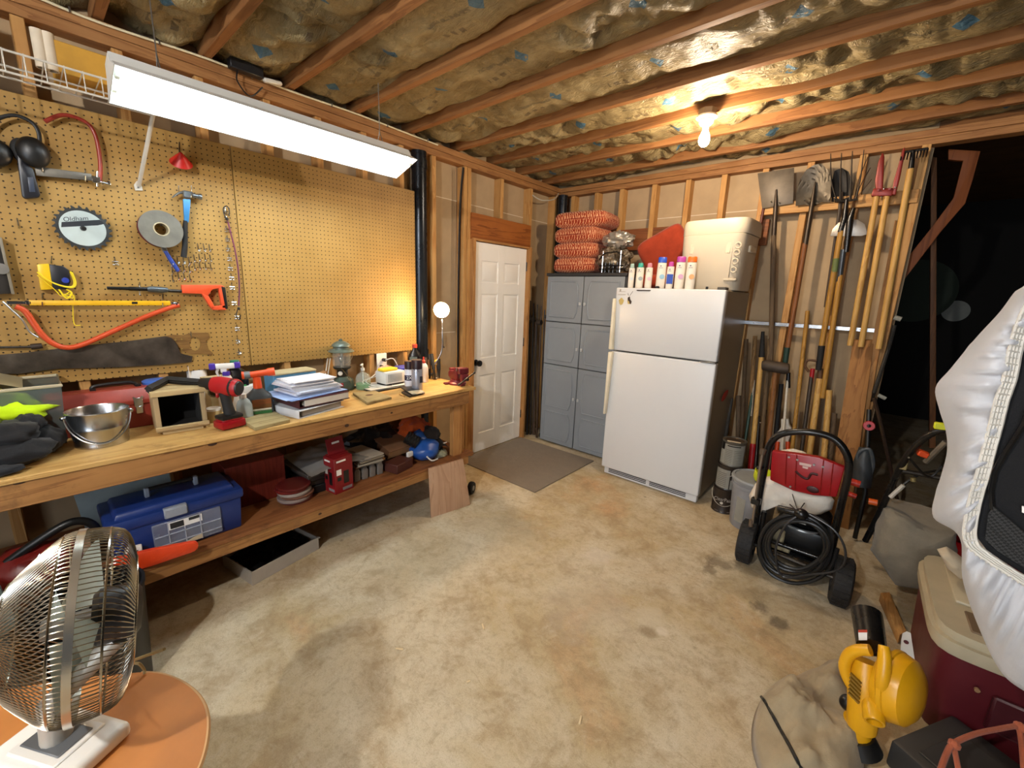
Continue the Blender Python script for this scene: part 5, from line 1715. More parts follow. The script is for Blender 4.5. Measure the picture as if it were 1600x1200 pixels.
# crumpled foil like cover and small grill frame on the cabinet
fo = T('foil_bag', 'crumpled silver and brown foil bag on the cabinet beside the cushions', 'bag', (.88, 3.72, 1.802))
t = NT('crumpled_foil')
v = t.coord()
nz = t.noise(v, 11, 5, .7, 1.5)
t.setb(col=t.ramp(nz, [(.35, H('#3b2f22')), (.5, H('#8a7c66')), (.6, H('#c7c0b2')), (.7, H('#4d4030'))]), metal=.7, rough=.28)
t.bump(t.noise(v, 24, 4, .7, 1), .8, .03)
M_FOIL = t.m
ob('lower_bag', B().sph((.86, 3.72, 1.93), (.16, .12, .13), 20, amp=.35, f=2.6, seed=5, floor=1.803), M_FOIL, fo, w=True)
ob('top_roll', B().sph((.90, 3.70, 2.10), (.15, .10, .075), 20, amp=.3, f=3, seed=8), PL('#b5b1a8', .3, .6, .25, 16, .5, 40), fo, w=True)
gr = T('folding_grate', 'black folding grate with bright legs standing in front of the foil bag', 'grate', (.90, 3.585, 1.805))
b = B()
for x in (-.08, .10):
    b.cyl((x, 0, 0), (x, 0, .19), .006, n=8)
ob('leg', b, M_CHROME, gr)
b = B()
for z in (.03, .06):
    b.cyl((-.11, 0, z), (.13, 0, z), .007, n=8)
for x in (-.05, -.01, .03, .07):
    b.cyl((x, .005, 0), (x, .005, .09), .005, n=8)
b.tube([(-.12, .01, .12), (-.06, -.01, .17), (.06, -.01, .18), (.13, .01, .14)], .008, 8)
ob('frame', b, M_BLKM, gr)

# ------------------------------------------------------------------ fridge
fx0, fx1, fy, ft = 1.147, 1.998, 3.27, 1.664
fr = T('refrigerator', 'white top freezer refrigerator against the back wall', 'refrigerator', ((fx0 + fx1) / 2, fy, 0))
M_FR = PL('#d6d8da', .34, 0, .02, 2, .04, 400)
M_FRS = PL('#8f8470', .38, 0, .05, 3)
mx_ = (fx0 + fx1) / 2
ob('cabinet', B().box((mx_, fy + .39, ft / 2 + .02), (fx1 - fx0 - .012, .63, ft - .045), bev=.006), M_FRS, fr, w=True)
sp_ = 1.138
fd = ob('freezer_door', B().box((mx_, fy + .034, (sp_ + .006 + ft) / 2), (fx1 - fx0, .068, ft - sp_ - .006), bev=.010, seg=3), M_FR, fr, w=True)
rdr = ob('fridge_door', B().box((mx_, fy + .034, (.075 + sp_ - .006) / 2), (fx1 - fx0, .068, sp_ - .006 - .075), bev=.010, seg=3), M_FR, fr, w=True)
ob('door_gasket', B().box((mx_, fy + .075, .87), (fx1 - fx0 - .02, .012, 1.58)), PL('#55504a', .6), fr, w=True)
M_HND = PL('#e2dac2', .4)


def handle(z0, z1, w0, w1, par):
    x = fx0
    pts = [V3((x - .004, fy - .002, z0)), V3((x + w0, fy - .002, z0)), V3((x + w1, fy - .002, z1)), V3((x - .004, fy - .002, z1))]
    b = B().ext([p for p in pts], (0, -.045, 0), bev=.008)
    ob('handle', b, M_HND, par, w=True)


handle(sp_ + .01, 1.575, .030, .012, fd)
handle(.575, sp_ - .01, .014, .032, rdr)
kg = ob('kick_grille', B().box((mx_, fy + .06, .04), (fx1 - fx0 - .03, .05, .07), bev=.004), M_FR, fr, w=True)
b = B()
for (xa, xb) in ((fx0 + .06, mx_ - .01), (mx_ + .02, fx1 - .10)):
    for z in (.028, .042, .056):
        b.box(((xa + xb) / 2, fy + .0345, z), (xb - xa, .004, .007))
ob('vent_slots', b, M_BLACK, kg, w=True)
ob('hinge_cap', B().box((fx1 - .035, fy + .04, ft + .008), (.06, .07, .02), bev=.004), PL('#4b463f', .5), fr, w=True)
ob('middle_hinge', B().box((fx1 - .06, fy + .01, sp_), (.11, .03, .010), bev=.002), M_STEEL, fr, w=True)
# badge lines and stickers on the freezer door
ob('badge', B().box((fx0 + .055, fy - .001, 1.632), (.06, .002, .003)).box((fx0 + .055, fy - .001, 1.608), (.068, .002, .004)).box((fx0 + .038, fy - .001, 1.642), (.012, .002, .02)), PL('#a09a8e', .4), fd, w=True)
P = [(fx0 + .055 + .022 * cos(a) * (1 + .12 * sin(5 * a)), fy - .0012, 1.553 + .027 * sin(a) * (1 + .1 * cos(4 * a))) for a in [2 * pi * i / 24 for i in range(24)]]
ob('sticker', B().ext(P, (0, -.001, 0)), PL('#c3ab66', .7), fd, w=True)
P = [Y(*q, fy - .001) for q in ((981, 465), (984, 463), (985, 468), (987, 471), (986, 475), (984, 475), (983, 471), (981, 469))]
ob('bird_sticker', B().ext(P, (0, -.001, 0)).tube([Y(982, 462, fy - .002), Y(981, 458, fy - .002)], .0015, 4).tube([Y(984, 462, fy - .002), Y(989, 455, fy - .002)], .0015, 4), PL('#2d1c10', .6), fd, w=True)
P = [Y(*q, fy - .0006) for q in ((980, 469), (983, 470), (984, 475), (981, 475))]
ob('sticker', B().ext(P, (0, -.0006, 0)), PL('#c3ab66', .7), fd, w=True)
P = [Y(*q, fy - .001) for q in ((994, 452.8), (1017, 453.2), (1016, 454.8), (996, 454.6))]
ob('dark_strip', B().ext(P, (0, -.002, 0)), PL('#2b1a14', .6), fd, w=True)

# tall plastic bottles on the fridge
TZ = ft + .001
spec = [(985, 412, '#9bb5ab', 'slim white bottle with a pale grey green cap, first from the left', .8), (998, 411, '#2f9a8c', 'white bottle with a teal cap on the fridge', 1), (1012, 411, '#c47f8e', 'white bottle with a dull pink cap on the fridge', .9),
        (1031, 402, '#2a4fb8', 'tall white bottle with a blue cap on the fridge', 1.15), (1045, 409, '#a8358f', 'short white bottle with a blue label and purple cap on the fridge', .9), (1060, 401, '#a33c93', 'tall white bottle with a purple cap on the fridge', 1.15), (1077, 401, '#d8661d', 'tall white bottle with an orange cap on the fridge', 1.15)]
lbl = ['#c9d2d6', '#9aa3a6', '#d9b6c4', '#8fb8cf', '#1f44a8', '#c49bbd', '#e0a36c']
for i, (px, ptop, hx, lab, k) in enumerate(spec):
    p = Y(px, 449, 3.36); p.z = TZ
    o = T('shampoo_bottle', lab, 'bottle', p, face(p), 'row of bottles on the fridge')
    h = up(px, ptop, p)
    hw = .030 * k
    ob('bottle', B().lathe([(0, 0), (hw * .95, 0), (hw, .005), (hw * 1.02, h * .5), (hw * .96, h * .82), (0, h * .83)], 26, sq=2.6, squash=(1, .62)), PL('#ddd5c8', .35), o)
    ob('cap', B().lathe([(0, h * .83), (hw * .94 if k > 1 else hw * .7, h * .83), (hw * .94 if k > 1 else hw * .62, h * .98), (hw * .8 if k > 1 else hw * .5, h), (0, h)], 26, sq=2.4, squash=(1, .62)), PL(hx, .35), o)
    lb_ = B()
    if i == 4:
        lb_.box((0, -hw * .63, h * .36), (hw * 1.7, .003, h * .36), bev=.001)
    else:
        lb_.lathe([(0, 0), (hw * .55, 0), (hw * .55, .0015), (0, .0015)], 18, (hw * .2, -hw * .625, h * .38), (0, -1, 0))
    ob('bottle_label', lb_, PL(lbl[i], .5), o)
    ob('print', B().box((-hw * .2, -hw * .64, h * .66), (hw * .8, .002, .003)).box((-hw * .25, -hw * .645, h * .72), (hw * .3, .002, .008)), PL('#5d5a66', .5), o)
pz = Y(1027, 449, 3.31); pz.z = TZ
ob('bottle_stopper', B().lathe([(0, 0), (.018, 0), (.017, .012), (.009, .018), (0, .018)], 18, pz), M_BLACK, label='little black knob at the fridge edge before the bottles', cat='knob')

# red orange seat cushions behind the bottles
M_RC = CLOTH('#9a3a22', .9, .2)
for i, (lab, loc, rot, dims) in enumerate((('plain red orange cushion leaning upright behind the bottles', (1.32, 3.84, 1.97), (radians(-68), radians(-28), .1), (.42, .42, .13)), ('plain red orange cushion lying under the leaning one', (1.285, 3.74, 1.732), (.0, .0, .1), (.27, .36, .12)))):
    o = T('cushion', lab, 'cushion', loc, rot=rot, group='plain red cushions')
    ob('cover', cushion_mesh(*dims, 40 + i), M_RC, o)
    ob('button', B().sph((0, 0, dims[2] * .42), (.014, .014, .006), 8), M_RC, o)

# white hard cooler on the fridge
M_CL = PL('#c2b7a3', .5, 0, .03, 3, .08, 300)
co = T('cooler', 'large white hard cooler standing on top of the fridge', 'cooler', (1.80, 3.44, TZ), radians(-3))
w_, d_, h_ = .47, .42, .51
def rbox(w, d, z0, z1, w2, d2, r=.05, k=5.0):
    return B().lathe([(0, z0), (.98, z0), (1.0, z0 + .01), (lerp(1, w2 / w, .5), (z0 + z1) / 2), (w2 / w, z1 - .004), (w2 / w * .985, z1), (0, z1)], 56, (0, d / 2, 0), sq=6, squash=(w / 2, d / 2))


ob('body', rbox(w_ - .03, d_ - .03, 0, .40, w_, d_), M_CL, co)
ob('lid', B().lathe([(0, .402), (1.02, .402), (1.03, .41), (1.02, .49), (.98, .51), (0, .512)], 56, (0, d_ / 2, 0), sq=6, squash=(w_ / 2, d_ / 2)).box((-.04, d_ / 2, .513), (.3, .3, .01), bev=.004), M_CL, co)
for (x, z) in ((-.13, .30), (.13, .30)):
    ob('latch_plate', B().box((x, -.004, z), (.035, .012, .08), bev=.004).cyl((x, -.014, z + .025), (x, -.008, z + .025), .004).cyl((x, -.014, z - .028), (x, -.008, z - .028), .004), PL('#cfc2ab', .45), co)
b = B()
for i, z in enumerate((.145, .205, .265, .315)):
    b.lathe([(.014, 0), (.019, .003), (.024, 0)], 20, (.185 + i * .003, -.004, z), (0, -1, 0))
ob('embossed_emblem', b, M_CL, co)
ob('moulded_rib', B().box((.158, -.004, .22), (.005, .01, .26), bev=.002).box((.17, .0, .075), (.09, .03, .02), bev=.006).box((0, -.004, .335), (.3, .008, .006), bev=.002), M_CL, co)
ob('foot', B().box((.015, -.002, .008), (.018, .012, .03), bev=.002), M_BLACK, co)
ob('side_handle', B().box((w_ / 2 + .002, d_ / 2 - .02, .3), (.018, .16, .05), bev=.006), PL('#c9bda6', .45), co)

# doormat
ob('doormat', B().box((.49, 3.00, .005), (.94, .94, .01), bev=.003), CLOTH('#7b6e5e', .95, .08, 300, .4), label='grey brown mat on the floor before the white door', cat='mat')

# fishing rods standing between door and cabinet
rods = [(829, 470, 823, 690, '#1c1a1b', ''), (834, 474, 828, 688, '#2a241f', ''), (840, 476, 832, 692, '#3a2f26', ''), (846, 478, 838, 690, '#4a382a', ''), (851, 484, 845, 672, '#2f2823', ''), (837, 500, 834, 690, '#5a4434', '')]
for i, (a, c, d, e, hx, _) in enumerate(rods):
    p1 = Y(d, e, 3.60 + .03 * (i % 3)); p1.z = .004
    p0 = Y(a, c, 3.66 + .03 * (i % 3))
    o = T('fishing_rod', 'fishing rod in the bundle between white door and cabinet, ' + ('closest to the door', 'second from the door', 'third from the door', 'fourth from the door', 'closest to the cabinet', 'short and in front')[i], 'fishing rod', p1, group='bundle of fishing rods')
    ob('rod', B().tube([p1, lerp(p1, p0, .6), p0], [.011, .009, .006], 8), PL(hx, .35), o, w=True)
    if i in (0, 1, 3):
        q = lerp(p1, p0, .88)
        ob('reel', B().cyl(q + V3((-.02, -.03, 0)), q + V3((.03, -.03, 0)), .028, n=14).cyl(q + V3((0, 0, -.03)), q + V3((0, -.03, 0)), .006, n=8), PL('#57504a', .35, .6), o, w=True)
    ob('guide_ring', B().lathe([(.006, 0), (.008, .0015), (.006, .003)], 12, lerp(p1, p0, .5) + V3((.0, -.013, 0)), (0, 0, 1)), M_CHROME, o, w=True)

# ------------------------------------------------------------------ tool rack on the back wall
RY = 3.975
struct('trim_%d' % n, B().box((2.445, RY, 2.305), (.92, .04, .085), bev=.003), PINE(0)); n += 1
br_ = T('metal_bar', 'galvanised metal bar fixed across the studs behind the tools', 'bar', (2.4, RY, 1.415))
ob('bar', B().box((2.41, 3.985, 1.417), (.90, .022, .03), bev=.003).box((2.41, 3.973, 1.417), (.90, .006, .012), bev=.002), M_GALV, br_, w=True)
b = B()
for x in (2.06, 2.3, 2.55, 2.75):
    b.cyl((x, 3.975, 1.417), (x, 3.968, 1.417), .007, n=8)
ob('bolt', b, M_STEEL, br_, w=True)

M_HOLD = WOOD('#8a5c33', '#573516', 2, 1, .6, knots=0)
M_HPALE = WOOD('#cfa55e', '#a8783a', 2, 1, .45, knots=0)
M_HGRY = WOOD('#6b5843', '#43362a', 2, 1, .75, knots=0)
M_HYEL = WOOD('#b8893f', '#80581f', 2, 1, .5, knots=0)
TY = 3.935


def handle2(a, c, y0, y1, r, m, par, nm='handle', r2=None):
    return ob(nm, B().tube([Y(*a, y0), lerp(Y(*a, y0), Y(*c, y1), .5), Y(*c, y1)], [r, r * 1.03, r2 or r], 12), m, par, w=True)


def blade(px, y, th, m, par, nm='blade', bev=.001, bow=0):
    pts = [Y(a, c, y) for a, c in px]
    return ob(nm, B().ext(pts, (0, -th, 0), bev=bev), m, par, w=True)


def nails(par, lst, y=3.95):
    b = B()
    for a, c in lst:
        q = Y(a, c, y)
        b.cyl(q, q + V3((0, -.05, .012)), .003, n=6)
    ob('nail', b, M_STEEL, par, w=True)


M_SHV = PL('#5f5548', .5, .35, .25, 12)
t1 = T('square_shovel', 'square nosed shovel hung blade up at the left of the rack', 'shovel', Y(1212, 300, TY))
blade([(1184, 271), (1241, 262), (1240, 300), (1239, 318), (1214, 322), (1191, 326), (1187, 296)], TY, .004, M_SHV, t1)
ob('socket', B().tube([Y(1213, 296, TY - .01), Y(1212, 325, TY - .012), Y(1209, 370, TY - .012)], [.006, .016, .018], 10), PL('#4a4037', .45, .7), t1, w=True)
handle2((1209, 368), (1204, 575), TY - .012, TY - .03, .018, M_HGRY, t1)
t2 = T('pry_rod', 'thin dark red metal rod hung behind the square shovel', 'rod', Y(1190, 330, TY + .02))
ob('rod', B().tube([Y(1193, 326, 3.955), Y(1183, 380, 3.955), Y(1166, 452, 3.955)], .011, 10), PL('#5c2a1c', .5), t2, w=True)
t3 = T('round_shovel', 'round point shovel with brown handle hung blade up', 'shovel', Y(1272, 300, TY))
sh_pts = [(1243, 322), (1244, 302), (1250, 280), (1260, 265), (1273, 257), (1285, 257), (1294, 266), (1299, 281), (1298, 300), (1297, 316), (1284, 316), (1272, 322), (1258, 320)]
def dish(px, y, th, m, par, depth=.02):
    P = [Y(a, c, y) for a, c in px]
    cen = sum(P, V3((0, 0, 0))) / len(P)
    b = B()
    rings = []
    for k, s in enumerate((1.0, .75, .5, .25)):
        rings.append([b.bm.verts.new(cen + (p - cen) * s + V3((0, depth * (1 - s * s), 0))) for p in P])
    cv = b.bm.verts.new(cen + V3((0, depth, 0)))
    L = len(P)
    for r0, r1 in zip(rings, rings[1:]):
        for i in range(L):
            b.bm.faces.new((r0[i], r0[(i + 1) % L], r1[(i + 1) % L], r1[i]))
    for i in range(L):
        b.bm.faces.new((rings[-1][i], rings[-1][(i + 1) % L], cv))
    return ob('blade', b, m, par, w=True, thick=th)


dish(sh_pts, TY - .01, .003, PL('#6a6153', .42, .45, .25, 12), t3)
ob('socket', B().tube([Y(1274, 284, TY - .01), Y(1269, 318, TY - .02), Y(1262, 358, TY - .022), Y(1258, 382, TY - .022)], [.005, .015, .017, .018], 10), PL('#4d4338', .4, .7), t3, w=True)
handle2((1258, 380), (1230, 548), TY - .022, TY - .04, .0175, WOOD('#8e5a33', '#5b3418', 2, 1, .5, knots=0), t3)
ob('grip', B().tube([Y(1230, 543, TY - .04), Y(1226, 572, TY - .042)], [.021, .019], 12), PL('#1d3a30', .6), t3, w=True)
t4 = T('round_shovel', 'dark shovel hanging behind the pitchfork tines', 'shovel', Y(1316, 290, TY + .01))
dish([(1299, 315), (1299, 285), (1304, 267), (1315, 262), (1326, 268), (1332, 285), (1330, 313), (1315, 318)], TY + .012, .003, PL('#2f2c2a', .5, .4), t4)
ob('handle', B().tube([Y(1315, 300, TY + .01), Y(1312, 330, TY + .012), Y(1290, 480, TY + .012)], .012, 8), PL('#3a2d22', .5), t4, w=True)

# pitchfork
t5 = T('pitchfork', 'four tined pitchfork with dark ferrule hung tines up', 'pitchfork', Y(1325, 315, TY - .03))
b = B()
fy_ = TY - .035
for (a0, a1, a2) in (((1298, 240), (1299, 282), (1308, 315)), ((1315, 239), (1313, 280), (1313, 313)), ((1332, 236), (1330, 280), (1328, 313)), ((1350, 234), (1345, 275), (1337, 312))):
    b.tube(spl([Y(*a0, fy_), Y(*a1, fy_), Y(*a2, fy_)], 5), [.0025 + .0035 * k / 10 for k in range(11)], 8)
b.tube(spl([Y(1305, 313, fy_), Y(1316, 314, fy_), Y(1330, 313, fy_), Y(1340, 311, fy_)], 4), .008, 8)
ob('tines', b, PL('#35302b', .45, .7), t5, w=True)
ob('ferrule', B().tube([Y(1323, 312, fy_), Y(1320, 340, fy_), Y(1313, 363, fy_)], [.012, .017, .019], 12), M_BLKM, t5, w=True)
handle2((1314, 361), (1283, 545), fy_, fy_ - .01, .0185, M_HYEL, t5)
ob('green_tape', B().tube([Y(1307, 404, fy_ - .003), Y(1304, 425, fy_ - .004)], .0205, 12), PL('#5d6a3a', .7), t5, w=True)
ob('grip', B().tube([Y(1284, 540, fy_ - .01), Y(1279, 578, fy_ - .012)], [.022, .020], 12), M_RUB, t5, w=True)
# hand cultivator
t6 = T('cultivator', 'thin pronged cultivator hung beside the pitchfork', 'cultivator', Y(1340, 310, TY + .02))
b = B()
for (q0, q1, q2) in (((1356, 245), (1342, 280), (1336, 308)), ((1360, 262), (1347, 285), (1338, 306)), ((1362, 280), (1351, 294), (1340, 307))):
    b.tube(spl([Y(*q0, TY + .01), Y(*q1, TY + .0), Y(*q2, TY + .01)], 5), .003, 6)
ob('prongs', b, PL('#4b3b2c', .5, .5), t6, w=True)
ob('stem', B().tube([Y(1336, 306, TY + .01), Y(1329, 350, TY + .012), Y(1322, 400, TY + .012)], .008, 8), M_HOLD, t6, w=True)
# half moon edger
t7 = T('lawn_edger', 'half moon edger with pale blade and taped handle', 'edger', Y(1326, 358, TY - .045))
ey = TY - .06
blade([(1297, 369), (1301, 358), (1310, 348), (1324, 343), (1340, 343), (1351, 350), (1356, 366), (1345, 369), (1322, 369)], ey + .02, .004, PL('#9a938a', .4, .6, .12), t7)
ob('ferrule', B().tube([Y(1334, 325, ey), Y(1328, 344, ey), Y(1322, 394, ey)], [.012, .021, .017], 12), M_BLKM, t7, w=True)
ob('strap_tail', B().tube([Y(1318, 390, ey), Y(1311, 440, ey)], [.018, .017], 12), PL('#3c4147', .2, .3), t7, w=True)
handle2((1313, 430), (1285, 622), ey, ey - .02, .0175, M_HYEL, t7)
# post hole digger
t8 = T('post_hole_digger', 'red clamshell post hole digger hung blades up', 'digger', Y(1385, 290, TY - .03))
dy_ = TY - .03
M_DIG = PL('#7e2218', .4, .2, .15)
def shell(px, par):
    P = [Y(a, c, dy_) for a, c in px]
    ob('blade', B().ext(P, (0, -.05, 0), bev=.008), M_DIG, par, w=True)


shell([(1369, 304), (1367, 285), (1372, 256), (1379, 240), (1382, 246), (1381, 275), (1379, 305)], t8)
shell([(1393, 306), (1396, 285), (1404, 258), (1410, 236), (1414, 232), (1413, 246), (1406, 280), (1399, 307)], t8)
ob('cross_joint', B().box(Y(1379, 301, dy_ - .03), (.11, .045, .05), rot=(0, .1, 0), bev=.008, seg=2).cyl(Y(1372, 297, dy_ - .07), Y(1372, 297, dy_), .007).cyl(Y(1390, 295, dy_ - .07), Y(1390, 295, dy_), .007), M_DIG, t8, w=True)
handle2((1370, 306), (1328, 540), dy_ - .03, dy_ - .05, .0175, M_HPALE, t8, 'handle')
handle2((1386, 307), (1345, 542), dy_ - .03, dy_ - .05, .0175, M_HPALE, t8, 'handle')
b = B()
for a, c in ((1381, 295), (1399, 293), (1377, 308)):
    b.sph(Y(a, c, dy_ - .06), .006, 6)
ob('bolt', b, M_CHROME, t8, w=True)
# rake with pale handle at the right
t9 = T('garden_rake', 'garden rake with black head and pale yellow handle at the rack end', 'rake', Y(1424, 250, TY - .05))
ry = TY - .06
ob('ferrule', B().tube([Y(1427, 236, ry), Y(1423, 268, ry)], [.012, .016], 12), M_BLKM, t9, w=True)
b = B().tube([Y(1410, 238, ry), Y(1450, 232, ry)], .008, 8)
for i in range(9):
    q = lerp(Y(1410, 238, ry), Y(1450, 232, ry), i / 8)
    b.tube([q, q + V3((.0, -.03, -.055))], [.005, .003], 6)
ob('rake_head', b, M_BLKM, t9, w=True)
handle2((1423, 264), (1373, 545), ry, ry - .03, .0185, M_HPALE, t9)
nails(br_, [(1206, 318), (1219, 320), (1258, 316), (1278, 318), (1304, 316), (1336, 314)])


# tools standing on the floor, leaning back on the bar
def drop(p1, p2, yb):
    """floor point on the image line p1-p2 at depth yb"""
    best = None
    for k in range(0, 900):
        t_ = k / 300.0
        a, c = p1[0] + (p2[0] - p1[0]) * t_, p1[1] + (p2[1] - p1[1]) * t_
        q = Z(a, c, .0)
        if q.y < 0 or q.y > 30:
            continue
        e = abs(q.y - yb)
        if best is None or e < best[0]:
            best = (e, q)
    return best[1]


def stick(nm, lab, cat, a, c, y0, yb, r, m, extra=None, group=None):
    top_, bot_ = Y(*a, y0), drop(a, c, yb)
    o = T(nm, lab, cat, bot_, group=group)
    ob('handle', B().tube([bot_, lerp(bot_, top_, .5), top_], r if isinstance(r, list) else [r] * 3, 12), m, o, w=True)
    return o, bot_, top_


s1, b1, p1 = stick('long_handled_tool', 'black gripped tool with yellow shaft and red sleeve beside the fridge', 'garden tool', (1190, 556), (1176, 700), 3.90, 3.62, .019, M_HPALE)
ob('grip', B().tube([Y(1192, 518, 3.91), Y(1190, 558, 3.90)], [.012, .023], 12), M_RUB, s1, w=True)
ob('red_sleeve', B().tube([lerp(b1, p1, .02), lerp(b1, p1, .40)], .0215, 12), M_RED, s1, w=True)
s2, b2, p2 = stick('sledge_hammer', 'old sledge hammer standing head up behind the washer', 'sledge hammer', (1212, 578), (1200, 700), 3.80, 3.62, .019, M_HOLD)
ob('head', B().tube([Y(1191, 571, 3.79), Y(1196, 571, 3.79), Y(1228, 576, 3.79), Y(1233, 576, 3.79)], [.036, .044, .044, .036], 14), PL('#4d4238', .6, .4, .2, 25), s2, w=True)
s3, b3, p3 = stick('broom_handle', 'thin bare wooden stick leaning on the metal bar', 'stick', (1262, 486), (1238, 700), 3.955, 3.66, .0145, M_HYEL)
s4, b4, p4 = stick('pole_saw', 'white and orange pole pruner with black tip', 'pole saw', (1231, 590), (1222, 700), 3.86, 3.6, .009, PL('#cfc6b4', .4))
ob('tip', B().tube([Y(1232, 582, 3.86), Y(1231, 606, 3.86)], [.014, .017], 12), M_BLKM, s4, w=True)
ob('gear_head', B().ext([Y(a, c, 3.82) for a, c in ((1220, 655), (1232, 655), (1233, 664), (1238, 672), (1232, 690), (1228, 704), (1217, 706), (1214, 690), (1214, 676), (1220, 668))], (0, .04, 0), bev=.006), PL('#d9d2c4', .4), s4, w=True)
ob('orange_guard', B().tube([Y(1215, 690, 3.80), Y(1211, 722, 3.76)], .016, 10).tube([Y(1231, 690, 3.80), Y(1231, 722, 3.76)], .016, 10), PL('#cf4a1a', .4), s4, w=True)
s5, b5, p5 = stick('pry_bar', 'flat dark pry bar with a red tip', 'pry bar', (1268, 588), (1253, 700), 3.88, 3.64, .014, PL('#3f352c', .5, .4))
ob('red_tip', B().tube([Y(1270, 576, 3.88), Y(1267, 598, 3.88)], .0155, 10), M_RED, s5, w=True)
s6, b6, p6 = stick('axe', 'pale axe handle standing head down right of the red tipped bar', 'axe', (1281, 592), (1266, 700), 3.90, 3.64, [.016, .021, .022], M_HPALE)
ob('end_cap', B().tube([Y(1282, 576, 3.90), Y(1281, 594, 3.90)], .019, 10), PL('#5b3b1e', .6), s6, w=True)
ob('hook', B().tube(spl([Y(1276, 564, 3.87), Y(1262, 563, 3.87), Y(1258, 572, 3.87), Y(1264, 581, 3.87)], 5), .009, 8), PL('#5a3c22', .5), label='small brown iron hook hanging near the rubber grip', cat='hook')
s7, b7, p7 = stick('wooden_pole', 'pale rough pole standing under the edger handle', 'pole', (1296, 610), (1287, 720), 3.86, 3.6, .02, M_HPALE)
s8, b8, p8 = stick('wooden_pole', 'second pale pole just right of the first', 'pole', (1303, 646), (1296, 720), 3.86, 3.62, .021, M_HGRY)
s9, b9, p9 = stick('axe', 'worn axe handle standing behind the paint cans', 'axe', (1154, 618), (1153, 690), 3.86, 3.7, [.019, .017, .02], M_HGRY)
s10, b10, p10 = stick('green_pole', 'thin green and white pole leaning beside the yellow shaft', 'pole', (1178, 598), (1160, 718), 3.88, 3.55, .011, PL('#24433a', .4))
ob('frayed_cover', B().tube([Y(1178, 594, 3.88), Y(1172, 650, 3.80)], [.009, .016], 10), PL('#a39c8e', .8, 0, .4, 60), s10, w=True)
for i, (a, c, hx, lab) in enumerate((((1166, 530), (1158, 690), '#5f4a33', 'dark wooden handle nearest the fridge'), ((1180, 525), (1168, 690), '#8a6a42', 'brown wooden handle second from the fridge'), ((1203, 530), (1190, 690), '#6f5a40', 'grey brown handle behind the sledge hammer'), ((1143, 622), (1132, 690), '#46423c', 'dark thin handle behind the fridge corner'), ((1221, 600), (1210, 700), '#2b2724', 'black handle between sledge hammer and pole pruner'), ((1195, 640), (1186, 706), '#22201f', 'short black handle with bright collar near the red sleeve'))):
    stick('long_handled_tool', lab, 'garden tool', a, c, 3.92, 3.74, .016, WOOD('#%s' % hx.strip('#'), '#2e2419', 2, 1, .7, knots=0) if i != 4 else M_RUB)
s11, b11, p11 = stick('bow_rake', 'dark rod with bright ring near the red sleeve', 'rod', (1186, 650), (1182, 706), 3.84, 3.6, .009, M_DKSTEEL)
ob('ring', B().lathe([(.02, 0), (.024, .003), (.02, .006)], 16, Y(1187, 664, 3.82), (0, -1, 0)), M_CHROME, s11, w=True)
ob('red_mark', B().sph((2.006, 3.62, .84), (.004, .09, .035), 10, rot=(.25, 0, 0)), PL('#a3241c', .5), label='red oval mark on the right side of the fridge', cat='handle')  # flat red oval on the fridge side

# planks leaning at the wall end
def plank(lab, px, y0, yb, th, m):
    P = [Y(*px[0], y0), Y(*px[1], y0), drop(px[1], px[2], yb), drop(px[0], px[3], yb)]
    return ob('plank', B().ext(P, (0, th, .006), bev=.002), m, label=lab, cat='plank')


plank('wide reddish brown plank leaning at the end of the tool rack', [(1333, 532), (1366, 532), (1343, 700), (1306, 700)], 3.93, 3.70, .03, WOOD('#a8753f', '#764a22', 2, .6, .6))
plank('tall board leaning under the rake handle', [(1398, 345), (1410, 345), (1372, 560), (1358, 560)], 3.97, 3.86, .03, PINE2())

# knee brace beyond the wall end
kb2 = [(1482, 233), (1532, 236), (1520, 280), (1508, 318), (1470, 362), (1405, 447), (1404, 420), (1460, 350), (1490, 309), (1505, 251), (1482, 249)]
struct('trim_%d' % n, B().ext([Y(a, c, 4.22) for a, c in kb2], (0, .045, 0), bev=.002), WOOD('#9a562a', '#6a3517', 2, .8, knots=.2)); n += 1
struct('trim_%d' % n, B().ext([Y(a, c, 4.30) for a, c in ((1455, 245), (1464, 246), (1462, 700), (1452, 700))], (0, .09, 0), bev=.002), WOOD('#6b4527', '#452a14', 2, .8)); n += 1
ob('round_disc', B().lathe([(0, 0), (.42, 0), (.43, .015), (0, .02)], 36, Y(1430, 455, 8.37), (0, -1, 0)), PL('#333d31', .8), label='dim green round shape on the far dark wall', cat='disc')
ob('round_plate', B().lathe([(0, 0), (.135, 0), (.14, .012), (0, .018)], 28, Y(1493, 486, 8.37), (0, -1, 0)), PL('#8a8d86', .6), label='pale round disc on the far dark wall above the white cover', cat='disc')
# ------------------------------------------------------------------ paint cans beside the fridge
p = Z(1127, 800, 0)
p = V3((2.165, 3.36, 0))
RC = .083
M_LBL = PL('#b9b7ac', .6, 0, .06, 60)
hA = .19
def paint_can(lab, loc, body, kind):
    c = T('paint_can', lab, 'paint can', loc, face(loc), 'stacked paint cans')
    ob('can', B().lathe([(0, .003), (RC - .006, .003), (RC - .002, 0), (RC, .004), (RC - .003, .01), (RC - .003, hA - .012), (RC, hA - .006), (RC, hA), (RC - .004, hA), (RC - .008, hA - .006), (0, hA - .006)], 40), body, c)
    return c


def wrap(par, nm, m, a0, a1, z0, z1, r=None, off=.0008):
    """label wrapped round a can between two angles (0 faces the viewer)"""
    r = (r or RC - .003) + off
    return ob(nm, B().grid(lambda u, v: V3((r * sin(lerp(a0, a1, u)), -r * cos(lerp(a0, a1, u)), lerp(z0, z1, v))), 18, 2), m, par, thick=.0006)


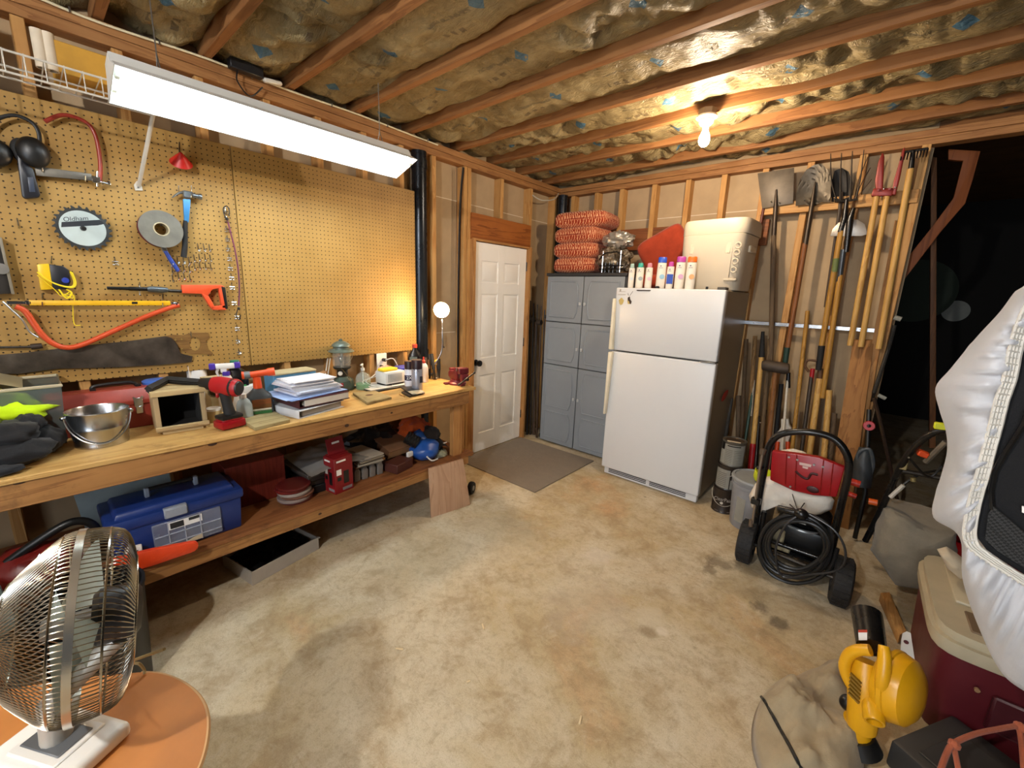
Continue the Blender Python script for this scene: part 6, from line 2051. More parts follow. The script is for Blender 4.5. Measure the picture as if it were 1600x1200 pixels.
def wrapbox(par, nm, m, a0, a1, rows, r=None):
    b = B()
    r = (r or RC - .003) + .002
    for (z0, z1, aa, ab) in rows:
        b.grid(lambda u, v: V3((r * sin(lerp(aa, ab, u)), -r * cos(lerp(aa, ab, u)), lerp(z0, z1, v))), 8, 2)
    return ob(nm, b, m, par, thick=.0004)


c1 = paint_can('dark brown gallon paint can with a wire bail on the floor by the fridge', p, PL('#2a211c', .35, 0, .1), 0)
text('lettering', 'ClearPaint', .038, (.0, -RC - .001, .115), (pi / 2, 0, 0), PL('#9a948c', .5), c1, sx=.85)
ob('logo', B().lathe([(0, 0), (.011, 0), (.011, .001), (0, .001)], 16, (-.012, -RC + .001, .085), (0, -1, 0)), PL('#c3bdb0', .5), c1)
wrapbox(c1, 'print', PL('#77706a', .5), 0, 0, [(.012, .02, -.7, -.35), (.012, .022, -.15, .1), (.012, .02, .4, .7), (.03, .1, .95, 1.05)])
bp = [V3(((RC + .004) * sin(a) * 1.02, -(RC + .004) * cos(a) * 1.02, .15 - .085 * cos(a) ** 1.0)) for a in [radians(-95 + 190 * i / 24) for i in range(25)]]
ob('bail_handle', B().tube(bp, .0022, 6), PL('#b5b2ab', .35, .6), c1)
c3 = paint_can('middle paint can of the stack with a white label and bent bail', V3((p.x + .004, p.y + .006, hA)), PL('#2b241f', .35, 0, .1), 0)
wrap(c3, 'can_label', M_LBL, -1.3, .15, .012, hA - .03)
wrap(c3, 'barcode_label', M_LBL, .25, .75, .012, .085)
wrapbox(c3, 'small_print', PL('#77706a', .5), 0, 0, [(.03 + .014 * i, .034 + .014 * i, -.9, -.1) for i in range(8)])
ob('bail_wire', B().tube([V3((.035, -RC - .002, .135)), V3((.0, -RC - .003, .11)), V3((-.005, -RC - .003, .10))], .0025, 6), PL('#b5b2ab', .35, .6), c3)
c2 = paint_can('grey labelled paint can at the top of the stack', V3((p.x + .012, p.y + .012, 2 * hA)), PL('#5b564d', .4, .3), 1)
wrap(c2, 'can_label', M_LBL, -1.4, 1.1, .012, hA - .022)
wrapbox(c2, 'print', PL('#1f1d1c', .5), 0, 0, [(hA - .036, hA - .028, -.55, .6), (.12, hA - .015, -1.25, -.8)])
wrapbox(c2, 'small_print', PL('#8d897f', .6), 0, 0, [(.02 + .013 * i, .024 + .013 * i, -.7, -.05) for i in range(9)] + [(.02 + .013 * i, .024 + .013 * i, .1, .75) for i in range(9)])
ob('lid', B().lathe([(RC - .018, hA - .003), (RC - .02, hA - .006), (0, hA - .005)], 36), PL('#6b5848', .3, .7), c2)
ob('lid_sticker', B().box((-.005, -.045, hA - .0035), (.09, .03, .001)), PL('#cfc0a8', .6), c2)

# grey bucket with a lime scoop on its lid
p = V3((2.375, 3.25, 0))
bu = T('plastic_bucket', 'grey plastic bucket with lid behind the pressure washer', 'bucket', p, face(p))
ob('pail', B().lathe([(0, 0), (.125, 0), (.13, .01), (.145, .30), (.152, .305), (.152, .325), (.146, .33), (.148, .35), (0, .35)], 40), PL('#85868a', .45), bu)
ob('lid', B().lathe([(0, .345), (.155, .345), (.16, .36), (.155, .372), (.14, .374), (.135, .366), (0, .366)], 40), PL('#8f9294', .45), bu)
wrap(bu, 'bucket_label', M_LBL, -.75, -.3, .06, .24, .142)
scp = V3((2.415, 3.20, .378))
ob('scoop', B().lathe([(0, 0), (.05, .0), (.06, .02), (.062, .07), (.057, .07), (.054, .022), (0, .006)], 24, scp, (0.15, -.1, 1)), PL('#c9d327', .45), label='bright yellow green plastic scoop on the bucket lid', cat='scoop')

# ------------------------------------------------------------------ pressure washer
wx = T('pressure_washer', 'pressure washer on two wheels with black loop handle and coiled hose', 'pressure washer', (2.68, 2.75, 0))
WY = 2.74
hl = spl([Y(1178, 835, 2.80), Y(1186, 780, 2.78), Y(1196, 725, 2.75), Y(1203, 695, WY), Y(1222, 678, WY - .01), Y(1262, 675, WY - .01), Y(1300, 684, WY), Y(1321, 706, WY), Y(1326, 735, 2.75), Y(1314, 790, 2.78), Y(1300, 850, 2.82)], 7)
ob('handle', B().tube(hl, .0185, 14), M_BLKM, wx, w=True)
lw, rw = V3((2.452, 2.76, .13)), V3((2.925, 2.70, .13))


def wheel(c, ax, r, wd, par, hubm=M_DKSTEEL):
    t_ = ob('wheel', B().lathe([(r * .55, -wd * .5), (r * .85, -wd * .52), (r * .97, -wd * .42), (r, -wd * .2), (r, wd * .2), (r * .97, wd * .42), (r * .85, wd * .52), (r * .55, wd * .5), (r * .55, -wd * .5)], 36, c, ax), M_RUB, par, w=True)
    ob('rim', B().lathe([(0, -wd * .46), (r * .3, -wd * .46), (r * .34, -wd * .3), (r * .56, -wd * .35), (r * .56, wd * .35), (r * .34, wd * .3), (r * .3, wd * .46), (0, wd * .46)], 28, c, ax), hubm, t_, w=True)
    b = B()
    u, w_, d = basis(ax)
    for i in range(22):
        a = 2 * pi * i / 22
        q = V3(c) + (u * cos(a) + w_ * sin(a)) * (r - .001)
        for s in (-1, 0, 1):
            M3 = Matrix((u * -sin(a) + w_ * cos(a), d, u * cos(a) + w_ * sin(a))).transposed()
            b.box(q + d * (s * wd * .28), (.018, wd * .22, .007), rot=M3)
    ob('tread', b, M_RUB, t_, w=True)


wheel(lw, (1, .05, 0), .13, .085, wx)
wheel(rw, (1, .05, 0), .13, .085, wx)
ob('axle', B().cyl(lw, rw, .012), M_DKSTEEL, wx, w=True)
fb = B()
for s, xo in ((-1, 2.51), (1, 2.86)):
    fb.tube(spl([V3((xo, 2.80, .34)), V3((xo, 2.80, .15)), V3((xo, 2.86, .09)), V3((xo, 3.20, .09)), V3((xo, 3.26, .03))], 5), .015, 10)
fb.cyl((2.51, 3.0, .10), (2.86, 3.0, .10), .014).cyl((2.51, 2.81, .16), (2.86, 2.81, .16), .014).cyl((2.51, 3.26, .016), (2.86, 3.26, .016), .016)
fb.box((2.685, 2.98, .115), (.33, .34, .012))
ob('frame', fb, M_BLKM, wx, w=True)
# engine with ribbed cover
en = ob('engine', B().box((2.70, 2.98, .20), (.27, .27, .16), bev=.02, seg=2).lathe([(0, 0), (.10, 0), (.125, .03), (.125, .08), (.09, .12), (0, .125)], 30, (2.70, 2.98, .28)), PL('#161616', .35, .2), wx, w=True)
rib = B()
for i in range(9):
    rib.lathe([(.127, 0), (.131, .002), (.127, .004)], 30, (2.70, 2.98, .292 + i * .008))
ob('cooling_fins', rib, PL('#2a2a2b', .35, .3), en, w=True)
ob('engine_trim', B().tube([V3((2.70 + .135 * cos(a), 2.98 + .135 * sin(a), .27)) for a in [radians(200 + 140 * i / 14) for i in range(15)]], .012, 8), PL('#7f8182', .3, .5), en, w=True)
ob('engine_plate', B().box((2.66, 2.842, .33), (.12, .01, .03), rot=(.3, 0, 0), bev=.002), PL('#a7a59d', .4), en, w=True)
ob('pump_block', B().box((2.585, 2.88, .19), (.09, .10, .10), bev=.008).box((2.62, 2.83, .13), (.10, .04, .05), bev=.006), PL('#a89c7c', .45, .2), wx, w=True)
# red console and pale fuel tank shroud
cpx = [(1206, 705), (1240, 709), (1280, 715), (1320, 731), (1307, 777), (1270, 774), (1240, 767), (1203, 750)]
cons = ob('console_panel', B().ext([Y(a, c, 2.80) for a, c in cpx], (0, .045, 0), bev=.006), PL('#9c141a', .35), wx, w=True)
b = B()
for (a0, a1) in (((1229, 709), (1227, 756)), ((1245, 711), (1242, 764)), ((1287, 719), (1281, 773)), ((1302, 725), (1296, 775))):
    b.tube([Y(*a0, 2.797), Y(*a1, 2.797)], .003, 6)
ob('panel_rib', b, PL('#86120f', .35), cons, w=True)
b = B()
for a in ((1233, 714), (1246, 718), (1272, 726), (1286, 729), (1235, 760)):
    q = Y(*a, 2.80)
    b.cyl(q, q + V3((0, -.008, 0)), .006, n=10)
ob('bolt', b, M_STEEL, cons, w=True)
ob('warning_label', B().ext([Y(a, c, 2.799) for a, c in ((1249, 722), (1268, 726), (1267, 730), (1249, 726))], (0, -.002, 0)).ext([Y(a, c, 2.799) for a, c in ((1254, 728), (1263, 730), (1262, 733), (1254, 731))], (0, -.002, 0)), PL('#d8b9ae', .5), cons, w=True)
ob('dark_scuff', B().tube(spl([Y(1243, 736, 2.799), Y(1252, 744, 2.799), Y(1262, 748, 2.799), Y(1268, 740, 2.799), Y(1278, 742, 2.799)], 4), .007, 6).sph(Y(1270, 765, 2.80), (.03, .004, .02), 8), PL('#3c0d0d', .5), cons, w=True)


def drape(nm, pxs, y0, dep, m, par=None, seed=0, **kw):
    """soft folded cloth: a closed puffy sheet whose outline follows px points"""
    P = [Y(a, c, y0) for a, c in pxs]
    cen = sum(P, V3((0, 0, 0))) / len(P)
    L = len(P)
    b = B()
    rings = []
    for sgn in (-1, 1):
        rr = []
        for k in range(7):
            s = 1 - k / 7
            ring_ = []
            for p_ in P:
                q = cen + (p_ - cen) * s
                q.y += sgn * dep * sqrt(max(0, 1 - s * s)) + (sgn * .0 + .022 * noise.fractal(q * 9 + V3((seed, 0, 0)), 1, 2, 3)) * (1 - s * .6)
                ring_.append(b.bm.verts.new(q))
            rr.append(ring_)
        c_ = b.bm.verts.new(cen + V3((0, sgn * dep, 0)))
        for r0, r1 in zip(rr, rr[1:]):
            for i in range(L):
                b.bm.faces.new((r0[i], r0[(i + 1) % L], r1[(i + 1) % L], r1[i]))
        for i in range(L):
            b.bm.faces.new((rr[-1][i], rr[-1][(i + 1) % L], c_))
    bmesh.ops.remove_doubles(b.bm, verts=b.bm.verts[:], dist=.0005)
    return ob(nm, b, m, par, w=par is not None, ang=180, **kw)


M_TARP = CLOTH('#ddd5c8', .75, .06, 500, .5)
def dense(px, k=4):
    out = []
    for i in range(len(px)):
        a, c = px[i], px[(i + 1) % len(px)]
        out += [(a[0] + (c[0] - a[0]) * j / k, a[1] + (c[1] - a[1]) * j / k) for j in range(k)]
    return out


drape('drop_cloth', dense([(1202, 744), (1222, 752), (1245, 762), (1270, 768), (1296, 772), (1304, 782), (1300, 796), (1282, 804), (1262, 806), (1240, 798), (1215, 790), (1198, 794), (1186, 800), (1174, 792), (1170, 774), (1180, 756), (1190, 746)]), 2.86, .06, M_TARP, label='cream drop cloth stuffed under the red panel of the pressure washer', cat='cloth', seed=4)
drape('drop_cloth', dense([(1212, 708), (1222, 703), (1238, 701), (1256, 706), (1272, 716), (1280, 724), (1250, 722), (1225, 716)]), 2.95, .05, M_TARP, label='cream cloth peeking over the top of the red panel', cat='cloth', seed=9)
# black hose in loose coils
hp = []
rn = random.Random(5)
for k in range(5):
    cxp, cyp = 1245 + rn.uniform(-7, 7), 855 + rn.uniform(-4, 4)
    rx, rz_ = 60 - 4 * k + rn.uniform(-3, 3), 52 - 3 * k + rn.uniform(-3, 3)
    for j in range(10):
        a = 2 * pi * j / 10 + .35 * k
        hp.append(Y(cxp + rx * cos(a), cyp + rz_ * sin(a), 2.69 - .012 * k + .004 * rn.uniform(-1, 1)))
hs = spl(hp, 4)
ob('hose', B().tube(hs, .0105, 8), PL('#191919', .4), wx, w=True)
ob('hose_loop', B().tube(spl([Y(1258, 800, 2.64), Y(1228, 820, 2.62), Y(1212, 860, 2.62), Y(1222, 900, 2.63), Y(1262, 898, 2.62), Y(1310, 890, 2.62), Y(1321, 862, 2.62), Y(1303, 828, 2.63), Y(1262, 802, 2.65)], 6), .006, 8), PL('#2b2b2c', .3), wx, w=True)
ob('spray_gun', B().tube([Y(1216, 794, 2.65), Y(1240, 800, 2.64), Y(1262, 806, 2.64)], [.018, .02, .014], 10).sph(Y(1252, 803, 2.63), (.035, .03, .03), 8), M_BLKM, wx, w=True)
ob('tie_cord', B().tube([Y(1234, 788, 2.77), Y(1247, 800, 2.70), Y(1257, 786, 2.77)], .003, 6).tube([Y(1238, 772, 2.79), Y(1247, 800, 2.70)], .0025, 6), PL('#3a332c', .7), wx, w=True)
# lance clipped on the left
ob('spray_lance', B().tube([Y(1192, 706, 2.70), Y(1186, 740, 2.70), Y(1176, 818, 2.70)], [.0075, .0075, .0075], 10), PL('#8f8478', .3, .8), wx, w=True)
ob('lance_nozzle', B().tube([Y(1193, 702, 2.70), Y(1191, 710, 2.70)], [.017, .014], 10).tube([Y(1174, 812, 2.70), Y(1173, 822, 2.70)], [.012, .013], 10), PL('#6a5a4c', .4, .5), wx, w=True)
ob('lance_clip', B().box(Y(1181, 783, 2.71), (.05, .04, .04), bev=.006), M_BLKM, wx, w=True)
ob('lance_clip', B().box(Y(1187, 731, 2.72), (.03, .03, .02), bev=.004), M_BLKM, wx, w=True)

# ------------------------------------------------------------------ lawn mower with grass bag
mw = T('lawn_mower', 'red lawn mower with black handle and grey grass bag in the dark corner', 'lawn mower', (3.32, 3.1, 0))
MY = 3.0
M_BAG = CLOTH('#7d7566', .9, .15, 500, .4)
def bagfn(px_top, px_bot, y0, y1):
    pass


def hull3(pxs, ya, yb, bulge, m, nm, par, seed=0, k=8):
    """a soft closed volume between two depths whose outline follows the photo"""
    P0 = [Y(a, c, ya) for a, c in pxs]
    cen0 = sum(P0, V3((0, 0, 0))) / len(P0)
    L = len(P0)
    b = B()
    rings = []
    for i in range(k + 1):
        t_ = i / k
        y = lerp(ya, yb, t_)
        s = 1.0 - .12 * (2 * t_ - 1) ** 2 if 0 < i < k else .80
        rings.append([b.bm.verts.new(V3((cen0.x + (q.x - cen0.x) * s, y, cen0.z + (q.z - cen0.z) * s)) + V3((0, 0, 0)) + V3((1, 0, 1)) * (bulge * noise.fractal(V3((q.x * 6 + seed, y * 6, q.z * 6)), 1, 2, 3))) for q in P0])
    for r0, r1 in zip(rings, rings[1:]):
        for i in range(L):
            b.bm.faces.new((r0[i], r0[(i + 1) % L], r1[(i + 1) % L], r1[i]))
    for r, c_y in ((rings[0], ya - .03), (rings[-1], yb + .03)):
        c_ = b.bm.verts.new(V3((cen0.x, c_y, cen0.z)))
        mid = [b.bm.verts.new(lerp(v.co, c_.co, .45) + V3((0, (c_y - v.co.y) * .25, 0))) for v in r]
        for i in range(L):
            b.bm.faces.new((r[i], r[(i + 1) % L], mid[(i + 1) % L], mid[i]))
            b.bm.faces.new((mid[i], mid[(i + 1) % L], c_))
    return ob(nm, b, m, par, w=par is not None, ang=60)


hull3(dense([(1362, 868), (1368, 835), (1378, 806), (1390, 803), (1420, 814), (1460, 826), (1500, 836), (1496, 900), (1470, 905), (1440, 936), (1400, 924)], 5), 2.78, 3.12, .02, M_BAG, 'grass_bag', mw, 2)
ob('bag_frame', B().tube(spl([Y(1374, 806, 3.0), Y(1384, 795, 3.02), Y(1420, 805, 3.05), Y(1498, 834, 3.10)], 5), .013, 8), M_BLKM, mw, w=True)
ob('deck', B().box((3.48, 3.52, .20), (.50, .60, .13), bev=.04, seg=3), PL('#8c1620', .35), mw, w=True)
ob('engine', B().box((3.50, 3.50, .36), (.26, .28, .18), bev=.03, seg=2).cyl((3.50, 3.50, .42), (3.50, 3.50, .50), .13, .11, n=24), PL('#5d1218', .35), mw, w=True)
ob('engine_top', B().lathe([(0, 0), (.10, 0), (.09, .03), (0, .035)], 24, (3.50, 3.50, .50)), M_BLKM, mw, w=True)
for (x, y, r) in ((3.19, 3.32, .12), (3.74, 3.30, .12), (3.22, 3.80, .10), (3.74, 3.80, .10)):
    wheel(V3((x, y, r)), (1, 0, 0), r, .05, mw)
ha = spl([Y(1352, 845, 2.98), Y(1375, 800, 2.92), Y(1398, 748, 2.84), Y(1418, 712, 2.76), Y(1448, 682, 2.70), Y(1478, 670, 2.68)], 6)
ob('handle', B().tube(ha, .015, 12), M_BLKM, mw, w=True)
hb_ = [q + V3((.42, .06, .0)) for q in ha]
ob('handle', B().tube(hb_, .015, 12).tube([ha[-1], hb_[-1]], .015, 12), M_BLKM, mw, w=True)
ob('crossbar', B().tube([ha[14], hb_[14]], .012, 10), M_DKSTEEL, mw, w=True)
ob('control_cable', B().tube(spl([Y(1392, 778, 2.82), Y(1412, 757, 2.80), Y(1440, 740, 2.84), Y(1470, 735, 2.9)], 5), .006, 6).tube(spl([Y(1420, 715, 2.7), Y(1450, 745, 2.8), Y(1472, 728, 2.8)], 5), .005, 6), M_BLACK, mw, w=True)
ob('bright_rod', B().tube([Y(1391, 777, 2.78), Y(1412, 758, 2.78)], .010, 8), PL('#c9c6be', .3, .4), mw, w=True)
ob('bail_bar', B().tube([Y(1446, 722, 2.80), Y(1478, 690, 2.76)], .012, 8), PL('#8c857a', .3, .7), mw, w=True)
ob('orange_lever', B().box(Y(1442, 709, 2.74), (.04, .03, .03), rot=(0, .3, .2), bev=.005), PL('#d44a1a', .4), mw, w=True)
ob('yellow_knob', B().box(Y(1471, 666, 2.68), (.05, .03, .03), bev=.004), PL('#c9cf22', .5), mw, w=True)
ob('latch', B().box(Y(1412, 726, 2.80), (.03, .03, .05), bev=.004).cyl(Y(1427, 746, 2.8), Y(1427, 752, 2.8), .012), PL('#8f7f55', .4, .5), mw, w=True)

# string trimmer standing against the wall end
stm = T('string_trimmer', 'dark string trimmer with a red dial by the wall end', 'trimmer', (3.05, 3.75, 0))
tb0 = Y(1352, 770, 3.55); tt0 = Y(1358, 640, 3.7)
ob('shaft', B().tube([V3((tb0.x, 3.55, .02)), tb0, tt0], .014, 10), M_BLACK, stm, w=True)
ob('red_dial', B().lathe([(.012, 0), (.03, 0), (.034, .012), (.03, .024), (.012, .024), (.012, 0)], 20, Y(1358, 665, 3.66), (0, -1, .1)), PL('#b0232a', .4), stm, w=True)
ob('motor_head', B().tube([Y(1352, 700, 3.62), Y(1348, 730, 3.6), Y(1346, 760, 3.58)], [.035, .06, .05], 14), PL('#33383c', .5), stm, w=True)
ob('guard_loop', B().tube(spl([Y(1340, 712, 3.58), Y(1358, 702, 3.58), Y(1364, 728, 3.58), Y(1352, 748, 3.58)], 5, True), .012, 8, closed=True), PL('#454b50', .4), stm, w=True)
ob('red_clip', B().tube([Y(1328, 752, 3.3), Y(1344, 757, 3.3)], .022, 10).tube([Y(1322, 770, 3.2), Y(1338, 776, 3.2)], .016, 10), PL('#c23a2a', .4), label='red and orange clips on the dark tube beside the washer', cat='clip')
ob('orange_cap', B().tube([Y(1357, 783, 3.1), Y(1371, 786, 3.1)], .018, 10), PL('#cf5a1e', .4), label='orange cap on the floor between washer and mower', cat='cap')
hk = T('hand_truck', 'thin dark metal frame tube standing at the wall end', 'hand truck', (3.15, 3.9, 0))
ob('tube', B().tube(spl([Y(1398, 508, 3.9), Y(1388, 545, 3.9), Y(1366, 612, 3.9)], 5) + [drop((1388, 545), (1366, 612), 3.75)], .012, 8), PL('#4c4a45', .35, .6), hk, w=True)
ob('tube', B().tube(spl([Y(1366, 622, 3.8), Y(1378, 670, 3.8), Y(1394, 745, 3.8)], 5) + [Z(1406, 800, .02)], .012, 8), PL('#4a3a30', .35, .6), hk, w=True)
ob('grip', B().tube([Y(1397, 496, 3.88), Y(1408, 499, 3.88)], .016, 8).tube([Y(1372, 617, 3.8), Y(1384, 623, 3.8)], .012, 8), PL('#8f928c', .3), hk, w=True)

# ------------------------------------------------------------------ maroon chest cooler
ccx, ccy = 3.185, 2.03
cl = T('chest_cooler', 'maroon chest cooler with cream lid beside the yellow blower', 'cooler', (ccx, ccy, 0), radians(1.5))
M_MAR = PL('#54161d', .4, 0, .08)
M_CRM = PL('#b3a78c', .5, 0, .08)
def rb2(x0, x1, y0, y1, z0, z1, tp=.03, sq=7):
    cxx, cyy = (x0 + x1) / 2, (y0 + y1) / 2
    w2, d2 = (x1 - x0) / 2, (y1 - y0) / 2
    return B().lathe([(0, z0), (1 - tp - .02, z0), (1 - tp, z0 + .02), (1.0, z1), (0, z1)], 64, (cxx, cyy, 0), sq=sq, squash=(w2, d2))


CW, CD = .48, .66
ob('tub', rb2(.015, CW - .015, .015, CD - .015, .0, .36, .08), M_MAR, cl)
ob('rim', rb2(0, CW, 0, CD, .355, .41, .01), M_CRM, cl)
ob('lid', rb2(.012, CW - .012, .012, CD - .012, .41, .445, -.0), M_CRM, cl)
lidp = B()
lidp.box((CW / 2 - .04, .13, .447), (.20, .14, .008), bev=.004)
ob('cup_recess', lidp, PL('#6d5a45', .6), cl)
ob('raised_panel', B().box((CW / 2, .40, .452), (.32, .32, .016), bev=.008, seg=2), M_CRM, cl)
ob('drain_button', B().cyl((.14, .006, .27), (.14, -.002, .27), .008, n=10), PL('#8a6a4a', .4), cl)
ob('recess', B().box((.30, .012, .2), (.24, .012, .14), bev=.01), PL('#451218', .45), cl)
# grey cloth on cooler lid
drape('folded_cloth', dense([(1464, 858), (1478, 854), (1496, 866), (1512, 880), (1520, 905), (1500, 905), (1480, 888)]), 2.42, .05, CLOTH('#b5a68e', .9, .1), label='beige folded cloth lying on the chest cooler lid', cat='cloth', seed=3)

# white perforated bracket, wood scrap, dark flat cases
wbp = [(1408, 1000), (1410, 990), (1417, 987), (1423, 990), (1429, 1030), (1434, 1071), (1426, 1058), (1412, 1040), (1406, 1032)]
q = Z(1420, 1100, 0)
bkq = V3((3.165, 2.12, .0))
pts = [U(a, c, bkq) for a, c in wbp]
dirv = V3((bkq.x - CAM_LOC.x, bkq.y, 0)).normalized()
wbk = ob('shelf_bracket', B().ext(pts, dirv * .004), M_WHITE, label='white perforated metal bracket leaning on the maroon cooler', cat='bracket')
hb2 = B()
for a, c in ((1416, 1003), (1419, 1047)):
    qq = U(a, c, bkq)
    hb2.lathe([(0, 0), (.008, 0), (.008, .001), (0, .001)], 12, qq - dirv * .001, -dirv)
ob('screw_hole', hb2, PL('#5c2a2e', .6), wbk)
P = [Z(a, c, .05) for a, c in ((1376, 926), (1390, 925), (1416, 985), (1406, 992))]
ob('wood_offcut', B().ext(P, (0, 0, -.049), bev=.002), PINE(1), label='short wood offcut on the floor between washer and cooler', cat='board')
ob('flat_case', B().box((3.42, 1.80, .055), (.50, .34, .11), rot=(0, 0, -.55), bev=.015, seg=2).box((3.40, 1.79, .113), (.36, .22, .008), rot=(0, 0, -.55), bev=.003), PL('#2f2e2d', .5), label='dark grey flat case on the floor in front of the cooler', cat='case')
ob('grey_box', B().box((3.50, 1.62, .17), (.30, .18, .12), rot=(0, 0, -.4), bev=.01, seg=2), PL('#44484a', .5), label='grey plastic box on the dark flat case', cat='box')
# ------------------------------------------------------------------ yellow blower with cloth bag
bp_ = Z(1352, 1192, 0)
lbw = T('leaf_blower', 'yellow leaf blower with black nozzle lying by the maroon cooler', 'leaf blower', bp_)
M_YB = PL('#d79c12', .33, 0, .06)
UU = lambda a, c, d=0.0: U(a, c, bp_ + V3((bp_.x - CAM_LOC.x, bp_.y, 0)).normalized() * d)
dv = V3((bp_.x - CAM_LOC.x, bp_.y, 0)).normalized()
# scroll housing: its round side turned to the right
hc = UU(1395, 1070, .0)
axh = (V3((1, 0, 0)) * .92 - dv * .35 + V3((0, 0, .18))).normalized()
ob('fan_housing', B().lathe([(0, -.045), (.07, -.045), (.096, -.037), (.108, -.016), (.111, .009), (.103, .036), (.076, .054), (.034, .062), (0, .063)], 40, hc + axh * .01, axh), M_YB, lbw, w=True)
ob('housing_seam', B().lathe([(.110, -.010), (.115, -.007), (.115, .005), (.110, .008)], 40, hc + axh * .005, axh), M_YB, lbw, w=True)
ob('motor_body', B().tube([UU(1352, 1032, -.02), UU(1350, 1062, -.04), UU(1350, 1100, -.05), UU(1346, 1135, -.05)], [.036, .047, .046, .042], 18), M_YB, lbw, w=True)
ob('strap_handle', B().tube(spl([UU(1360, 1016, -.06), UU(1340, 1016, -.06), UU(1326, 1024, -.06), UU(1320, 1040, -.06), UU(1324, 1058, -.06), UU(1334, 1076, -.06)], 6), .018, 14), M_YB, lbw, w=True)
ob('grip_bar', B().tube(spl([UU(1381, 1009, -.05), UU(1382, 1030, -.07), UU(1378, 1065, -.09), UU(1373, 1098, -.08)], 6), [.014 + .005 * sin(pi * i / 18) for i in range(19)], 14), M_YB, lbw, w=True)
b = B()
for i in range(6):
    q = UU(1337 - i * .6, 1060 + i * 6, -.105)
    b.box(q, (.035, .01, .006), rot=(0, .5, face(bp_)))
ob('cooling_slots', b, PL('#7a5a12', .5), lbw, w=True)
ob('intake_tube', B().lathe([(.020, -.09), (.029, -.09), (.029, 0), (.027, .004), (.021, .004), (.019, -.03), (0, -.035)], 26, UU(1366, 1127, -.12), (-dv * .75 + V3((.25, 0, -.35))).normalized()), M_YB, lbw, w=True)
ob('intake_bore', B().disc(UU(1366, 1127, -.12) - (-dv * .75 + V3((.25, 0, -.35))).normalized() * .028, (-dv * .75 + V3((.25, 0, -.35))).normalized(), .0195), PL('#2a1c0c', .7), lbw, w=True)
ob('outlet_collar', B().tube([UU(1338, 1122, -.04), UU(1340, 1150, -.04), UU(1342, 1160, -.03)], [.036, .04, .045], 18), M_YB, lbw, w=True)
ob('bag_ring', B().tube([UU(1338, 1148, -.04), UU(1346, 1172, -.04)], [.052, .06], 24), M_BLACK, lbw, w=True)
ob('side_knob', B().sph(UU(1324, 1098, -.03), (.024, .024, .028), 10), M_BLKM, lbw, w=True)
nz_ = ob('nozzle', B().tube([UU(1362, 1012, .0), UU(1358, 985, .06), UU(1354, 958, .12)], [.042, .044, .046], 20), M_BLKM, lbw, w=True)
lp = [U(a, c, bp_ - dv * .02) for a, c in ((1341, 984), (1355, 984), (1355, 1000), (1342, 1000))]
ob('warning_label', B().ext(lp, -dv * .002), M_WHITE, nz_, w=True)
lp = [U(a, c, bp_ - dv * .0225) for a, c in ((1341, 984), (1355, 984), (1355, 988), (1341.2, 988))]
ob('label_stripe', B().ext(lp, -dv * .001), PL('#b03a24', .5), nz_, w=True)

# cloth bag on the floor
M_DB = CLOTH('#9c8c70', .95, .12, 450, .5)
pl_ = [Z(a, c, 0) for a, c in ((1318, 1050), (1262, 1062), (1212, 1080), (1186, 1100), (1174, 1140), (1178, 1185), (1200, 1230), (1260, 1270), (1310, 1290), (1345, 1240), (1350, 1190), (1338, 1110))]
PP = spl([q for q in pl_], 4, True)
cen = sum(PP, V3((0, 0, 0))) / len(PP)
b = B()
rings = []
for k in range(14):
    s = 1 - (k / 14.0)
    hgt_ = .135 * (1 - s ** 3.0) ** .6
    rr = []
    for q in PP:
        v = cen + (q - cen) * (s if k else 1.0)
        z_ = hgt_ + .075 * (noise.multi_fractal(V3((v.x * 8, v.y * 8, 2)), 1, 2, 4) - .6) * (1 - s ** 4)
        rr.append(b.bm.verts.new((v.x, v.y, max(.002, z_))))
    rings.append(rr)
tp_ = b.bm.verts.new((cen.x, cen.y, .16))
L = len(PP)
for r0, r1 in zip(rings, rings[1:]):
    for i in range(L):
        b.bm.faces.new((r0[i], r0[(i + 1) % L], r1[(i + 1) % L], r1[i]))
for i in range(L):
    b.bm.faces.new((rings[-1][i], rings[-1][(i + 1) % L], tp_))
b.bm.faces.new(rings[0][::-1])
bag = ob('dust_bag', b, M_DB, lbw, w=True, ang=180)
def on_bag(a, c):
    # sight line against the bag's top
    d = ray(a, c)
    for i in range(400):
        z_ = .25 - i * .0008
        q = Z(a, c, z_)
        best = min(rings_co, key=lambda v: (v[0] - q.x) ** 2 + (v[1] - q.y) ** 2)
        if best[2] >= z_ - .002:
            return q
    return Z(a, c, .01)


rings_co = []
for k in range(14):
    s = 1 - k / 14.0
    for q in PP:
        v = cen + (q - cen) * s
        z_ = .135 * (1 - s ** 3.0) ** .6 + .075 * (noise.multi_fractal(V3((v.x * 8, v.y * 8, 2)), 1, 2, 4) - .6) * (1 - s ** 4)
        rings_co.append((v.x, v.y, max(.002, z_)))
zp = spl([on_bag(q.x, q.y) + V3((0, 0, .007)) for q in spl([V3((a, c, 0)) for a, c in ((1189, 1091), (1197, 1102), (1206, 1119), (1218, 1141), (1232, 1166), (1246, 1193), (1258, 1214))], 4)], 2)
ob('zipper', B().tube(zp, .006, 6), M_BLACK, bag, w=True)

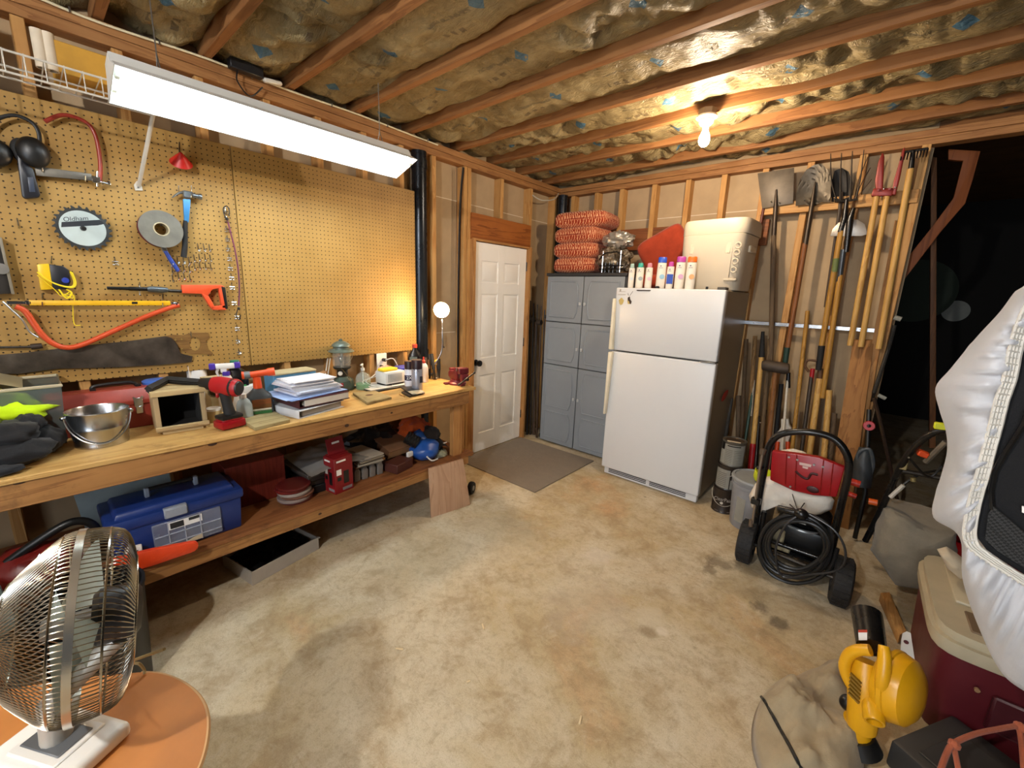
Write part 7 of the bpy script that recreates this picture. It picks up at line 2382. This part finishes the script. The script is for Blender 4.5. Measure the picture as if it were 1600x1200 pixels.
# orange rope over a wire basket
rp = T('rope_coil', 'orange cord knotted in loops at the bottom right corner', 'rope', Z(1540, 1190, 0))
M_ROPE = CLOTH('#a5583c', .8, .2, 700, .6)
rb_ = V3((3.14, 1.36, 0))
RP = lambda a, c, z: Z(a, c, z)
ob('cord', B().tube(spl([RP(1466, 1215, .26), RP(1478, 1180, .28), RP(1490, 1162, .30), RP(1520, 1148, .31), RP(1555, 1140, .31), RP(1596, 1135, .31), RP(1625, 1150, .3)], 6), .0075, 8)
   .tube(spl([RP(1592, 1136, .31), RP(1596, 1160, .28), RP(1600, 1210, .24)], 5), .007, 8).tube(spl([RP(1490, 1164, .29), RP(1494, 1185, .26), RP(1500, 1215, .22)], 5), .007, 8), M_ROPE, rp, w=True)
ob('knot', B().sph(RP(1491, 1163, .30), .014, 8, amp=.3), M_ROPE, rp, w=True)
ob('knot', B().sph(RP(1594, 1136, .31), .015, 8, amp=.3), M_ROPE, rp, w=True)
ob('coil', B().tube(spl([RP(1480, 1250, .06), RP(1540, 1220, .06), RP(1620, 1215, .06), RP(1640, 1260, .06), RP(1540, 1290, .06)], 6, True), .009, 8, closed=True), M_ROPE, rp, w=True)

# ------------------------------------------------------------------ white elastic cover over a black panel
M_SHEET = CLOTH('#ededf0', .75, .03, 700, .25)
cdv = V3((3.02 - CAM_LOC.x, 1.285, 0))
cv0 = CAM_LOC + V3((.19, 1.285, 0))
nvw = V3((.26, 1.0, 0)).normalized()                    # away from the viewer
SIDE = V3((nvw.y, -nvw.x, 0))


def CP(a, c, back=0.0):
    """on the slanted upright plane of the panel"""
    pl0 = V3((3.12, 1.22, 1.2)) + nvw * back
    nn = (nvw + V3((-.10, 0, .16))).normalized()
    d = ray(a, c)
    t_ = (pl0 - CAM_LOC).dot(nn) / d.dot(nn)
    return CAM_LOC + d * t_


cvr = T('covered_panel', 'black mesh panel in a white elastic edged cover at the right edge', 'cover', V3((3.2, 1.2, 0)))
seam = [(1690, 395), (1650, 430), (1612, 500), (1597, 545), (1588, 590), (1576, 625), (1566, 665), (1555, 705), (1546, 740), (1537, 770), (1530, 800), (1526, 830), (1532, 850), (1560, 872), (1600, 897), (1660, 935), (1720, 975)]
outr = [(1680, 380), (1640, 408), (1600, 447), (1586, 456), (1562, 488), (1525, 528), (1486, 575), (1462, 605), (1468, 640), (1478, 672), (1480, 705), (1470, 745), (1462, 770), (1459, 808), (1500, 838), (1505, 905), (1530, 980), (1565, 1050), (1610, 1085), (1680, 1130)]


def resample(px, k):
    P = spl([V3((a, c, 0)) for a, c in px], 10)
    ln = [0]
    for a, c in zip(P, P[1:]):
        ln.append(ln[-1] + (c - a).length)
    out = []
    j = 0
    for i in range(k):
        s = ln[-1] * i / (k - 1)
        while j < len(ln) - 2 and ln[j + 1] < s:
            j += 1
        t_ = (s - ln[j]) / max(1e-6, ln[j + 1] - ln[j])
        out.append(lerp(P[j], P[j + 1], t_))
    return out


NS = 150
S_ = resample(seam, NS)
O_ = resample(outr, NS)
def clothfn(u, v):
    i = min(NS - 1, int(round(u * (NS - 1))))
    a, o_ = S_[i], O_[i]
    ru = sin(u * 150 + 3 * sin(u * 23) + 1.6 * v) * .55 + 1.5 * noise.noise(V3((u * 34 + v * 3, v * 2.0, 4))) + .8 * noise.noise(V3((u * 80, v * 5, 1)))
    if v <= .55:
        t_ = v / .55
        q = lerp(a, o_, t_)
        p_ = CP(q.x, q.y, .10 * t_ ** 1.6)
        p_ -= nvw * (.045 * sin(pi * min(1, t_ * .9 + .06)) + .019 * ru * sin(pi * min(1, t_ + .1)) * (1.15 - t_))
        return p_
    t_ = (v - .55) / .45
    q = lerp(o_, a, .0)
    p_ = CP(q.x, q.y, .10 + .16 * t_)
    cx_ = CP(1640, 760, .10 + .16 * t_)
    return lerp(p_, cx_, .10 * t_ + .35 * t_ ** 3) + V3((0, 0, .012 * noise.noise(V3((u * 22, v * 5, 7)))))


ob('white_cover', B().grid(clothfn, NS, 34), M_SHEET, cvr, w=True, ang=180, thick=.004)
eb = B()
for off, r_ in ((-15, .003), (-10.5, .003), (-6, .003), (-1.5, .0045)):
    pts = []
    for i in range(0, NS, 1):
        q = S_[i]
        k_ = CP(q.x + off, q.y + off * .25, 0) - nvw * (.012 + .0012 * sin(i * 1.3) + (-off) * .0011)
        pts.append(k_)
    eb.tube(pts, r_, 6)
for i in range(2, NS - 2, 2):
    q = S_[i]
    eb.tube([CP(q.x + o_, q.y + o_ * .25 + 2, 0) - nvw * (.0145 - o_ * .0011) for o_ in (-16, -9, -1)], .0018, 4)
ob('elastic_hem', eb, PL('#cfcac0', .8), cvr, w=True)
M_BP = CLOTH('#141416', .75, .15, 900, .4)
inner = [CP(q.x, q.y, .01) for q in S_[::5]] + [CP(1760, 960, .01), CP(1780, 700, .01), CP(1760, 420, .01)]
ob('black_panel', B().ext(inner, nvw * .12), M_BP, cvr, w=True)
mesh_px = [(1545, 802), (1553, 790), (1600, 830), (1700, 890), (1700, 955), (1640, 912), (1600, 885), (1560, 860), (1540, 842)]
t = NT('black_mesh_net')
v_ = t.coord(scale=(230, 230, 230))
ck = t.n('ShaderNodeTexChecker')
t.l(v_, ck.inputs[0])
ck.inputs['Scale'].default_value = 1.0
ck.inputs['Color1'].default_value = H('#050505')
ck.inputs['Color2'].default_value = H('#2c2c2c')
t.setb(col=ck.outputs[0], rough=.8)
ob('mesh_pocket', B().ext([CP(a, c, .0) for a, c in mesh_px], -nvw * .006), t.m, cvr, w=True)
ob('piping', B().tube([CP(a, c, .0) - nvw * .002 for a, c in ((1625, 600), (1608, 640), (1598, 665), (1572, 705), (1555, 735), (1549, 765), (1551, 795))], .0045, 6), M_BLKM, cvr, w=True)
ob('white_tag', B().ext([CP(a, c, .0) for a, c in ((1597, 790), (1640, 800), (1640, 815), (1597, 800))], -nvw * .003), M_WHITE, cvr, w=True)
ob('support_leg', B().cyl((3.45, 1.20, .0), (3.42, 1.28, 1.1), .02).cyl((3.75, 1.05, .0), (3.70, 1.15, 1.1), .02), M_BLACK, cvr, w=True)

# ------------------------------------------------------------------ fan on a round cornered table top
TZH = .635
tp = [Z(a, c, TZH) for a, c in ((216, 1050), (245, 1051), (275, 1060), (300, 1076), (316, 1096), (323, 1120), (322, 1150), (314, 1185), (300, 1215), (270, 1260), (215, 1310))]
edge = spl(tp, 5)
far = [Z(150, 1056, TZH), Z(60, 1068, TZH), Z(-60, 1090, TZH)]
stl = T('side_table', 'tan side table with rounded corner under the fan', 'table', (1.65, -.12, 0))
outl = edge + [V3((1.75, -.42, TZH)), V3((1.42, -.42, TZH))] + far[::-1]
ob('table_top', B().ext(outl, (0, 0, -.012), bev=.002), PL('#b9773a', .6, 0, .14, 5, .1, 60), stl, w=True)
ob('edge_band', B().tube([q + V3((0, 0, -.006)) for q in edge[1:-1]], .0062, 6), PL('#c49a68', .6), stl, w=True)
for (x, y) in ((1.48, -.30), (1.68, -.34), (1.50, -.08)):
    ob('leg', B().cyl((x, y, 0), (x, y, TZH - .012), .016, n=12), M_BLACK, stl, w=True)

fanc = CAM_LOC + ray(122, 972).normalized() * 1.30
fan = T('desk_fan', 'chrome caged desk fan standing on the tan side table', 'fan', (fanc.x, fanc.y, TZH))
# the cage is seen nearly edge on: its axis runs across the view, tipped up to the left
rd_ = ray(120, 975).normalized()
upv = (V3((0, 0, 1)) - rd_ * rd_.z).normalized()
rgt = rd_.cross(V3((0, 0, 1))).normalized()
tilt = radians(-12)
ax = (rgt * cos(tilt) + upv * sin(tilt))
ax = (ax - rd_ * .06).normalized()
FR = .178
M_CAGE = PL('#b9b4a8', .22, 1, .08)
u_, w_, d_ = basis(ax)
cage = B()
# rim bands
cage.lathe([(FR - .003, -.006), (FR + .003, -.006), (FR + .003, .006), (FR - .003, .006), (FR - .003, -.006)], 64, fanc, ax)
ob('rim_band', cage, PL('#cac6bc', .25, .9, .05), fan, w=True)


def dome(sgn, depth, name, prof, nw=110):
    b = B()
    for i in range(nw):
        a = 2 * pi * i / nw
        rad = u_ * cos(a) + w_ * sin(a)
        a2 = a + .35
        rad2 = u_ * cos(a2) + w_ * sin(a2)
        pts = [fanc + rad * FR] + [fanc + lerp(rad, rad2, s_) * (FR * r_) + ax * (sgn * depth * h_) for r_, h_, s_ in prof]
        b.tube(spl(pts, 3), .00115, 4, cap=False)
    for rr, hh in ((FR * prof[0][0], prof[0][1]), (FR * prof[2][0] * 1.0, prof[2][1])):
        b.tube([fanc + (u_ * cos(a) + w_ * sin(a)) * rr + ax * (sgn * depth * hh) for a in [2 * pi * k / 48 for k in range(48)]], .0022, 5, closed=True)
    ob(name, b, M_CAGE, fan, w=True)


dome(1, .088, 'cage', ((.985, .48, 0), (.90, .80, .2), (.60, .97, .6), (.26, 1, 1)))
dome(-1, .115, 'cage', ((.97, .22, 0), (.83, .47, .25), (.55, .82, .6), (.26, 1, 1)))
ob('hub_badge', B().lathe([(0, -.004), (FR * .26, -.004), (FR * .27, 0), (FR * .26, .004), (0, .006)], 32, fanc - ax * .115, -ax), M_CAGE, fan, w=True)
# three blades
M_FB = PL('#b9c0b6', .35, .1)
bl_ = B()
for k in range(3):
    a0 = 2 * pi * k / 3 + .3
    def bf(u, v, a0=a0):
        r = lerp(.03, FR * .88, u)
        wd = lerp(.25, .62, u ** .7) * (1 - .25 * u * u)
        a = a0 + (v - .5) * 2 * wd + .25 * u
        return fanc + (u_ * cos(a) + w_ * sin(a)) * r + ax * ((v - .5) * .075 * (1 - .4 * u) + .0)
    bl_.grid(bf, 10, 8)
ob('blade', bl_, M_FB, fan, w=True, thick=.0015)
ob('motor', B().lathe([(0, .02), (.045, .02), (.055, .03), (.055, .085), (.04, .096), (0, .098)], 28, fanc, ax), PL('#1c1b1d', .4), fan, w=True)
ob('spindle', B().cyl(fanc - ax * .05, fanc + ax * .05, .02, n=16), PL('#8c8880', .35, .5), fan, w=True)
bs_ = Z(178, 1166, TZH)
base_c = V3((fanc.x - .005, fanc.y - .03, TZH)) - V3((rgt.x, rgt.y, 0)).normalized() * .03
ob('base', B().box(base_c + V3((.0, .0, .018)), (.13, .20, .036), rot=(0, 0, face(fanc) + .5), bev=.012, seg=3).box(base_c + V3((.0, .0, .037)), (.09, .12, .008), rot=(0, 0, face(fanc) + .5), bev=.003), M_WHITEG, fan, w=True)
ob('control_panel', B().box(base_c + V3((.0, .0, .042)), (.06, .10, .004), rot=(0, 0, face(fanc) + .5), bev=.002), PL('#5a5d60', .4), fan, w=True)
ob('stem', B().tube([base_c + V3((0, 0, .03)), base_c + V3((0, 0, .12)), fanc + ax * .05 - upv * .05], [.026, .02, .018], 14), PL('#a9a49a', .35, .3), fan, w=True)
tw = Z(204, 1035, TZH + .02)
ob('loose_wire', B().tube(spl([fanc + ax * .12 + V3((0, 0, -.12)), Z(204, 1034, TZH + .04), Z(217, 1037, TZH + .035), Z(225, 1046, TZH + .012), Z(226, 1053, TZH + .004)], 6), .0035, 6), PL('#a08a5a', .6), label='short tan wire end curling over the side table edge', cat='wire')

# black bin standing behind the fan, dim boxes at the left edge
bn_ = Z(232, 1020, 0)
bkb = T('black_bucket', 'black round bucket on the floor behind the fan', 'bucket', V3((.80, .01, 0)))
ob('pail', B().lathe([(0, 0), (.13, 0), (.135, .01), (.155, .42), (.16, .43), (.16, .445), (.15, .445), (.13, .02), (0, .02)], 36), M_BLACK, bkb)
tgb = T('storage_tote', 'grey green lidded tote with a wire handle at the left edge', 'tote', (.88, -.50, 0), radians(8))
ob('tub', B().box((0, 0, .27), (.34, .60, .54), bev=.02, seg=2, taper=(1.06, 1.04)), PL('#2f3a3f', .5), tgb)
ob('lid', B().box((0, 0, .555), (.40, .66, .04), bev=.012, seg=2).box((0, 0, .58), (.30, .54, .02), bev=.006), PL('#55635f', .5), tgb)
hx0 = Z(41, 925, .58); hx1 = Z(66, 905, .58)
wq = V3((.80, -.20, .58))
ob('wire_handle', B().tube([U(43, 930, wq), U(40, 902, wq), U(62, 866, wq), U(72, 890, wq)], .004, 8), M_CHROME, tgb, w=True)
ob('white_box', B().box((1.33, -.36, .70), (.18, .22, .13), rot=(0, 0, .3), bev=.006), M_WHITE, label='white box on the side table behind the fan', cat='box')
